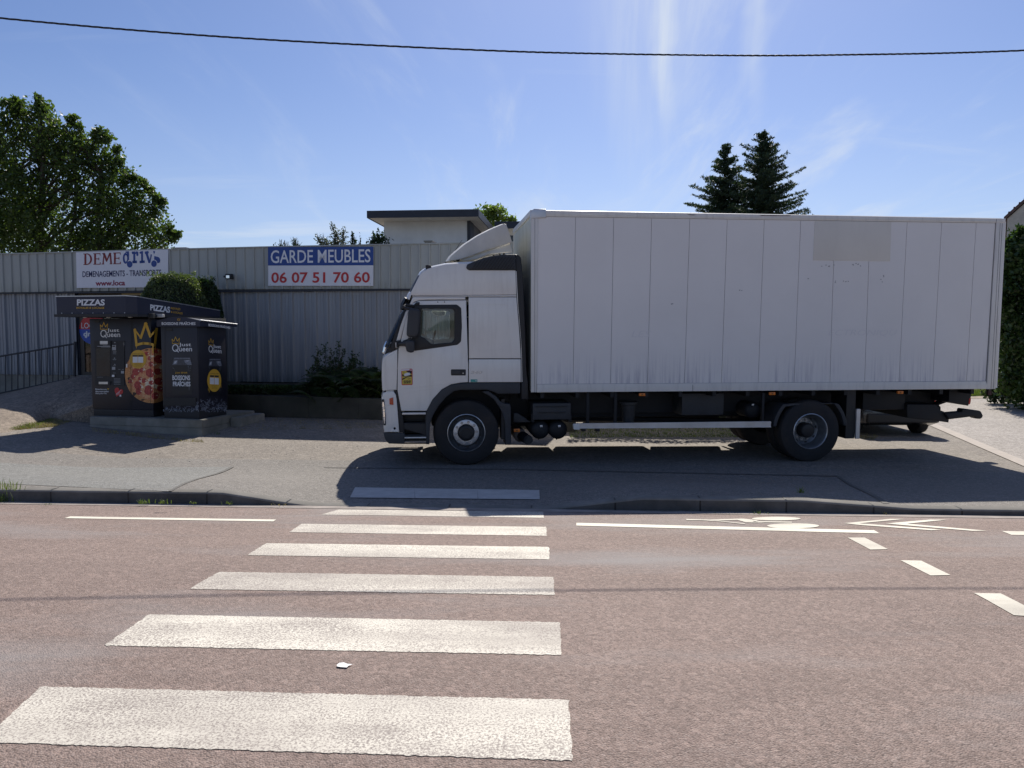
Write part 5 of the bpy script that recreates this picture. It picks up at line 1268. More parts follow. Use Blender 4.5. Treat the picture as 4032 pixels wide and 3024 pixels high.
bar7(430, 930, 815, 968, -.005, .05, 'sill_trim', M['alu'], truck); bar7(468, 1330, 822, 1356, -.02, .02, 'step_edge', M['alu'], stp)
for k in range(3): bar7(490+95*k, 1302, 565+95*k, 1322, .06, .10, 'tread_plate', M['steel'], stp, .002)
# --- wheel arch and mudguard
arch_o = TPX(f6, [(632,748),(700,622),(800,512),(900,457),(1000,439),(1087,434),(1655,434),(1655,552),(1412,556),(1368,535),(1300,512),(1000,514),(930,530),(850,590),(770,680),(705,790),(672,880),(664,1105),(630,1105),(625,900)])
sides('wheel_arch', arch_o, t0=-.01, t1=.35, mat=M['charcoal'], bev=.012)
mg = TPX(f6, [(1235,530),(1310,522),(1390,580),(1440,640),(1478,662),(1540,664),(1552,700),(1556,1112),(1494,1112),(1486,860),(1462,770),(1420,690),(1370,620),(1300,568)], .03)
sides('mudguard', mg, t0=.03, t1=.42, mat=M['charcoal'], bev=.012)
ar = tp(*f6(1575,620)); br_ = tp(*f6(1490,1060)); MB().box(tp(*f6(1455,700))[0], tp(*f6(1492,700))[0], .10, .40, br_[1], ar[1]).build('mudflap', M['black'], truck)
# --- wheels
def tyre(mb_, c, R, W, t0, ri=.30):
    s = .03; p = [(ri, 0), (ri+.03, -.006), (ri+.10, -.012), (R-.06, -.004), (R-.018, .012), (R, .045), (R, W-.045), (R-.018, W-.012), (R-.06, W+.004), (ri+.10, W+.012), (ri, W)]
    v = MB(); v.lathe([(r, h) for r, h in p], (c[0], t0, c[1]), 'y', 72, close=True); mb_.add(v.v, v.f)
def nuts(parent, c, r, t, n=10, sz=.016, mat=None, a0=.1):
    m_ = MB()
    for k in range(n):
        a = 2*pi*k/n+a0; cc = (c[0]+r*cos(a), t, c[1]+r*sin(a)); m_.lathe([(sz,0),(sz,-.022),(sz*.7,-.03)], cc, 'y', 6); m_.lathe([(sz*1.5,.004),(sz*1.5,-.004)], cc, 'y', 12)
    return m_.build('wheel_nuts', mat or M['steel'], parent, smooth=40)
R = .525; wc = tp(1836, 1704, .05); wc = (wc[0], wc[1])
def front_wheel(c, t0, sgn=1):
    m_ = MB(); W = .30
    def fl(prof, n=64, close=False):
        q = MB(); q.lathe([(r, h if sgn > 0 else W-h) for r, h in prof], (c[0], t0, c[1]), 'y', n, close, False); return q
    tyre(m_, c, R, W, t0); wh_ = m_.build('wheel', M['rubber'], truck, smooth=35)
    m_ = fl([(.302,.03),(.300,-.008),(.290,-.012),(.284,.0),(.278,.035),(.262,.06),(.24,.075),(.215,.06),(.21,.05),(.12,.05)]); m_.build('rim', simple('dark_rim', (.10,.11,.12), .4, .5, var=.3), wh_, smooth=35)
    q = MB(); q.lathe([(r, h if sgn > 0 else W-h) for r, h in [(.301,.0),(.303,-.010),(.293,-.014),(.286,-.004)]], (c[0], t0, c[1]), 'y', 72, True); q.build('rim_lip', M['steel'], wh_, smooth=60)
    q = MB(); q.lathe([(r, h if sgn > 0 else W-h) for r, h in [(.205,.046),(.205,.038),(.198,.034),(.138,.034),(.132,.04),(.132,.046)]], (c[0], t0, c[1]), 'y', 72, True); q.build('hub_ring', M['alu'], wh_, smooth=35)
    fl([(.128,.05),(.126,-.02),(.115,-.04),(.085,-.05),(.08,-.043),(.03,-.043)]).build('hub_cap', M['black'], wh_, smooth=35)
    if sgn > 0:
        nuts(wh_, c, .17, t0+.034)
        hm = MB()
        for k in range(10):
            a = 2*pi*k/10+.42; o = (c[0]+.242*cos(a), t0+.066, c[1]+.242*sin(a)); hm.lathe([(.022,.0),(.021,-.004)], o, 'y', 14)
        hm.build('rim_holes', M['ink'], wh_)
    return wh_
front_wheel(wc, .045); front_wheel((wc[0], wc[1]), NW-.345, -1)
rc = tp(3190, 1698, .06); 
def rear_wheel(c, t0, sgn=1):
    m_ = MB(); W = .27
    tyre(m_, c, R, W, t0, .285); tyre(m_, c, R, W, t0+.33*sgn, .285); wh_ = m_.build('wheel', M['rubber'], truck, smooth=35)
    H = lambda h: h if sgn > 0 else W-h
    prof = [(.288,.02),(.300,-.006),(.290,-.012),(.283,.0),(.272,.03),(.268,.10),(.255,.14),(.245,.22),(.20,.25),(.12,.245)]
    q = MB(); q.lathe([(r, H(h)) for r, h in prof], (c[0], t0, c[1]), 'y', 64, False, False); q.build('rim', simple('grey_dished_rim', (.24,.25,.26), .4, .55, var=.25, dirt=(.08,.07,.06), dirt_amt=.6), wh_, smooth=35)
    q = MB(); q.lathe([(r, H(h)) for r, h in [(.290,.0),(.303,-.008),(.292,-.015),(.284,-.004)]], (c[0], t0, c[1]), 'y', 72, True); q.build('rim_lip', M['steel'], wh_, smooth=60)
    q = MB(); q.lathe([(r, H(h)) for r, h in [(.128,.24),(.122,.10),(.105,.08),(.06,.07),(.02,.07)]], (c[0], t0, c[1]), 'y', 40); q.build('hub', M['black'], wh_, smooth=35)
    if sgn > 0:
        nuts(wh_, c, .165, t0+.235, mat=M['steel'])
        hm = MB()
        for k in range(8):
            a = 2*pi*k/8+.2; o = (c[0]+.225*cos(a), t0+.233, c[1]+.225*sin(a)); hm.lathe([(.024,.0),(.023,-.004)], o, 'y', 14)
        hm.build('rim_holes', M['ink'], wh_)
    return wh_
rear_wheel(rc, .05); rear_wheel(rc, NW-.32, -1)
# rear mudguards
mga = []
for s_, (aa, bb) in ((1,(98,172)), (2,(8,80))):
    o = [(rc[0]+.66*cos(radians(a)), rc[1]+.68*sin(radians(a))) for a in np.linspace(aa, bb, 14)]; i_ = [(rc[0]+.60*cos(radians(a)), rc[1]+.62*sin(radians(a))) for a in np.linspace(bb, aa, 14)]
    zcap = .93
    pl_ = [(p[0], min(p[1], zcap)) for p in o+i_]; plate('rear_mudguard', pl_, [], .06, .62, M['charcoal'], truck, .006); plate('rear_mudguard', pl_, [], NW-.62, NW-.06, M['charcoal'], truck, .006)
a = tp(*fr_(850,200), .1); b = tp(*fr_(905,540), .1); c_ = tp(*fr_(936,540), .1)
MB().box(a[0], b[0], .1, .6, b[1], a[1]+.1).box(b[0]+.2, b[0]+.24, NW-.6, NW-.1, b[1], a[1]).build('rear_mudflap', M['black'], truck)
MB().box(b[0]+.004, c_[0], .06, .10, c_[1], tp(*fr_(0,322),.1)[1], .004).build('flap_bracket', M['alu'], truck)
# --- chassis
be = tp(*ft(1540,125), .3)[0]; zb_ = tp(2800,1538)[1]
mb = MB(); xs_ = wc[0]-.6
for t in (.83, 1.60): mb.box(xs_, be-.3, t, t+.07, .72, zb_-.03)
for x in np.linspace(xs_+.2, be-.5, 9): mb.box(x, x+.08, .9, 1.6, .76, zb_-.06)
for x in np.linspace(1.2, be-.2, 14): mb.box(x, x+.06, .05, NW-.05, zb_-.10, zb_-.012)
mb.build('chassis_frame', M['chassis'], truck)
mb = MB(); mb.box(wc[0]-.55, wc[0]+.75, .62, 1.88, .55, wf-.05, .05); mb.box(wc[0]+.6, wc[0]+1.5, .95, 1.55, .48, .85, .06); mb.build('engine', M['chassis'], truck)
mb = MB(); mb.tube([(wc[0],.3,wc[1]-.02),(wc[0],2.2,wc[1]-.02)], .07).tube([(rc[0],.3,rc[1]),(rc[0],2.2,rc[1])], .10).lathe([(.16,-.18),(.22,0),(.16,.18)], (rc[0],1.25,rc[1]), 'y', 20).tube([(wc[0]+1.4,1.25,.6),(rc[0],1.25,rc[1])], .05); mb.build('axles', M['chassis'], truck, smooth=40)
def ubox(f, x0, y0, x1, y1, t0, t1, name, mat, b=.012, par=truck):
    a = tp(*f(x0,y1), t0); c = tp(*f(x1,y0), t0); return MB().box(a[0], c[0], t0, t1, a[1], c[1], b).build(name, mat, par, smooth=40)
bb_ = ubox(fm, 815, 480, 1650, 850, .12, .75, 'battery_box', M['charcoal'], .02)
ubox(fm, 880, 545, 1580, 572, .10, .13, 'rib', M['black'], .006, bb_); ubox(fm, 935, 675, 1530, 702, .10, .13, 'rib', M['black'], .006, bb_)
for x in (815, 1625): ubox(fm, x-30, 720, x+40, 900, .14, .2, 'bracket', M['chassis'], .006, bb_)
def disc(f, x, y, r_px, t0, t1, name, mat):
    c = tp(*f(x,y), t0); r = abs(tp(*f(x+r_px,y), t0)[0]-c[0]); return MB().lathe([(r*.3,-.06),(r*.75,-.035),(r,.0),(r,t1-t0),(r*.6,t1-t0+.04)], (c[0], t0, c[1]), 'y', 40).build(name, mat, truck, smooth=50), c, r
for x in (970, 1365):
    o, c, r = disc(fm, x, 1062, 202, .22, .95, 'air_tank', M['chassis'])
    ubox(fm, x+5, 962, x+62, 1008, .155, .165, 'label_plate', M['alu'], .002, o)
    MB().tube([(c[0], .35, c[1]-r+.01), (c[0], .35, c[1]-r-.03)], .012).build('drain_valve', M['chassis'], o)
pf = plate('tank_bracket', TPX(fm, [(400,700),(490,700),(770,885),(770,900),(400,900)], .3), [], .3, .34, M['charcoal'], truck, .006)
c = tp(*fm(540,1190), .35); r = .105
mf = MB(); mf.lathe([(r*.6,-.03),(r,0),(r,.7),(r*.6,.73)], (c[0], .35, c[1]), 'y', 36); sil = mf.build('silencer', simple('rusty_steel', (.14,.11,.09), .7, .3, var=.5, vscale=9), truck, smooth=50)
c2 = tp(*fm(712,1280), .18); MB().tube([(c[0], .40, c[1]-.0), (c[0]+.06, .30, c[1]-.02), (c2[0], .16, c2[1])], [.085,.082,.078], 24).build('exhaust_pipe', M['chassis'], sil, smooth=50)
MB().lathe([(.068,.0),(.066,.001)], (c2[0]+.008, .148, c2[1]), 'y', 24).build('pipe_mouth', M['ink'], sil)
def marker(f, x0, y0, x1, y1, t=-.02):
    o = ubox(f, x0, y0, x1, y1, t, t+.03, 'side_marker', M['orange'], .006); c = tp(*f((x0+x1)/2,(y0+y1)/2), t)
    MB().lathe([(.014,0),(.012,-.006)], (c[0], t, c[1]), 'y', 14).build('lamp_reflector', simple('amber_reflector', (.22,.09,.02), .3), o)
marker(fm, 404, 1042, 540, 1112, .22)
marker(fb, 640, 880, 665, 892, .03); marker(fb, 1172, 876, 1197, 888, .03); marker(fb, 1696, 871, 1720, 883, .03)
sg = ubox(fu, 405, 364, 2069, 410, .02, .06, 'side_guard', M['alu'], .006)
g0 = tp(*fu(405,370), .02); g1 = tp(*fu(2069,352), .02); g2 = tp(*fu(405,414), .02); g3 = tp(*fu(2069,404), .02)
bpy.data.objects.remove(sg)
mb = MB()
def slopebar(mb, a, b, c, d, t0, t1): mb.hexa([(a[0],t0,a[1]),(b[0],t0,b[1]),(b[0],t1,b[1]),(a[0],t1,a[1]),(c[0],t0,c[1]),(d[0],t0,d[1]),(d[0],t1,d[1]),(c[0],t1,c[1])])
slopebar(mb, g2, g3, g0, g1, .02, .055); hm_ = lambda p, q, s: (p[0]+(q[0]-p[0])*s, p[1]+(q[1]-p[1])*s)
slopebar(mb, hm_(g2,g0,.72), hm_(g3,g1,.72), hm_(g2,g0,.94), hm_(g3,g1,.94), .008, .02); slopebar(mb, hm_(g2,g0,.0), hm_(g3,g1,.0), hm_(g2,g0,.14), hm_(g3,g1,.14), .010, .02)
sg = mb.build('side_guard', M['alu'], truck)
plate('end_cap', rpoly([tp(*fu(*p), .02) for p in ((345,374),(404,368),(404,426),(348,422))], .02), [], .0, .06, M['boxtrim'], sg, .008)
for x in (475, 716, 2002): ubox(fu, x-14, 105, x+14, 370, .062, .12, 'guard_hanger', M['chassis'], .004)
for x in (440, 563): ubox(fu, x-18, 412, x+18, 440, .05, .15, 'guard_foot', M['black'], .006)
ubox(fu, 1292, 105, 1662, 300, .35, .95, 'fluid_tank', M['charcoal'], .02)
o, c, r = disc(fu, 1912, 255, 70, .45, .9, 'air_tank', M['chassis']); ubox(fu, 1903, 200, 1923, 216, .38, .39, 'label_plate', M['alu'], .002, o)
cc = tp(*fu(855,280), .3); MB().lathe([(.145,.18),(.155,.17),(.155,.13),(.125,.12),(.09,-.2),(.07,-.21)], (cc[0], .5, cc[1]), 'z', 28).build('filter_canister', M['charcoal'], truck, smooth=40)
MB().box(1.9, 3.6, 1.85, 2.4, .42, .90, .06).build('fuel_tank', M['chassis'], truck, smooth=40); MB().box(1.0, 1.8, 1.8, 2.4, .5, 1.0, .04).build('far_box_blocker', M['chassis'], truck); MB().box(3.7, rc[0]-.75, 2.2, 2.3, .40, 1.02, .02).build('far_side_blocker', M['chassis'], truck); MB().box(1.6, rc[0]-.7, 1.0, 1.5, .62, .74, .02).build('inner_blocker', M['chassis'], truck)
# far-side box, skirt and tray above are added to block the sunlit background
# --- cargo body
B = lambda x, y, t=0.: tp(x, y, t)
fbl = B(2090.5,1545); fbr = B(3917,1531); ftl = B(2090.5,838); ftr = B(3955,859)
BW = 2.52
x0b, x1b = fbl[0], (fbr[0]+ftr[0])/2
ztop_f = B(2150,829)[1]; ztop_r = B(3940,860)[1]; zbf = fbl[1]; zbr = fbr[1]
body = thing if False else None
def bz_(x, k=0.): s = (x-x0b)/(x1b-x0b); return zbf+(zbr-zbf)*s
def tz_(x): s = (x-x0b)/(x1b-x0b); return ztop_f+(ztop_r-ztop_f)*s
xr_t, xr_b = ftr[0], fbr[0]
core = MB().hexa([(x0b+.03,.012,zbf+.01),(xr_b-.03,.012,zbr+.01),(xr_b-.03,BW-.012,zbr+.01),(x0b+.03,BW-.012,zbf+.01),(x0b+.03,.012,ztop_f-.02),(xr_t-.03,.012,ztop_r-.02),(xr_t-.03,BW-.012,ztop_r-.02),(x0b+.03,BW-.012,ztop_f-.02)]).build('cargo_body', simple('panel_joint_grey', (.30,.295,.29), .8), truck)
top_l = [2150]+[fb(x,0)[0] for x in (380,536,691,847,1000,1151,1300,1440,1584,1735,1876,2017,2095)]
bot_l = [2114]+[fb(x,0)[0] for x in (370,523,674,825,976,1126,1273,1419,1561,1701,1839,1977,2055)]
top_l[0] = 2119
ty = lambda px: float(np.interp(px, [2119,3919], [853,879])); by = lambda px: float(np.interp(px, [2114,3881], [1512,1500]))
g = 1.5
def side_panels(tt, name):
    v = []; mb = MB()
    for i in range(13):
        a = B(top_l[i]+(g/2 if i else 0), ty(top_l[i])); b = B(top_l[i+1]-g/2, ty(top_l[i+1])); c = B(bot_l[i+1]-g/2, by(bot_l[i+1])); d = B(bot_l[i]+(g/2 if i else 0), by(bot_l[i]))
        slopebar(mb, d, c, a, b, tt, tt+.010)
    return mb.build(name, M['boxside'], core)
side_panels(0., 'side_panel'); 
MB().box(x0b+.05, xr_b-.05, BW-.01, BW, zbf+.15, ztop_f-.1).build('side_panel', M['boxside'], core)
def rail4(name, pts, t0, t1, mat=None, par=core, bev=.004): return plate(name, [B(*p) for p in pts], [], t0, t1, mat or M['boxtrim'], par, bev)
for (t0, t1) in ((-.012, .01), (BW-.01, BW+.012)):
    rail4('top_rail', [(2150,829),(3921,861),(3919,878),(2119,852),(2119,833)], t0, t1); 
    rail4('bottom_rail', [(2114,1513),(3881,1501),(3889,1531),(2114,1545)], t0-.002, t1)
    rail4('corner_post', [(2090.5,838),(2119,838),(2113,1544.5),(2090.5,1545)], t0-.004, t1, bev=.010)
    rail4('rear_post', [(3922,862),(3955,863),(3917.5,1531),(3883,1532)], t0-.004, t1)
rail4('rail_lip', [(2119,842),(3921,871),(3920,873),(2119,844.5)], -.017, -.010, bev=.001); rail4('rail_lip', [(2114,1527),(3885,1516),(3885,1517.5),(2114,1528.5)], -.017, -.010, bev=.001)
rail4('post_line', [(3935,880),(3936,880),(3900,1530),(3899,1530)], -.0175, -.014, M['chassis'], bev=.0005); rail4('post_line', [(3943,880),(3944.2,880),(3909,1530),(3908,1530)], -.0175, -.014, M['chassis'], bev=.0005); rail4('post_line', [(2105,860),(2106,860),(2105,1543),(2104,1543)], -.0175, -.014, M['chassis'], bev=.0005)
rail4('rail_joint', [(2726,1514),(2727,1514),(2727,1540),(2726,1540)], -.0175, -.013, M['chassis'], bev=.0005)
rail4('end_plate', [(2115,1526),(2161,1526),(2161,1543),(2115,1544)], -.018, -.012, bev=.002)
# roof, front wall, roof edge rails
mb = MB(); mb.hexa([(x0b+.02,-.005,ztop_f-.019),(xr_t,-.005,ztop_r-.019),(xr_t,BW+.005,ztop_r-.019),(x0b+.02,BW+.005,ztop_f-.019),(x0b+.05,.05,ztop_f+.012),(xr_t-.02,.05,ztop_r+.012),(xr_t-.02,BW-.05,ztop_r+.012),(x0b+.05,BW-.05,ztop_f+.012)]); mb.build('roof', M['boxtrim'], core)
mb = MB(); mb.box(x0b-.0, x0b+.028, .04, BW-.04, zbf+.02, ztop_f-.06); mb.build('front_wall', M['boxfront'], core)
mb = MB(); mb.box(x0b-.02, x0b+.03, -.01, BW+.01, ztop_f-.085, ztop_f+.008, .012); mb.build('front_rail', M['boxtrim'], core, smooth=40)
mb = MB(); mb.box(xr_b-.0, xr_b+.05, 0.01, BW-.01, zbr+.02, ztop_r-.05); mb.build('rear_door', M['boxside'], core)
cap = rail4('corner_cap', [(2088,838),(2094,828),(2104,822),(2149,824),(2150,851),(2150,858),(2094,861),(2089,870)], -.022, .05, M['alu'], bev=.01)
rail4('corner_cap', [(3922,861),(3957,861),(3956,878),(3921,878)], -.02, .05, bev=.006)
# moss tuft and the dents on the rail
for (x0, x1, y) in ((1130,1260,155),(835,870,152)):
    rail4('scuff', [(fb(x0,0)[0], fb(0,y-3)[1]), (fb(x1,0)[0], fb(0,y-1)[1]), (fb(x1-8,0)[0], fb(0,y+2)[1]), (fb(x0+10,0)[0], fb(0,y+1)[1])], -.0185, -.014, simple('scuffed_paint', (.22,.20,.19), .8, var=.5, vscale=20), bev=.0005)
rail4('repair_panel', [(3208,870),(3509.6,874),(3503.8,1028.7),(3201,1024.8)], -.005, .004, paint('repair_sheet', (.70,.67,.60), (.60,.57,.50), .3, .0, .5), bev=.001)
ghost = simple('ghost_lettering', (.715,.70,.685), .5, var=.02)
def ghost_t(s, x0, y0, x1, y1):
    v, fc = text_mesh(s, .0, .25); a = B(x0,y0); b = B(x1,y1); mk('faded_lettering', [(a[0]+(b[0]-a[0])*p[0], -.0022, b[1]+(a[1]-b[1])*p[1]) for p in v], fc, ghost, core, True, fix=False)
ghost_t('LES', 2486, 1302, 2562, 1328); ghost_t('ECTRONIQU', 3262, 1298, 3532, 1325)
# chips and scratches
rs = random.Random(11); pc = []
for (x, y, sx, sy, n_) in ((1420,360,40,4,5),(1530,355,30,6,6),(1470,420,30,10,5),(1640,415,18,16,4),(770,518,8,4,2),(1055,462,6,4,2),(640,225,1,1,0),(1330,412,5,2,2)):
    for _ in range(n_):
        cx_, cy_ = x+rs.uniform(-sx,sx), y+rs.uniform(-sy,sy); pc.append([(cx_+rs.uniform(2,4)*cos(a), cy_+rs.uniform(1.2,3)*sin(a)) for a in (0,1,2.2,3.3,4.4,5.4)])
tpoly(pc, fb, -.0025, simple('chipped_paint', (.36,.35,.35), .7), 'paint_chips', core)
# --- tail: lamp bar, tail lift, tow arm
lampb = plate('lamp_bar', TPX(ft, [(1255,125),(1548,118),(1535,215),(1502,318),(1254,268)], .35), [], .35, 2.15, M['chassis'], truck, .01)
plate('rear_lamp', rpoly(TPX(ft, [(1516,222),(1540,215),(1538,262),(1528,300),(1506,300)], .34), .01), [], .345, .6, M['red'], lampb, .008)
plate('lift_arm', TPX(ft, [(960,380),(1262,205),(1262,262),(1125,310),(1150,330),(1150,372),(1050,400),(980,396)], .7), [], .7, .85, M['chassis'], truck, .008)
plate('lift_housing', TPX(ft, [(720,300),(1090,300),(1150,375),(1262,420),(1255,492),(1250,532),(1150,518),(1100,512),(860,486),(720,470)], .45), [], .45, 2.0, M['chassis'], truck, .01)
plate('underrun_arm', rpoly(TPX(ft, [(1200,412),(1425,392),(1424,366),(1442,352),(1640,378),(1665,388),(1692,442),(1685,466),(1660,486),(1600,482),(1580,452),(1258,492)], .4), .02), [], .4, .55, M['chassis'], truck, .015)
ubox(ft, 150, 118, 700, 372, .5, 2.0, 'tail_lift', M['chassis'], .02)
ubox(fr_, 1640, 165, 1700, 172, .2, 2.2, 'cross_member', M['chassis'], .004)
hb = lambda x, y: (3830+.1507*x, 1450+.1507*y)
ubox(hb, 412, 498, 486, 590, .02, .08, 'door_buffer', M['black'], .006); ubox(hb, 405, 585, 502, 702, .02, .07, 'door_buffer', simple('dark_red_rubber', (.05,.02,.02), .7), .006)
print('TRUCK wheelbase', rc[0]-wc[0], 'front c', wc, 'rear c', rc, 'box', x0b, x1b, zbf, zbr, ztop_f, ztop_r, 'far top corner px', project(TM @ Vector((x0b, BW, ztop_f))))
pr_ = TM @ Vector((rc[0], 0, rc[1]-R)); print('rear contact world', pr_, 'gz', gz(pr_.x, pr_.y), 'front', gz(to.x, to.y))
# ============================================================ PLANTS
def fast_mesh(name, verts, quads, mat, parent=None, attr=None):
    me = bpy.data.meshes.new(name); nv = len(verts); nf = len(quads); k = quads.shape[1]
    if parent is not None: verts = verts-np.array(root_of(parent).matrix_world.translation)
    me.vertices.add(nv); me.vertices.foreach_set('co', verts.astype(np.float32).ravel())
    me.loops.add(nf*k); me.loops.foreach_set('vertex_index', quads.astype(np.int32).ravel())
    me.polygons.add(nf); me.polygons.foreach_set('loop_start', np.arange(0, nf*k, k, dtype=np.int32)); me.polygons.foreach_set('loop_total', np.full(nf, k, dtype=np.int32))
    me.update(); me.validate(); me.materials.append(mat)
    o = bpy.data.objects.new(name, me); COL.objects.link(o)
    if parent is not None: o.parent = parent
    return o
def leaves(C, size, aspect=.55, up=.25, nrm=None, rng_=RNG, bend=True):
    """pointed leaves (6-gon as quads pair) at centres C (n,3)"""
    n = len(C); d = rng_.normal(size=(n,3)); d[:,2] += up; d /= np.linalg.norm(d, axis=1)[:,None]
    a = rng_.normal(size=(n,3)) if nrm is None else nrm+rng_.normal(size=(n,3))*.6
    s = np.cross(d, a); s /= np.linalg.norm(s, axis=1)[:,None]+1e-9
    L_ = (size*(.65+.7*rng_.random(n)))[:,None]; W = L_*aspect*.5
    nn_ = np.cross(d, s)
    v0 = C-d*L_*.5; v1 = C+s*W+nn_*L_*.06; v2 = C+d*L_*.5; v3 = C-s*W+nn_*L_*.06
    V = np.stack([v0,v1,v2,v3],1).reshape(-1,3); Q = np.arange(4*n).reshape(-1,4); return V, Q
def unproj(pts, d): return np.array([list(at_depth(x, y, d)) for x, y in pts])
def crown_pts(blobs, depth, per, thick=.85, rng_=RNG, shell=.45, clump=.10, nclump=None):
    """blobs: (x, y, r) in photo pixels at the given depth -> clumpy point cloud in real 3-D ellipsoids"""
    out = []
    for (x, y, r, *rest) in blobs:
        dd = depth+(rest[0] if rest else 0); c = np.array(at_depth(x, y, dd)); R_ = r/FPX*dd
        nc = max(6, int(per*R_**2*(1.0))) ; k = 26
        dirs = rng_.normal(size=(nc,3)); dirs /= np.linalg.norm(dirs, axis=1)[:,None]
        rad = R_*(shell+(1-shell)*rng_.random(nc)**.5)
        cc = c+dirs*rad[:,None]*np.array([1,thick,1])
        out.append((cc[:,None,:]+rng_.normal(size=(nc,k,3))*clump*min(1.,R_*.9+.2)).reshape(-1,3))
    return np.concatenate(out)
def limb(mb, a, b, r0, r1, bends=3, amp=.12, seed=0):
    r = random.Random(seed); a = Vector(a); b = Vector(b); L_ = (b-a).length
    pts = [a.lerp(b, i/bends)+Vector((r.uniform(-1,1), r.uniform(-1,1), r.uniform(-.4,.4)))*amp*L_*(.0 if i in (0, bends) else .5) for i in range(bends+1)]
    mb.tube(pts, [r0+(r1-r0)*i/bends for i in range(bends+1)], 7); return pts
def tree(name, label, blobs, depth, per, lsize, mat, trunks, group=None, clump=.22, shell=.4, cat='tree', foot=0.):
    bx, by_ = trunks[0][0]; base = at_depth(bx, by_, depth); t = thing(name, label, cat, (base.x, base.y, foot), group)
    C = crown_pts(blobs, depth, per, clump=clump, shell=shell)
    V, Q = leaves(C, lsize); fast_mesh('crown', V, Q, mat, t)
    mb = MB(); sd = 1
    for (bp, tp2, r) in trunks:
        a = at_depth(*bp, depth); a.z = foot; b = at_depth(*tp2, depth); limb(mb, a, b, r, r*.35, 5, .06, sd); sd += 1
        for (x, y, rr, *rest) in blobs:
            c = at_depth(x, y, depth+(rest[0] if rest else 0)); q = a.lerp(b, min(.95, max(.35, (c.z-a.z)/(b.z-a.z+1e-6)-.25)))
            if (c-q).length < 6 and random.random() < .8: limb(mb, q, c, r*.28, r*.06, 4, .12, sd); sd += 1
    mb.build('trunk', M['bark'], t, False, 60); return t
sD = lambda L_: [(x*S, y*S, r*S, *rest) for (x, y, r, *rest) in L_]
# big broad-leaved tree on the left
bl = [(-60,330,110),(0,290,62),(18,258,42),(35,232,16),(90,268,46),(86,228,17),(100,300,60),(150,292,38),(165,268,14),(140,340,62),(55,350,80),(60,430,100),(-30,470,130),(205,335,42),(213,298,16),(245,355,30),(185,395,78),(255,410,48),(280,455,58),(215,470,85),(320,480,42),(300,520,70),(345,515,34),(330,440,16),(345,432,8),(300,415,24),(370,510,12),(378,505,7),(100,500,110),(10,540,110),(200,545,90),(310,390,10),(232,300,12),(270,385,24),(84,214,9),(90,240,18),(78,250,20),(28,218,10),(38,240,18),(158,258,10),(168,285,18),(210,283,8),(216,300,14),(207,315,18),(252,325,9),(262,350,12),(290,382,9),(338,430,8),(352,436,5),(340,455,14),(385,507,5),(368,498,9),(322,408,7),(10,222,9)]
tree('broadleaf_tree', 'tall spreading broad-leaved tree behind the left end of the warehouse', sD([(x, y+ (6 if r > 50 else 0), r*(.90 if r > 50 else 1.)) for x, y, r in bl]), 33, 36, .165, M['leaf_tree'], [((175,1500),(170,480),.20),((420,1500),(400,640),.16),((-60,1500),(-40,600),.16),((300,1500),(290,620),.10)], clump=.20, shell=.2)
# young growth behind the warehouse
def sprig_tree(name, label, stems, depth, mat, lsize, dens, base, group=None, foot=0.):
    b0 = at_depth(*base, depth); t = thing(name, label, 'tree', (b0.x, b0.y, foot), group); mb = MB(); C = []
    for (x0, y0, x1, y1, w_) in stems:
        a = at_depth(x0, y0, depth); b = at_depth(x1, y1, depth); a.z = min(a.z, b.z-.2); pts = limb(mb, a, b, .03, .006, 5, .08, int(x1)); H = (b-a).length
        n = int(dens*H*w_)
        for _ in range(n):
            s_ = random.random(); p = a.lerp(b, s_); ww = w_*(1-s_*.85)*1.0; C.append([p.x+random.gauss(0, ww*.45), p.y+random.gauss(0, ww*.4), p.z+random.gauss(0,.08)])
        for _ in range(10):
            s_ = random.random()*.8; p = a.lerp(b, s_); q = p+Vector((random.uniform(-1,1)*w_*(1-s_), random.uniform(-.5,.5)*w_, .25)); mb.tube([p, q], [.010,.004], 4)
    a = at_depth(*base, depth); a.z = foot; b = at_depth(stems[0][0], stems[0][1], depth); mb.tube([a, b], [.09,.04], 7)
    V, Q = leaves(np.array(C), lsize, .5); fast_mesh('crown', V, Q, mat, t); mb.build('trunk', M['bark'], t, False, 60)
    return t
zz = lambda x, y: (1000+.3617*x, 800+.3617*y)
def SS(l): return [(*zz(a,b), *zz(c,d), w_) for a, b, c, d, w_ in l]
sprig_tree('young_spruce', 'sparse grey-green young conifer above the blue sign', SS([(930,560,850,235,.42),(960,560,975,280,.40),(900,560,700,380,.40),(800,560,680,370,.36),(930,560,900,330,.6),(820,560,780,420,.45),(880,560,880,400,.55)]), 24, M['leaf_spruce'], .075, 620, (930,1500))
sprig_tree('young_spruce', 'thin two-tipped young conifer right above the sign corner beside the house', SS([(1080,560,1072,335,.22),(1160,560,1158,382,.10),(1080,560,1100,400,.2)]), 24, M['leaf_fir'], .085, 900, (1080,1500))
sprig_tree('garden_tree', 'dark leafy tree top touching the left edge of the white house', SS([(1340,560,1300,340,.35),(1380,600,1350,330,.55),(1320,600,1290,400,.55),(1420,600,1400,340,.55),(1360,600,1350,400,.8)]), 25, M['leaf_dark'], .10, 700, (1380,1500))
sprig_tree('garden_tree', 'low bushy tree tips just above the warehouse left of the blue sign', SS([(430,540,440,412,.30),(470,540,450,440,.35),(300,520,290,460,.30),(350,520,340,465,.2)]), 24, M['leaf_fir'], .075, 700, (440,1500))
bl = [(1048,462,22),(1066,468,26),(1060,452,14),(1075,456,14),(1095,472,16),(1080,480,24),(1042,480,20),(1106,474,7)]
tree('garden_tree', 'light green tree top between the black house roof and the cargo body', sD(bl), 38, 36, .17, M['leaf_pale'], [((1925,1500),(1925,850),.12)], clump=.16, shell=.1)

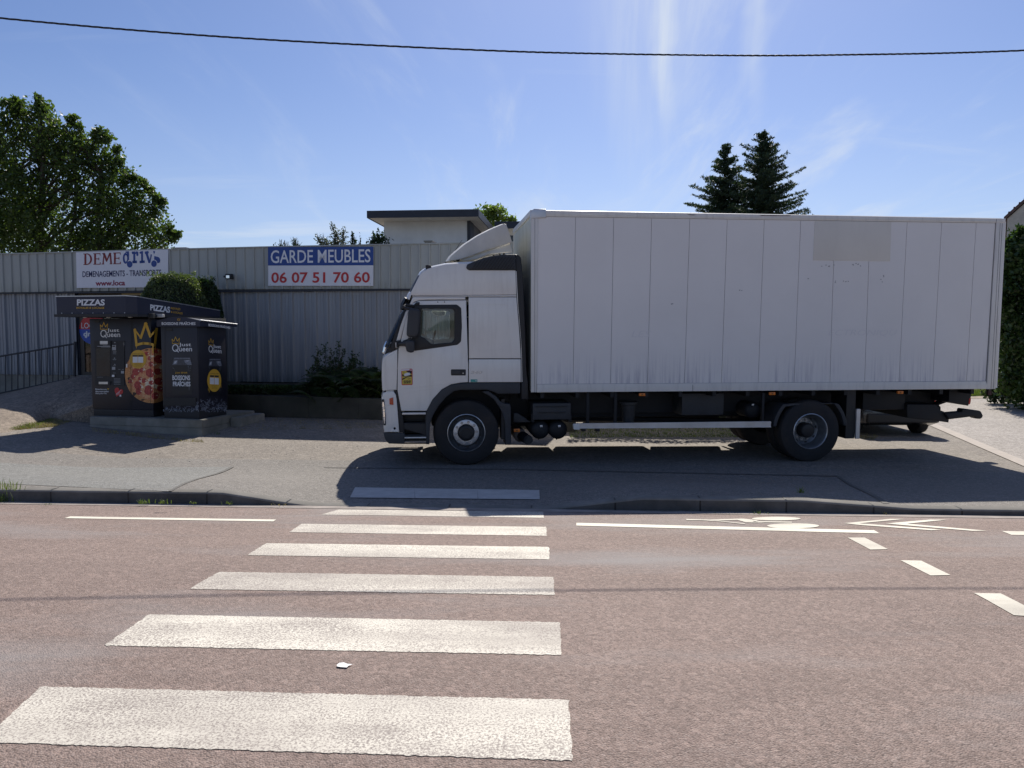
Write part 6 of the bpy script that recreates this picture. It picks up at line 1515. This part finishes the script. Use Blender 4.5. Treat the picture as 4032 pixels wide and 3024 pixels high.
def conifer(name, label, top, base_y, half, depth, seed, group):
    r = np.random.default_rng(seed); a = at_depth(top[0], top[1], depth); zb_ = at_depth(top[0], base_y, depth).z; t = thing(name, label, 'tree', (a.x, a.y, 0), group)
    mb = MB(); mb.tube([(a.x, a.y, 0), (a.x, a.y, a.z)], [.28,.02], 8); V = []; H = a.z-zb_; Rm = half/FPX*depth
    z = a.z-.12; k = 0
    cs = []; sz = []
    while z > 2.2:
        f = (a.z-z)/H; Rr = Rm*min(f, 1.5)**.85*(.75+.45*r.random()); n = 6+int(7*min(1, f*1.4))
        for i in range(n):
            ang = 2*pi*(i/n)+k*1.3+r.normal()*.25; L_ = max(.07, Rr*(.35+.8*r.random()**.8)); dr_ = np.array([cos(ang), sin(ang), 0])
            zj = z+r.normal()*.12; p0 = np.array([a.x, a.y, min(zj, a.z-.08)]); rise = .25+.35*r.random()
            m = max(3, int(L_/.16)); 
            end = p0+dr_*L_+np.array([0,0,L_*(.42-.40*min(1.,f)+rise*.3)])
            mb.tube([p0, (p0+end)/2-np.array([0,0,.05*L_]), end], [.03,.015,.006], 4, False)
            for j in range(m+1):
                s_ = (j+.6)/(m+.6); q = p0*(1-s_)+end*s_-np.array([0,0,.20*L_*s_*(1-s_)])
                side = np.array([-sin(ang), cos(ang), 0]); wl = .34*(1-s_*.6)*min(1, L_/1.1+.10)
                for sg_ in (-1, 0, 1):
                    e = q+side*sg_*wl+dr_*(wl*.7 if sg_ else .16)+np.array([0,0,.03])
                    for q2 in range(6): cs.append(q+(e-q)*(q2+.5)/6+r.normal(size=3)*.022)
        z -= .17+.09*r.random(); k += 1
    C = np.array(cs); V, Q = leaves(C, .15, .27, .5, rng_=r); fast_mesh('crown', V, Q, M['leaf_fir'], t); mb.build('trunk', M['bark'], t, False, 60); return t
conifer('fir_tree', 'shorter and narrower of the two dark firs rising above the cargo body', (1567*S,312*S), 458*S, 72*S, 36, 5, 'dark firs behind the truck')
conifer('fir_tree', 'taller and broader of the two dark firs rising above the cargo body', (1650*S,288*S), 458*S, 88*S, 34, 9, 'dark firs behind the truck')

# ---- clipped bushes behind the kiosks
def clipped(name, label, px0, px1, pytop, depth, zbot, dy, seed, mat, n=9000, core=True, e=2.5):
    r = np.random.default_rng(seed); a = at_depth(px0, pytop, depth); b = at_depth(px1, pytop, depth); c = np.array([(a.x+b.x)/2, depth+dy/2, (a.z+zbot)/2]); h = np.array([(b.x-a.x)/2, dy/2, (a.z-zbot)/2])
    t = thing(name, label, 'bush', (c[0], c[1], zbot)); d = r.normal(size=(n,3)); d /= (np.abs(d)**e).sum(1)[:,None]**(1/e)
    nz = np.sin(d[:,0]*7+1)*np.sin(d[:,2]*6)*.03+r.normal(size=n)*.018
    P_ = c+d*h*(1+nz)[:,None]; nr = np.sign(d)*np.abs(d)**(e-1)/h; nr /= np.linalg.norm(nr, axis=1)[:,None]
    P0_ = P_
    # a few shoots standing out of the top
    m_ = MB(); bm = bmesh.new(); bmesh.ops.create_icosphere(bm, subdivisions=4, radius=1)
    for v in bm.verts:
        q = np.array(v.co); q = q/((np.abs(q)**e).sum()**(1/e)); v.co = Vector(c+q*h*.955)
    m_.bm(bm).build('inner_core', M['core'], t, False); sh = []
    for k in range(18):
        x = r.uniform(-.8,.8); p = c+np.array([x*h[0], r.uniform(-.8,.3)*h[1], h[2]*.98]); 
        for j in range(9): sh.append(p+np.array([r.normal()*.012, r.normal()*.012, .012*j*r.uniform(.8,1.3)]))
    V, Q = leaves(np.concatenate([P0_, np.array(sh)]), .052, .45, .7, rng_=r); fast_mesh('foliage', V, Q, mat, t)
    mb = MB(); mb.tube([(c[0],c[1],gz(c[0],c[1])-.1),(c[0],c[1],c[2])], [.06,.04]); mb.build('stem', M['bark'], t, False)
    return t
clipped('clipped_bush', 'large clipped rounded bush rising behind the pizza kiosk roof', 497, 785, 1076, 17.9, .8, 1.15, 3, M['leaf_clip'], 34000)
clipped('clipped_bush', 'darker narrow clipped bush right of the large one behind the kiosks', 700, 852, 1098, 18.45, .8, .6, 4, M['leaf_dark'], 14000)

# ---- fern and shrub by the truck's nose, low plants in the bed
fx_ = lambda x, y: (850+.3165*x, 1350+.3165*y)
def fern(name, label, cx, cy, depth, n, L_, seed, mat, spread=.7):
    r = random.Random(seed); b = at_depth(*fx_(cx, cy), depth); t = thing(name, label, 'fern', (b.x, b.y, b.z), 'ferns in the plant bed'); mb = MB(); V = []; Qn = 0; vs = []
    for k in range(n):
        a = r.uniform(0, 2*pi); l = L_*r.uniform(.6,1.1); o = Vector((b.x+r.gauss(0,spread*.5), b.y+r.gauss(0,.2), b.z+r.uniform(-.1,.25))); pts = []
        for i in range(9):
            s_ = i/8; pts.append(o+Vector((cos(a)*l*.75*s_, sin(a)*l*.6*s_, l*(1.05*s_-.75*s_*s_))))
        mb.tube(pts, [.005]*9, 3, False)
        for i in range(1, 9):
            for h in range(3):
                q = pts[i-1].lerp(pts[i], h/3); d = (pts[i]-pts[i-1]).normalized(); sd = d.cross(Vector((0,0,1))).normalized(); wl = l*.20*sin(pi*min(1,(i+h/3)/9.2+.1))+.02
                for sg_ in (-1,1):
                    e = q+sd*sg_*wl+d*wl*.35-Vector((0,0,.25*wl)); w2 = d*.016
                    vs += [q-w2, q+w2, e+w2*.3, e-w2*.3]
    fast_mesh('fronds', np.array([list(v) for v in vs]), np.arange(len(vs)).reshape(-1,4), mat, t); mb.build('stalks', M['bark'], t, False); return t
for i, (x, y, L_, lb) in enumerate(((1500,640,1.0,'dark fern clump in the middle of the plant bed left of the truck'),(1760,660,1.1,'large dark fern clump right beside the truck front'),(1960,650,.9,'greener fern clump partly hidden behind the truck nose'),(1650,700,.7,'low fern spilling over the retaining wall left of the truck'))):
    fern('fern', lb, x, y, 17.9-.1*i, 60, L_, 20+i, M['leaf_dark'] if i != 2 else M['leaf_tree'])
def shrub(name, label, stems, depth, mat, lsize, n, seed):
    r = np.random.default_rng(seed); b = at_depth(*fx_(*stems[0][0]), depth); t = thing(name, label, 'shrub', (b.x, b.y, b.z)); mb = MB(); C = []
    for (p0, p1, wpx) in stems:
        a = at_depth(*fx_(*p0), depth); c = at_depth(*fx_(*p1), depth); pts = limb(mb, a, c, .014, .003, 5, .08, int(p1[0])); w_ = wpx*.3165/FPX*depth
        for s_ in np.linspace(.12, 1, n):
            p = np.array(a.lerp(c, float(s_))); sd = (1 if int(s_*n) % 2 else -1); L_ = w_*(1-.45*s_); e = p+np.array([sd*L_*r.uniform(.5,1), r.normal()*.12, .10*r.uniform(0,1.4)])
            mb.tube([p, e], [.004,.002], 3, False)
            for j in range(7): C.append(p+(e-p)*(j+1)/7+r.normal(size=3)*.018)
    V, Q = leaves(np.array(C), lsize, .55, rng_=r); fast_mesh('foliage', V, Q, mat, t); mb.build('stems', M['bark'], t, False); return t
shrub('compound_leaf_shrub', 'tall airy shrub with fine compound leaves against the grey wall', [((1400,600),(1358,40),75),((1540,600),(1532,25),75),((1380,600),(1230,190),70),((1330,600),(1265,95),60),((1430,620),(1440,110),80),((1300,620),(1210,300),70),((1460,600),(1480,200),90),((1480,600),(1600,90),50),((1380,600),(1300,320),90),((1420,600),(1400,300),100),((1500,600),(1560,260),100),((1350,640),(1190,400),60),((1280,600),(1160,360),50),((1560,600),(1700,160),50),((1620,600),(1740,180),50),((1400,650),(1250,480),80)], 17.95, M['leaf_dark'], .055, 26, 6)
# a looser dense mass behind them
def mass(name, label, blobs, depth, per, ls, mat, cat='shrub', clump=.09, shell=.2, kind=None):
    b0 = at_depth(blobs[0][0], blobs[0][1], depth); t = thing(name, label, cat, (b0.x, b0.y, 0)); C = crown_pts(blobs, depth, per, thick=.5, clump=clump, shell=shell); C = C[C[:,2] > np.array([gz(p[0], p[1]) for p in C])+.01]
    V, Q = leaves(C, ls); fast_mesh('foliage', V, Q, mat, t); mb = MB()
    for bb in blobs[:5]:
        c = at_depth(bb[0], bb[1], depth); mb.tube([(b0.x, b0.y, gz(b0.x,b0.y)), c], [.03,.008], 5)
    mb.build('stems', M['bark'], t, False); return t
F3 = lambda L_: [(*fx_(x, y), r*.3165) for x, y, r in L_]
mass('evergreen_shrub', 'dense dark low shrub filling the bed between the ferns and the wall', F3([(1500,470,130),(1350,480,100),(1680,430,140),(1850,400,130),(1980,440,120),(1560,560,110),(1800,560,110),(1420,570,90),(1300,560,70),(1950,330,70),(1720,300,90)]), 18.25, 300, .06, M['leaf_dark'])
# ground cover in the bed (uncountable)
gc = []
for _ in range(9000):
    x = random.uniform(150, 1350); y = 520+ (abs(random.gauss(0,.5)))*70; p = at_depth(*fx_(x, y+random.uniform(0,30)), random.uniform(17.75,18.3)); 
    gc.append(list(p))
V, Q = leaves(np.array(gc), .055, .5, .8); g_ = fast_mesh('ground_cover', V, Q, M['leaf_dark']); tag(g_, 'dark low ground cover plants growing in the bed under the wall', 'ground cover', kind='stuff')
# ---- hedge and tree on the right
hb_ = [(2178,560,38),(2235,570,70),(2200,600,60),(2250,600,90),(2185,660,40),(2230,700,80),(2182,740,32),(2212,790,55),(2195,820,40),(2260,800,90),(2175,600,25),(2168,700,18),(2310,580,70),(2300,650,100),(2172,560,15),(2196,515,14),(2210,498,10),(2180,522,9)]
lt = tree('laurel_tree', 'dense glossy laurel growing at the right edge in front of the tiled house', sD(hb_), 21.5, 120, .13, M['leaf_laurel'], [((4120,1620),(4120,950),.12),((4040,1620),(4060,1100),.07)], clump=.15, shell=.35)
mass('conifer_hedge', 'feathery dark green hedge low down behind the rear corner of the truck', [(x*S, y*S, r*S) for x, y, r in ((2160,600,34),(2165,650,30),(2158,700,28),(2155,760,26),(2160,810,30),(2140,640,30),(2130,740,34),(2150,846,26),(2168,848,26),(2190,850,24),(2140,820,26))], 23.5, 110, .11, M['leaf_fir'], 'hedge', clump=.14)
# hedge hidden behind the truck: only its foot and shade show under the chassis
hc = []
for _ in range(16000):
    x = random.uniform(1.7, 7.0); z = random.uniform(.0, 3.1)**1.0; y = 18.3+random.choice([-1, 1])*random.uniform(.35,.55)+.12*sin(x*3); y = y if random.random() < .8 else 18.3+random.uniform(-.5,.5)
    hc.append([x, y, z if random.random() < .8 else 3.0+random.uniform(-.1,.25)])
ht_ = thing('privet_hedge', 'dark hedge standing beyond the truck, glimpsed beneath the chassis', 'hedge', (4.3, 18.3, 0)); V, Q = leaves(np.array(hc), .09); fast_mesh('foliage', V, Q, M['leaf_dark'], ht_)
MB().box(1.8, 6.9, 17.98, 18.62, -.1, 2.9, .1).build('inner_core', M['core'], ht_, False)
# ---- grass tufts
def tuft(x, y, n, h, label, seed, mat, spread=.05, dz=0.):
    r = random.Random(seed); p = G(x, y); t = thing('grass_tuft', label, 'grass tuft', (p.x, p.y, p.z), 'weeds and grass tufts along the kerb'); vs = []
    for k in range(n):
        o = Vector((p.x+r.gauss(0,spread), p.y+r.gauss(0,spread*.5), 0)); o.z = max(gz(o.x, o.y), p.z)-.01+dz if True else 0; l = h*r.uniform(.4,1.1); a = r.uniform(0,6.28); d = Vector((cos(a), sin(a), 0)); s_ = Vector((-d.y, d.x, 0))*.004; ln_ = r.uniform(.2,.9)
        m_ = o+d*l*ln_*.3+Vector((0,0,l*.6)); e = o+d*l*ln_*.9+Vector((0,0,l*r.uniform(.7,1.))); vs += [o-s_, o+s_, m_+s_*.8, m_-s_*.8, m_-s_*.8, m_+s_*.8, e+s_*.15, e-s_*.15]
    fast_mesh('blades', np.array([list(v) for v in vs]), np.arange(len(vs)).reshape(-1,4), mat, t); return t
tf = [((12,1083),70,.16,'largest green grass tuft in the gutter at the left edge of the photo',.09),((312,1086),26,.07,'flat weed in the gutter at the middle of the left kerb',.03),((352,1086),30,.06,'wide weed in the gutter right of the middle of the left kerb',.04),((108,1090),14,.04,'tiny weed in the gutter near the left end of the kerb',.04),((495,1087),16,.05,'small weed where the left kerb starts to drop',.04),((602,1091),16,.03,'low dry weed at the foot of the dropped kerb end',.06),((1640,1110),26,.06,'green weed in the gutter below the bicycle symbol',.06),((1732,1085),24,.09,'upright grass tuft growing in a joint of the right kerb',.02),((1912,1112),18,.05,'pale weed in a kerb joint near the chevrons',.03),((1560,1110),14,.03,'short weed strip in the gutter left of the bicycle symbol',.08),((1030,1088),8,.02,'speck of weed beside the crosswalk kerb',.05),((418,1086),12,.03,'tiny weed between the two middle weeds of the left kerb',.03),((470,938),14,.08,'small weed at the corner of the concrete slab',.03)]
for i, ((x, y), n, h, lb, sp2) in enumerate(tf): tuft(x*S, y*S, n, h, lb, 40+i, M['grass'] if i not in (5,8) else M['straw'], sp2)
def grass_area(name, label, quad, n, h, mat):
    q = [G(*p) for p in quad]; r = random.Random(n); vs = []
    for _ in range(n):
        s_, t_ = r.random(), r.random()**1.3; p = (q[3]*(1-s_)+q[2]*s_)*(1-t_)+(q[0]*(1-s_)+q[1]*s_)*t_; o = Vector((p.x, p.y, gz(p.x, p.y)-.005)); l = h*r.uniform(.3,1.1)*(.4+.6*abs(sin(p.x*7+p.y*3))); a = r.uniform(0,6.28); d = Vector((cos(a), sin(a), 0)); w_ = Vector((-d.y, d.x, 0))*.006
        e = o+d*l*.6+Vector((0,0,l)); vs += [o-w_, o+w_, e+w_*.2, e-w_*.2]
    o = fast_mesh(name, np.array([list(v) for v in vs]), np.arange(len(vs)).reshape(-1,4), mat); return tag(o, label, 'grass', kind='stuff')
grass_area('grass', 'strip of green and yellow grass on the forecourt edge left of the kiosks', D((95,905),(150,898),(70,925),(0,930)), 1500, .07, M['grass'])
grass_area('dry_grass', 'dry straw-coloured grass beside the sloping forecourt left of the kiosks', D((120,905),(200,895),(120,922),(-20,934)), 5000, .05, M['straw'])
grass_area('slab_weeds', 'thin dry weeds along the foot of the concrete slab', D((200,925),(436,950),(440,956),(200,932)), 1200, .04, M['straw'])
grass_area('verge_grass', 'sunny grass verge beyond the side road at the far right', [(3770,1540),(4032,1536),(3990,1560),(3800,1562)], 5000, .22, M['grass'])
grass_area('wall_weeds', 'scrubby dry litter along the foot of the retaining wall', D((500,905),(820,915),(820,925),(500,930)), 2500, .03, M['straw'])
grass_area('back_weeds', 'dim grass and leaf litter on the ground beyond the truck', D((1230,920),(1620,925),(1600,945),(1230,945)), 5000, .06, M['grass'])
grass_area('seam_weeds', 'weeds by the truck mudflap at the edge of the shade', [(3385,1705),(3460,1715),(3440,1735),(3385,1728)], 500, .04, M['straw'])
# small stones and litter on the forecourt, uncountable
vs = []; fs = []; r = random.Random(77)
for _ in range(450):
    x, y = r.uniform(-12, -1.5), r.uniform(12.2, 17); z = gz(x, y); s_ = r.uniform(.005,.014); n = len(vs)
    vs += [(x-s_,y-s_*.7,z),(x+s_,y-s_*.6,z),(x+s_*.8,y+s_,z),(x-s_*.9,y+s_*.8,z),(x+r.uniform(-.3,.3)*s_,y,z+s_*.7)]; fs += [(n,n+1,n+4),(n+1,n+2,n+4),(n+2,n+3,n+4),(n+3,n,n+4)]
gr = mk('loose_gravel', vs, fs, M['concrete']); tag(gr, 'loose grit and small stones scattered over the forecourt', 'gravel', kind='stuff')

# ============================================================ TILED HOUSE at the right edge
hp = at_depth(3952, 868, 31); th = thing('tiled_house', 'pale house with a brown tiled gable roof at the right edge', 'house', (hp.x+3, hp.y+4, 0))
ax = Vector((1,.15,0)).normalized(); ay = Vector((-.15,1,0)).normalized()
ay = Vector((.66,1,0)).normalized(); ax = Vector((1,-.66,0)).normalized()
E0 = Vector((hp.x, hp.y, hp.z)); GP = Plane(E0, ax); pk = GP.hit(4032, 797); slope = (pk.z-E0.z)/((pk-E0).dot(ax)); Wd = 7.5; Dp = 9.
peak = E0+ax*(Wd/2)+Vector((0,0,slope*Wd/2)); E1 = E0+ax*Wd
mtile, t_, b_, _ = node_mat('roof_tiles'); vv = coord(t_); wv = nn(t_, 'ShaderNodeTexWave', wave_type='BANDS', bands_direction='Z'); wv.inputs['Scale'].default_value = 1.6; t_.links.new(vv, wv.inputs[0]); n_ = noise(t_, vv, 3, 6); cc_ = mixc(t_, rng(t_, n_, .3, .7), (.085,.055,.047), (.17,.11,.09)); cc_ = mixc(t_, rng(t_, wv.outputs[1], .0, .3, .6, 0), cc_, (.04,.03,.03)); t_.links.new(cc_, b_.inputs[0]); b_.inputs['Roughness'].default_value = .85
def roofslab(a, b, name):
    th_ = Vector((0,0,.14)); m_ = MB(); m_.hexa([a, b, b+ay*Dp, a+ay*Dp, a+th_, b+th_, b+ay*Dp+th_, a+ay*Dp+th_]); return m_.build(name, mtile, th, False)
rf = roofslab(E0, peak, 'roof'); roofslab(peak+Vector((.002,0,0)), E1, 'roof')
m_ = MB()
for k in range(1, 22):
    a = E0.lerp(peak, k/22)+Vector((0,0,.145)); m_.tube([a-ay*.01, a+ay*Dp], .035, 5)
m_.build('tile_courses', mtile, rf, False)
wl0 = E0+ax*.12+ay*.10; wl1 = E1-ax*.12+ay*.10
zf_ = lambda p: E0.z+min((p-E0).dot(ax), (E1-p).dot(ax))*slope-.05
prof = [wl0, (wl0+wl1)/2, wl1]; v = [Vector((p.x,p.y,-1)) for p in (wl0, wl1)]+[Vector((p.x,p.y,zf_(p))) for p in (wl1, (wl0+wl1)/2, wl0)]
v2 = [p+ay*(Dp-.7) for p in v]; mk('wall', v+v2, [(0,1,2,3,4),(9,8,7,6,5)]+[(i,(i+1)%5,5+(i+1)%5,5+i) for i in range(5)], simple('beige_render', (.50,.47,.40), .9, bmp=.4), th)

# ============================================================ PARKED CAR seen beneath the truck
cp = at_z(3650, 1700, gz(8.9, 16.2)); 
ce = at_depth(3704, 1600, 16.0); CMx = Matrix.Translation(Vector((ce.x, 16.0, gz(ce.x, 16.)))) @ Matrix.Rotation(radians(91), 4, 'Z')
car = thing('parked_car', 'dark hatchback parked beyond the truck, its wheel and sill visible below the tail lift', 'car', mat=CMx)
CL, CWd = 3.9, 1.68
sil_ = [(0,.30),(-.02,.55),(.05,.78),(.15,.88),(.55,1.30),(.85,1.44),(1.9,1.47),(2.35,1.38),(2.95,.98),(3.75,.82),(3.92,.62),(3.94,.32),(3.5,.20),(.4,.20)]
arch = lambda cx: [(cx+.34*cos(a), .31+.34*sin(a)) for a in [pi*k/10 for k in range(11)]]
body_o = [(0,.30),(-.02,.55),(.05,.78),(.15,.90),(2.95,.98),(3.75,.82),(3.92,.62),(3.94,.32),(3.6,.22)]+[(3.14+.35*cos(a), .30+.35*sin(a)) for a in [pi*k/10 for k in range(11)]]+[(2.7,.20),(1.05,.20)]+[(.66+.35*cos(a), .30+.35*sin(a)) for a in [pi*k/10 for k in range(11)]]+[(.25,.22)]
cb_ = plate('body', body_o, [], 0, CWd, M['car'], car, .05)
gh = [(.17,.90),(.58,1.28),(.85,1.40),(1.9,1.43),(2.32,1.34),(2.9,.98)]
plate('cabin', gh, [], .12, CWd-.12, simple('dark_car_glass', (.01,.012,.014), .08), car, .04); plate('car_roof', [(.60,1.30),(.86,1.42),(1.9,1.45),(2.3,1.36),(2.28,1.33),(1.9,1.415),(.86,1.385),(.62,1.275)], [], .10, CWd-.10, M['car'], car, .01)
for cx in (.66, 3.14):
    for y0 in (.02, CWd-.22):
        m_ = MB(); m_.lathe([(.18,.01),(.30,-.0),(.31,.03),(.31,.17),(.30,.20),(.18,.19)], (cx, y0, .31), 'y', 40); wq = m_.build('wheel', M['rubber'], car, smooth=40); MB().lathe([(.19,-.004),(.19,.02),(.03,.03)] if y0 < 1 else [(.19,.204),(.19,.18),(.03,.17)], (cx, y0, .31), 'y', 30).build('rim', M['alu'], wq, smooth=40)
for y0 in (.12, CWd-.42): MB().box(-.03, .05, y0, y0+.30, .62, .80, .02).build('tail_light', M['red'], car)
MB().box(-.06, .1, .1, CWd-.1, .30, .50, .03).build('rear_bumper', M['black'], car)

# ============================================================ OVERHEAD CABLE
cpx = [(-400,-2),(0,39),(275,64),(550,84),(830,99),(1106,111),(1300,116),(1500,119),(1680,120),(1850,118),(2030,115),(2212,109),(2600,92)]
cpts = [at_depth(x*S, y*S, 10.35+.35*(x-1106)/1106) for x, y in cpx]
def cr_interp(P, n):
    out = []; X = np.array([list(p) for p in P]); t = np.arange(len(P)); tt = np.linspace(0, len(P)-1, n)
    for q in tt:
        i = min(int(q), len(P)-2); f = q-i; p0 = X[max(i-1,0)]; p1 = X[i]; p2 = X[i+1]; p3 = X[min(i+2,len(P)-1)]
        out.append(.5*((2*p1)+(-p0+p2)*f+(2*p0-5*p1+4*p2-p3)*f*f+(-p0+3*p1-3*p2+p3)*f**3))
    return out
cc = cr_interp(cpts, 900); cb2 = thing('overhead_cable', 'black twisted overhead cable sagging across the sky', 'cable', (cc[0][0], cc[0][1], cc[0][2]))
dist = 0
for k in range(3):
    pts = []; ph = 2*pi*k/3
    for i, p in enumerate(cc):
        a = ph+i*.30; pts.append(Vector(p)+Vector((0, cos(a), sin(a)))*.0064)
    MB().tube(pts, .0066, 6).build('strand', M['cable'], cb2, False, 60)
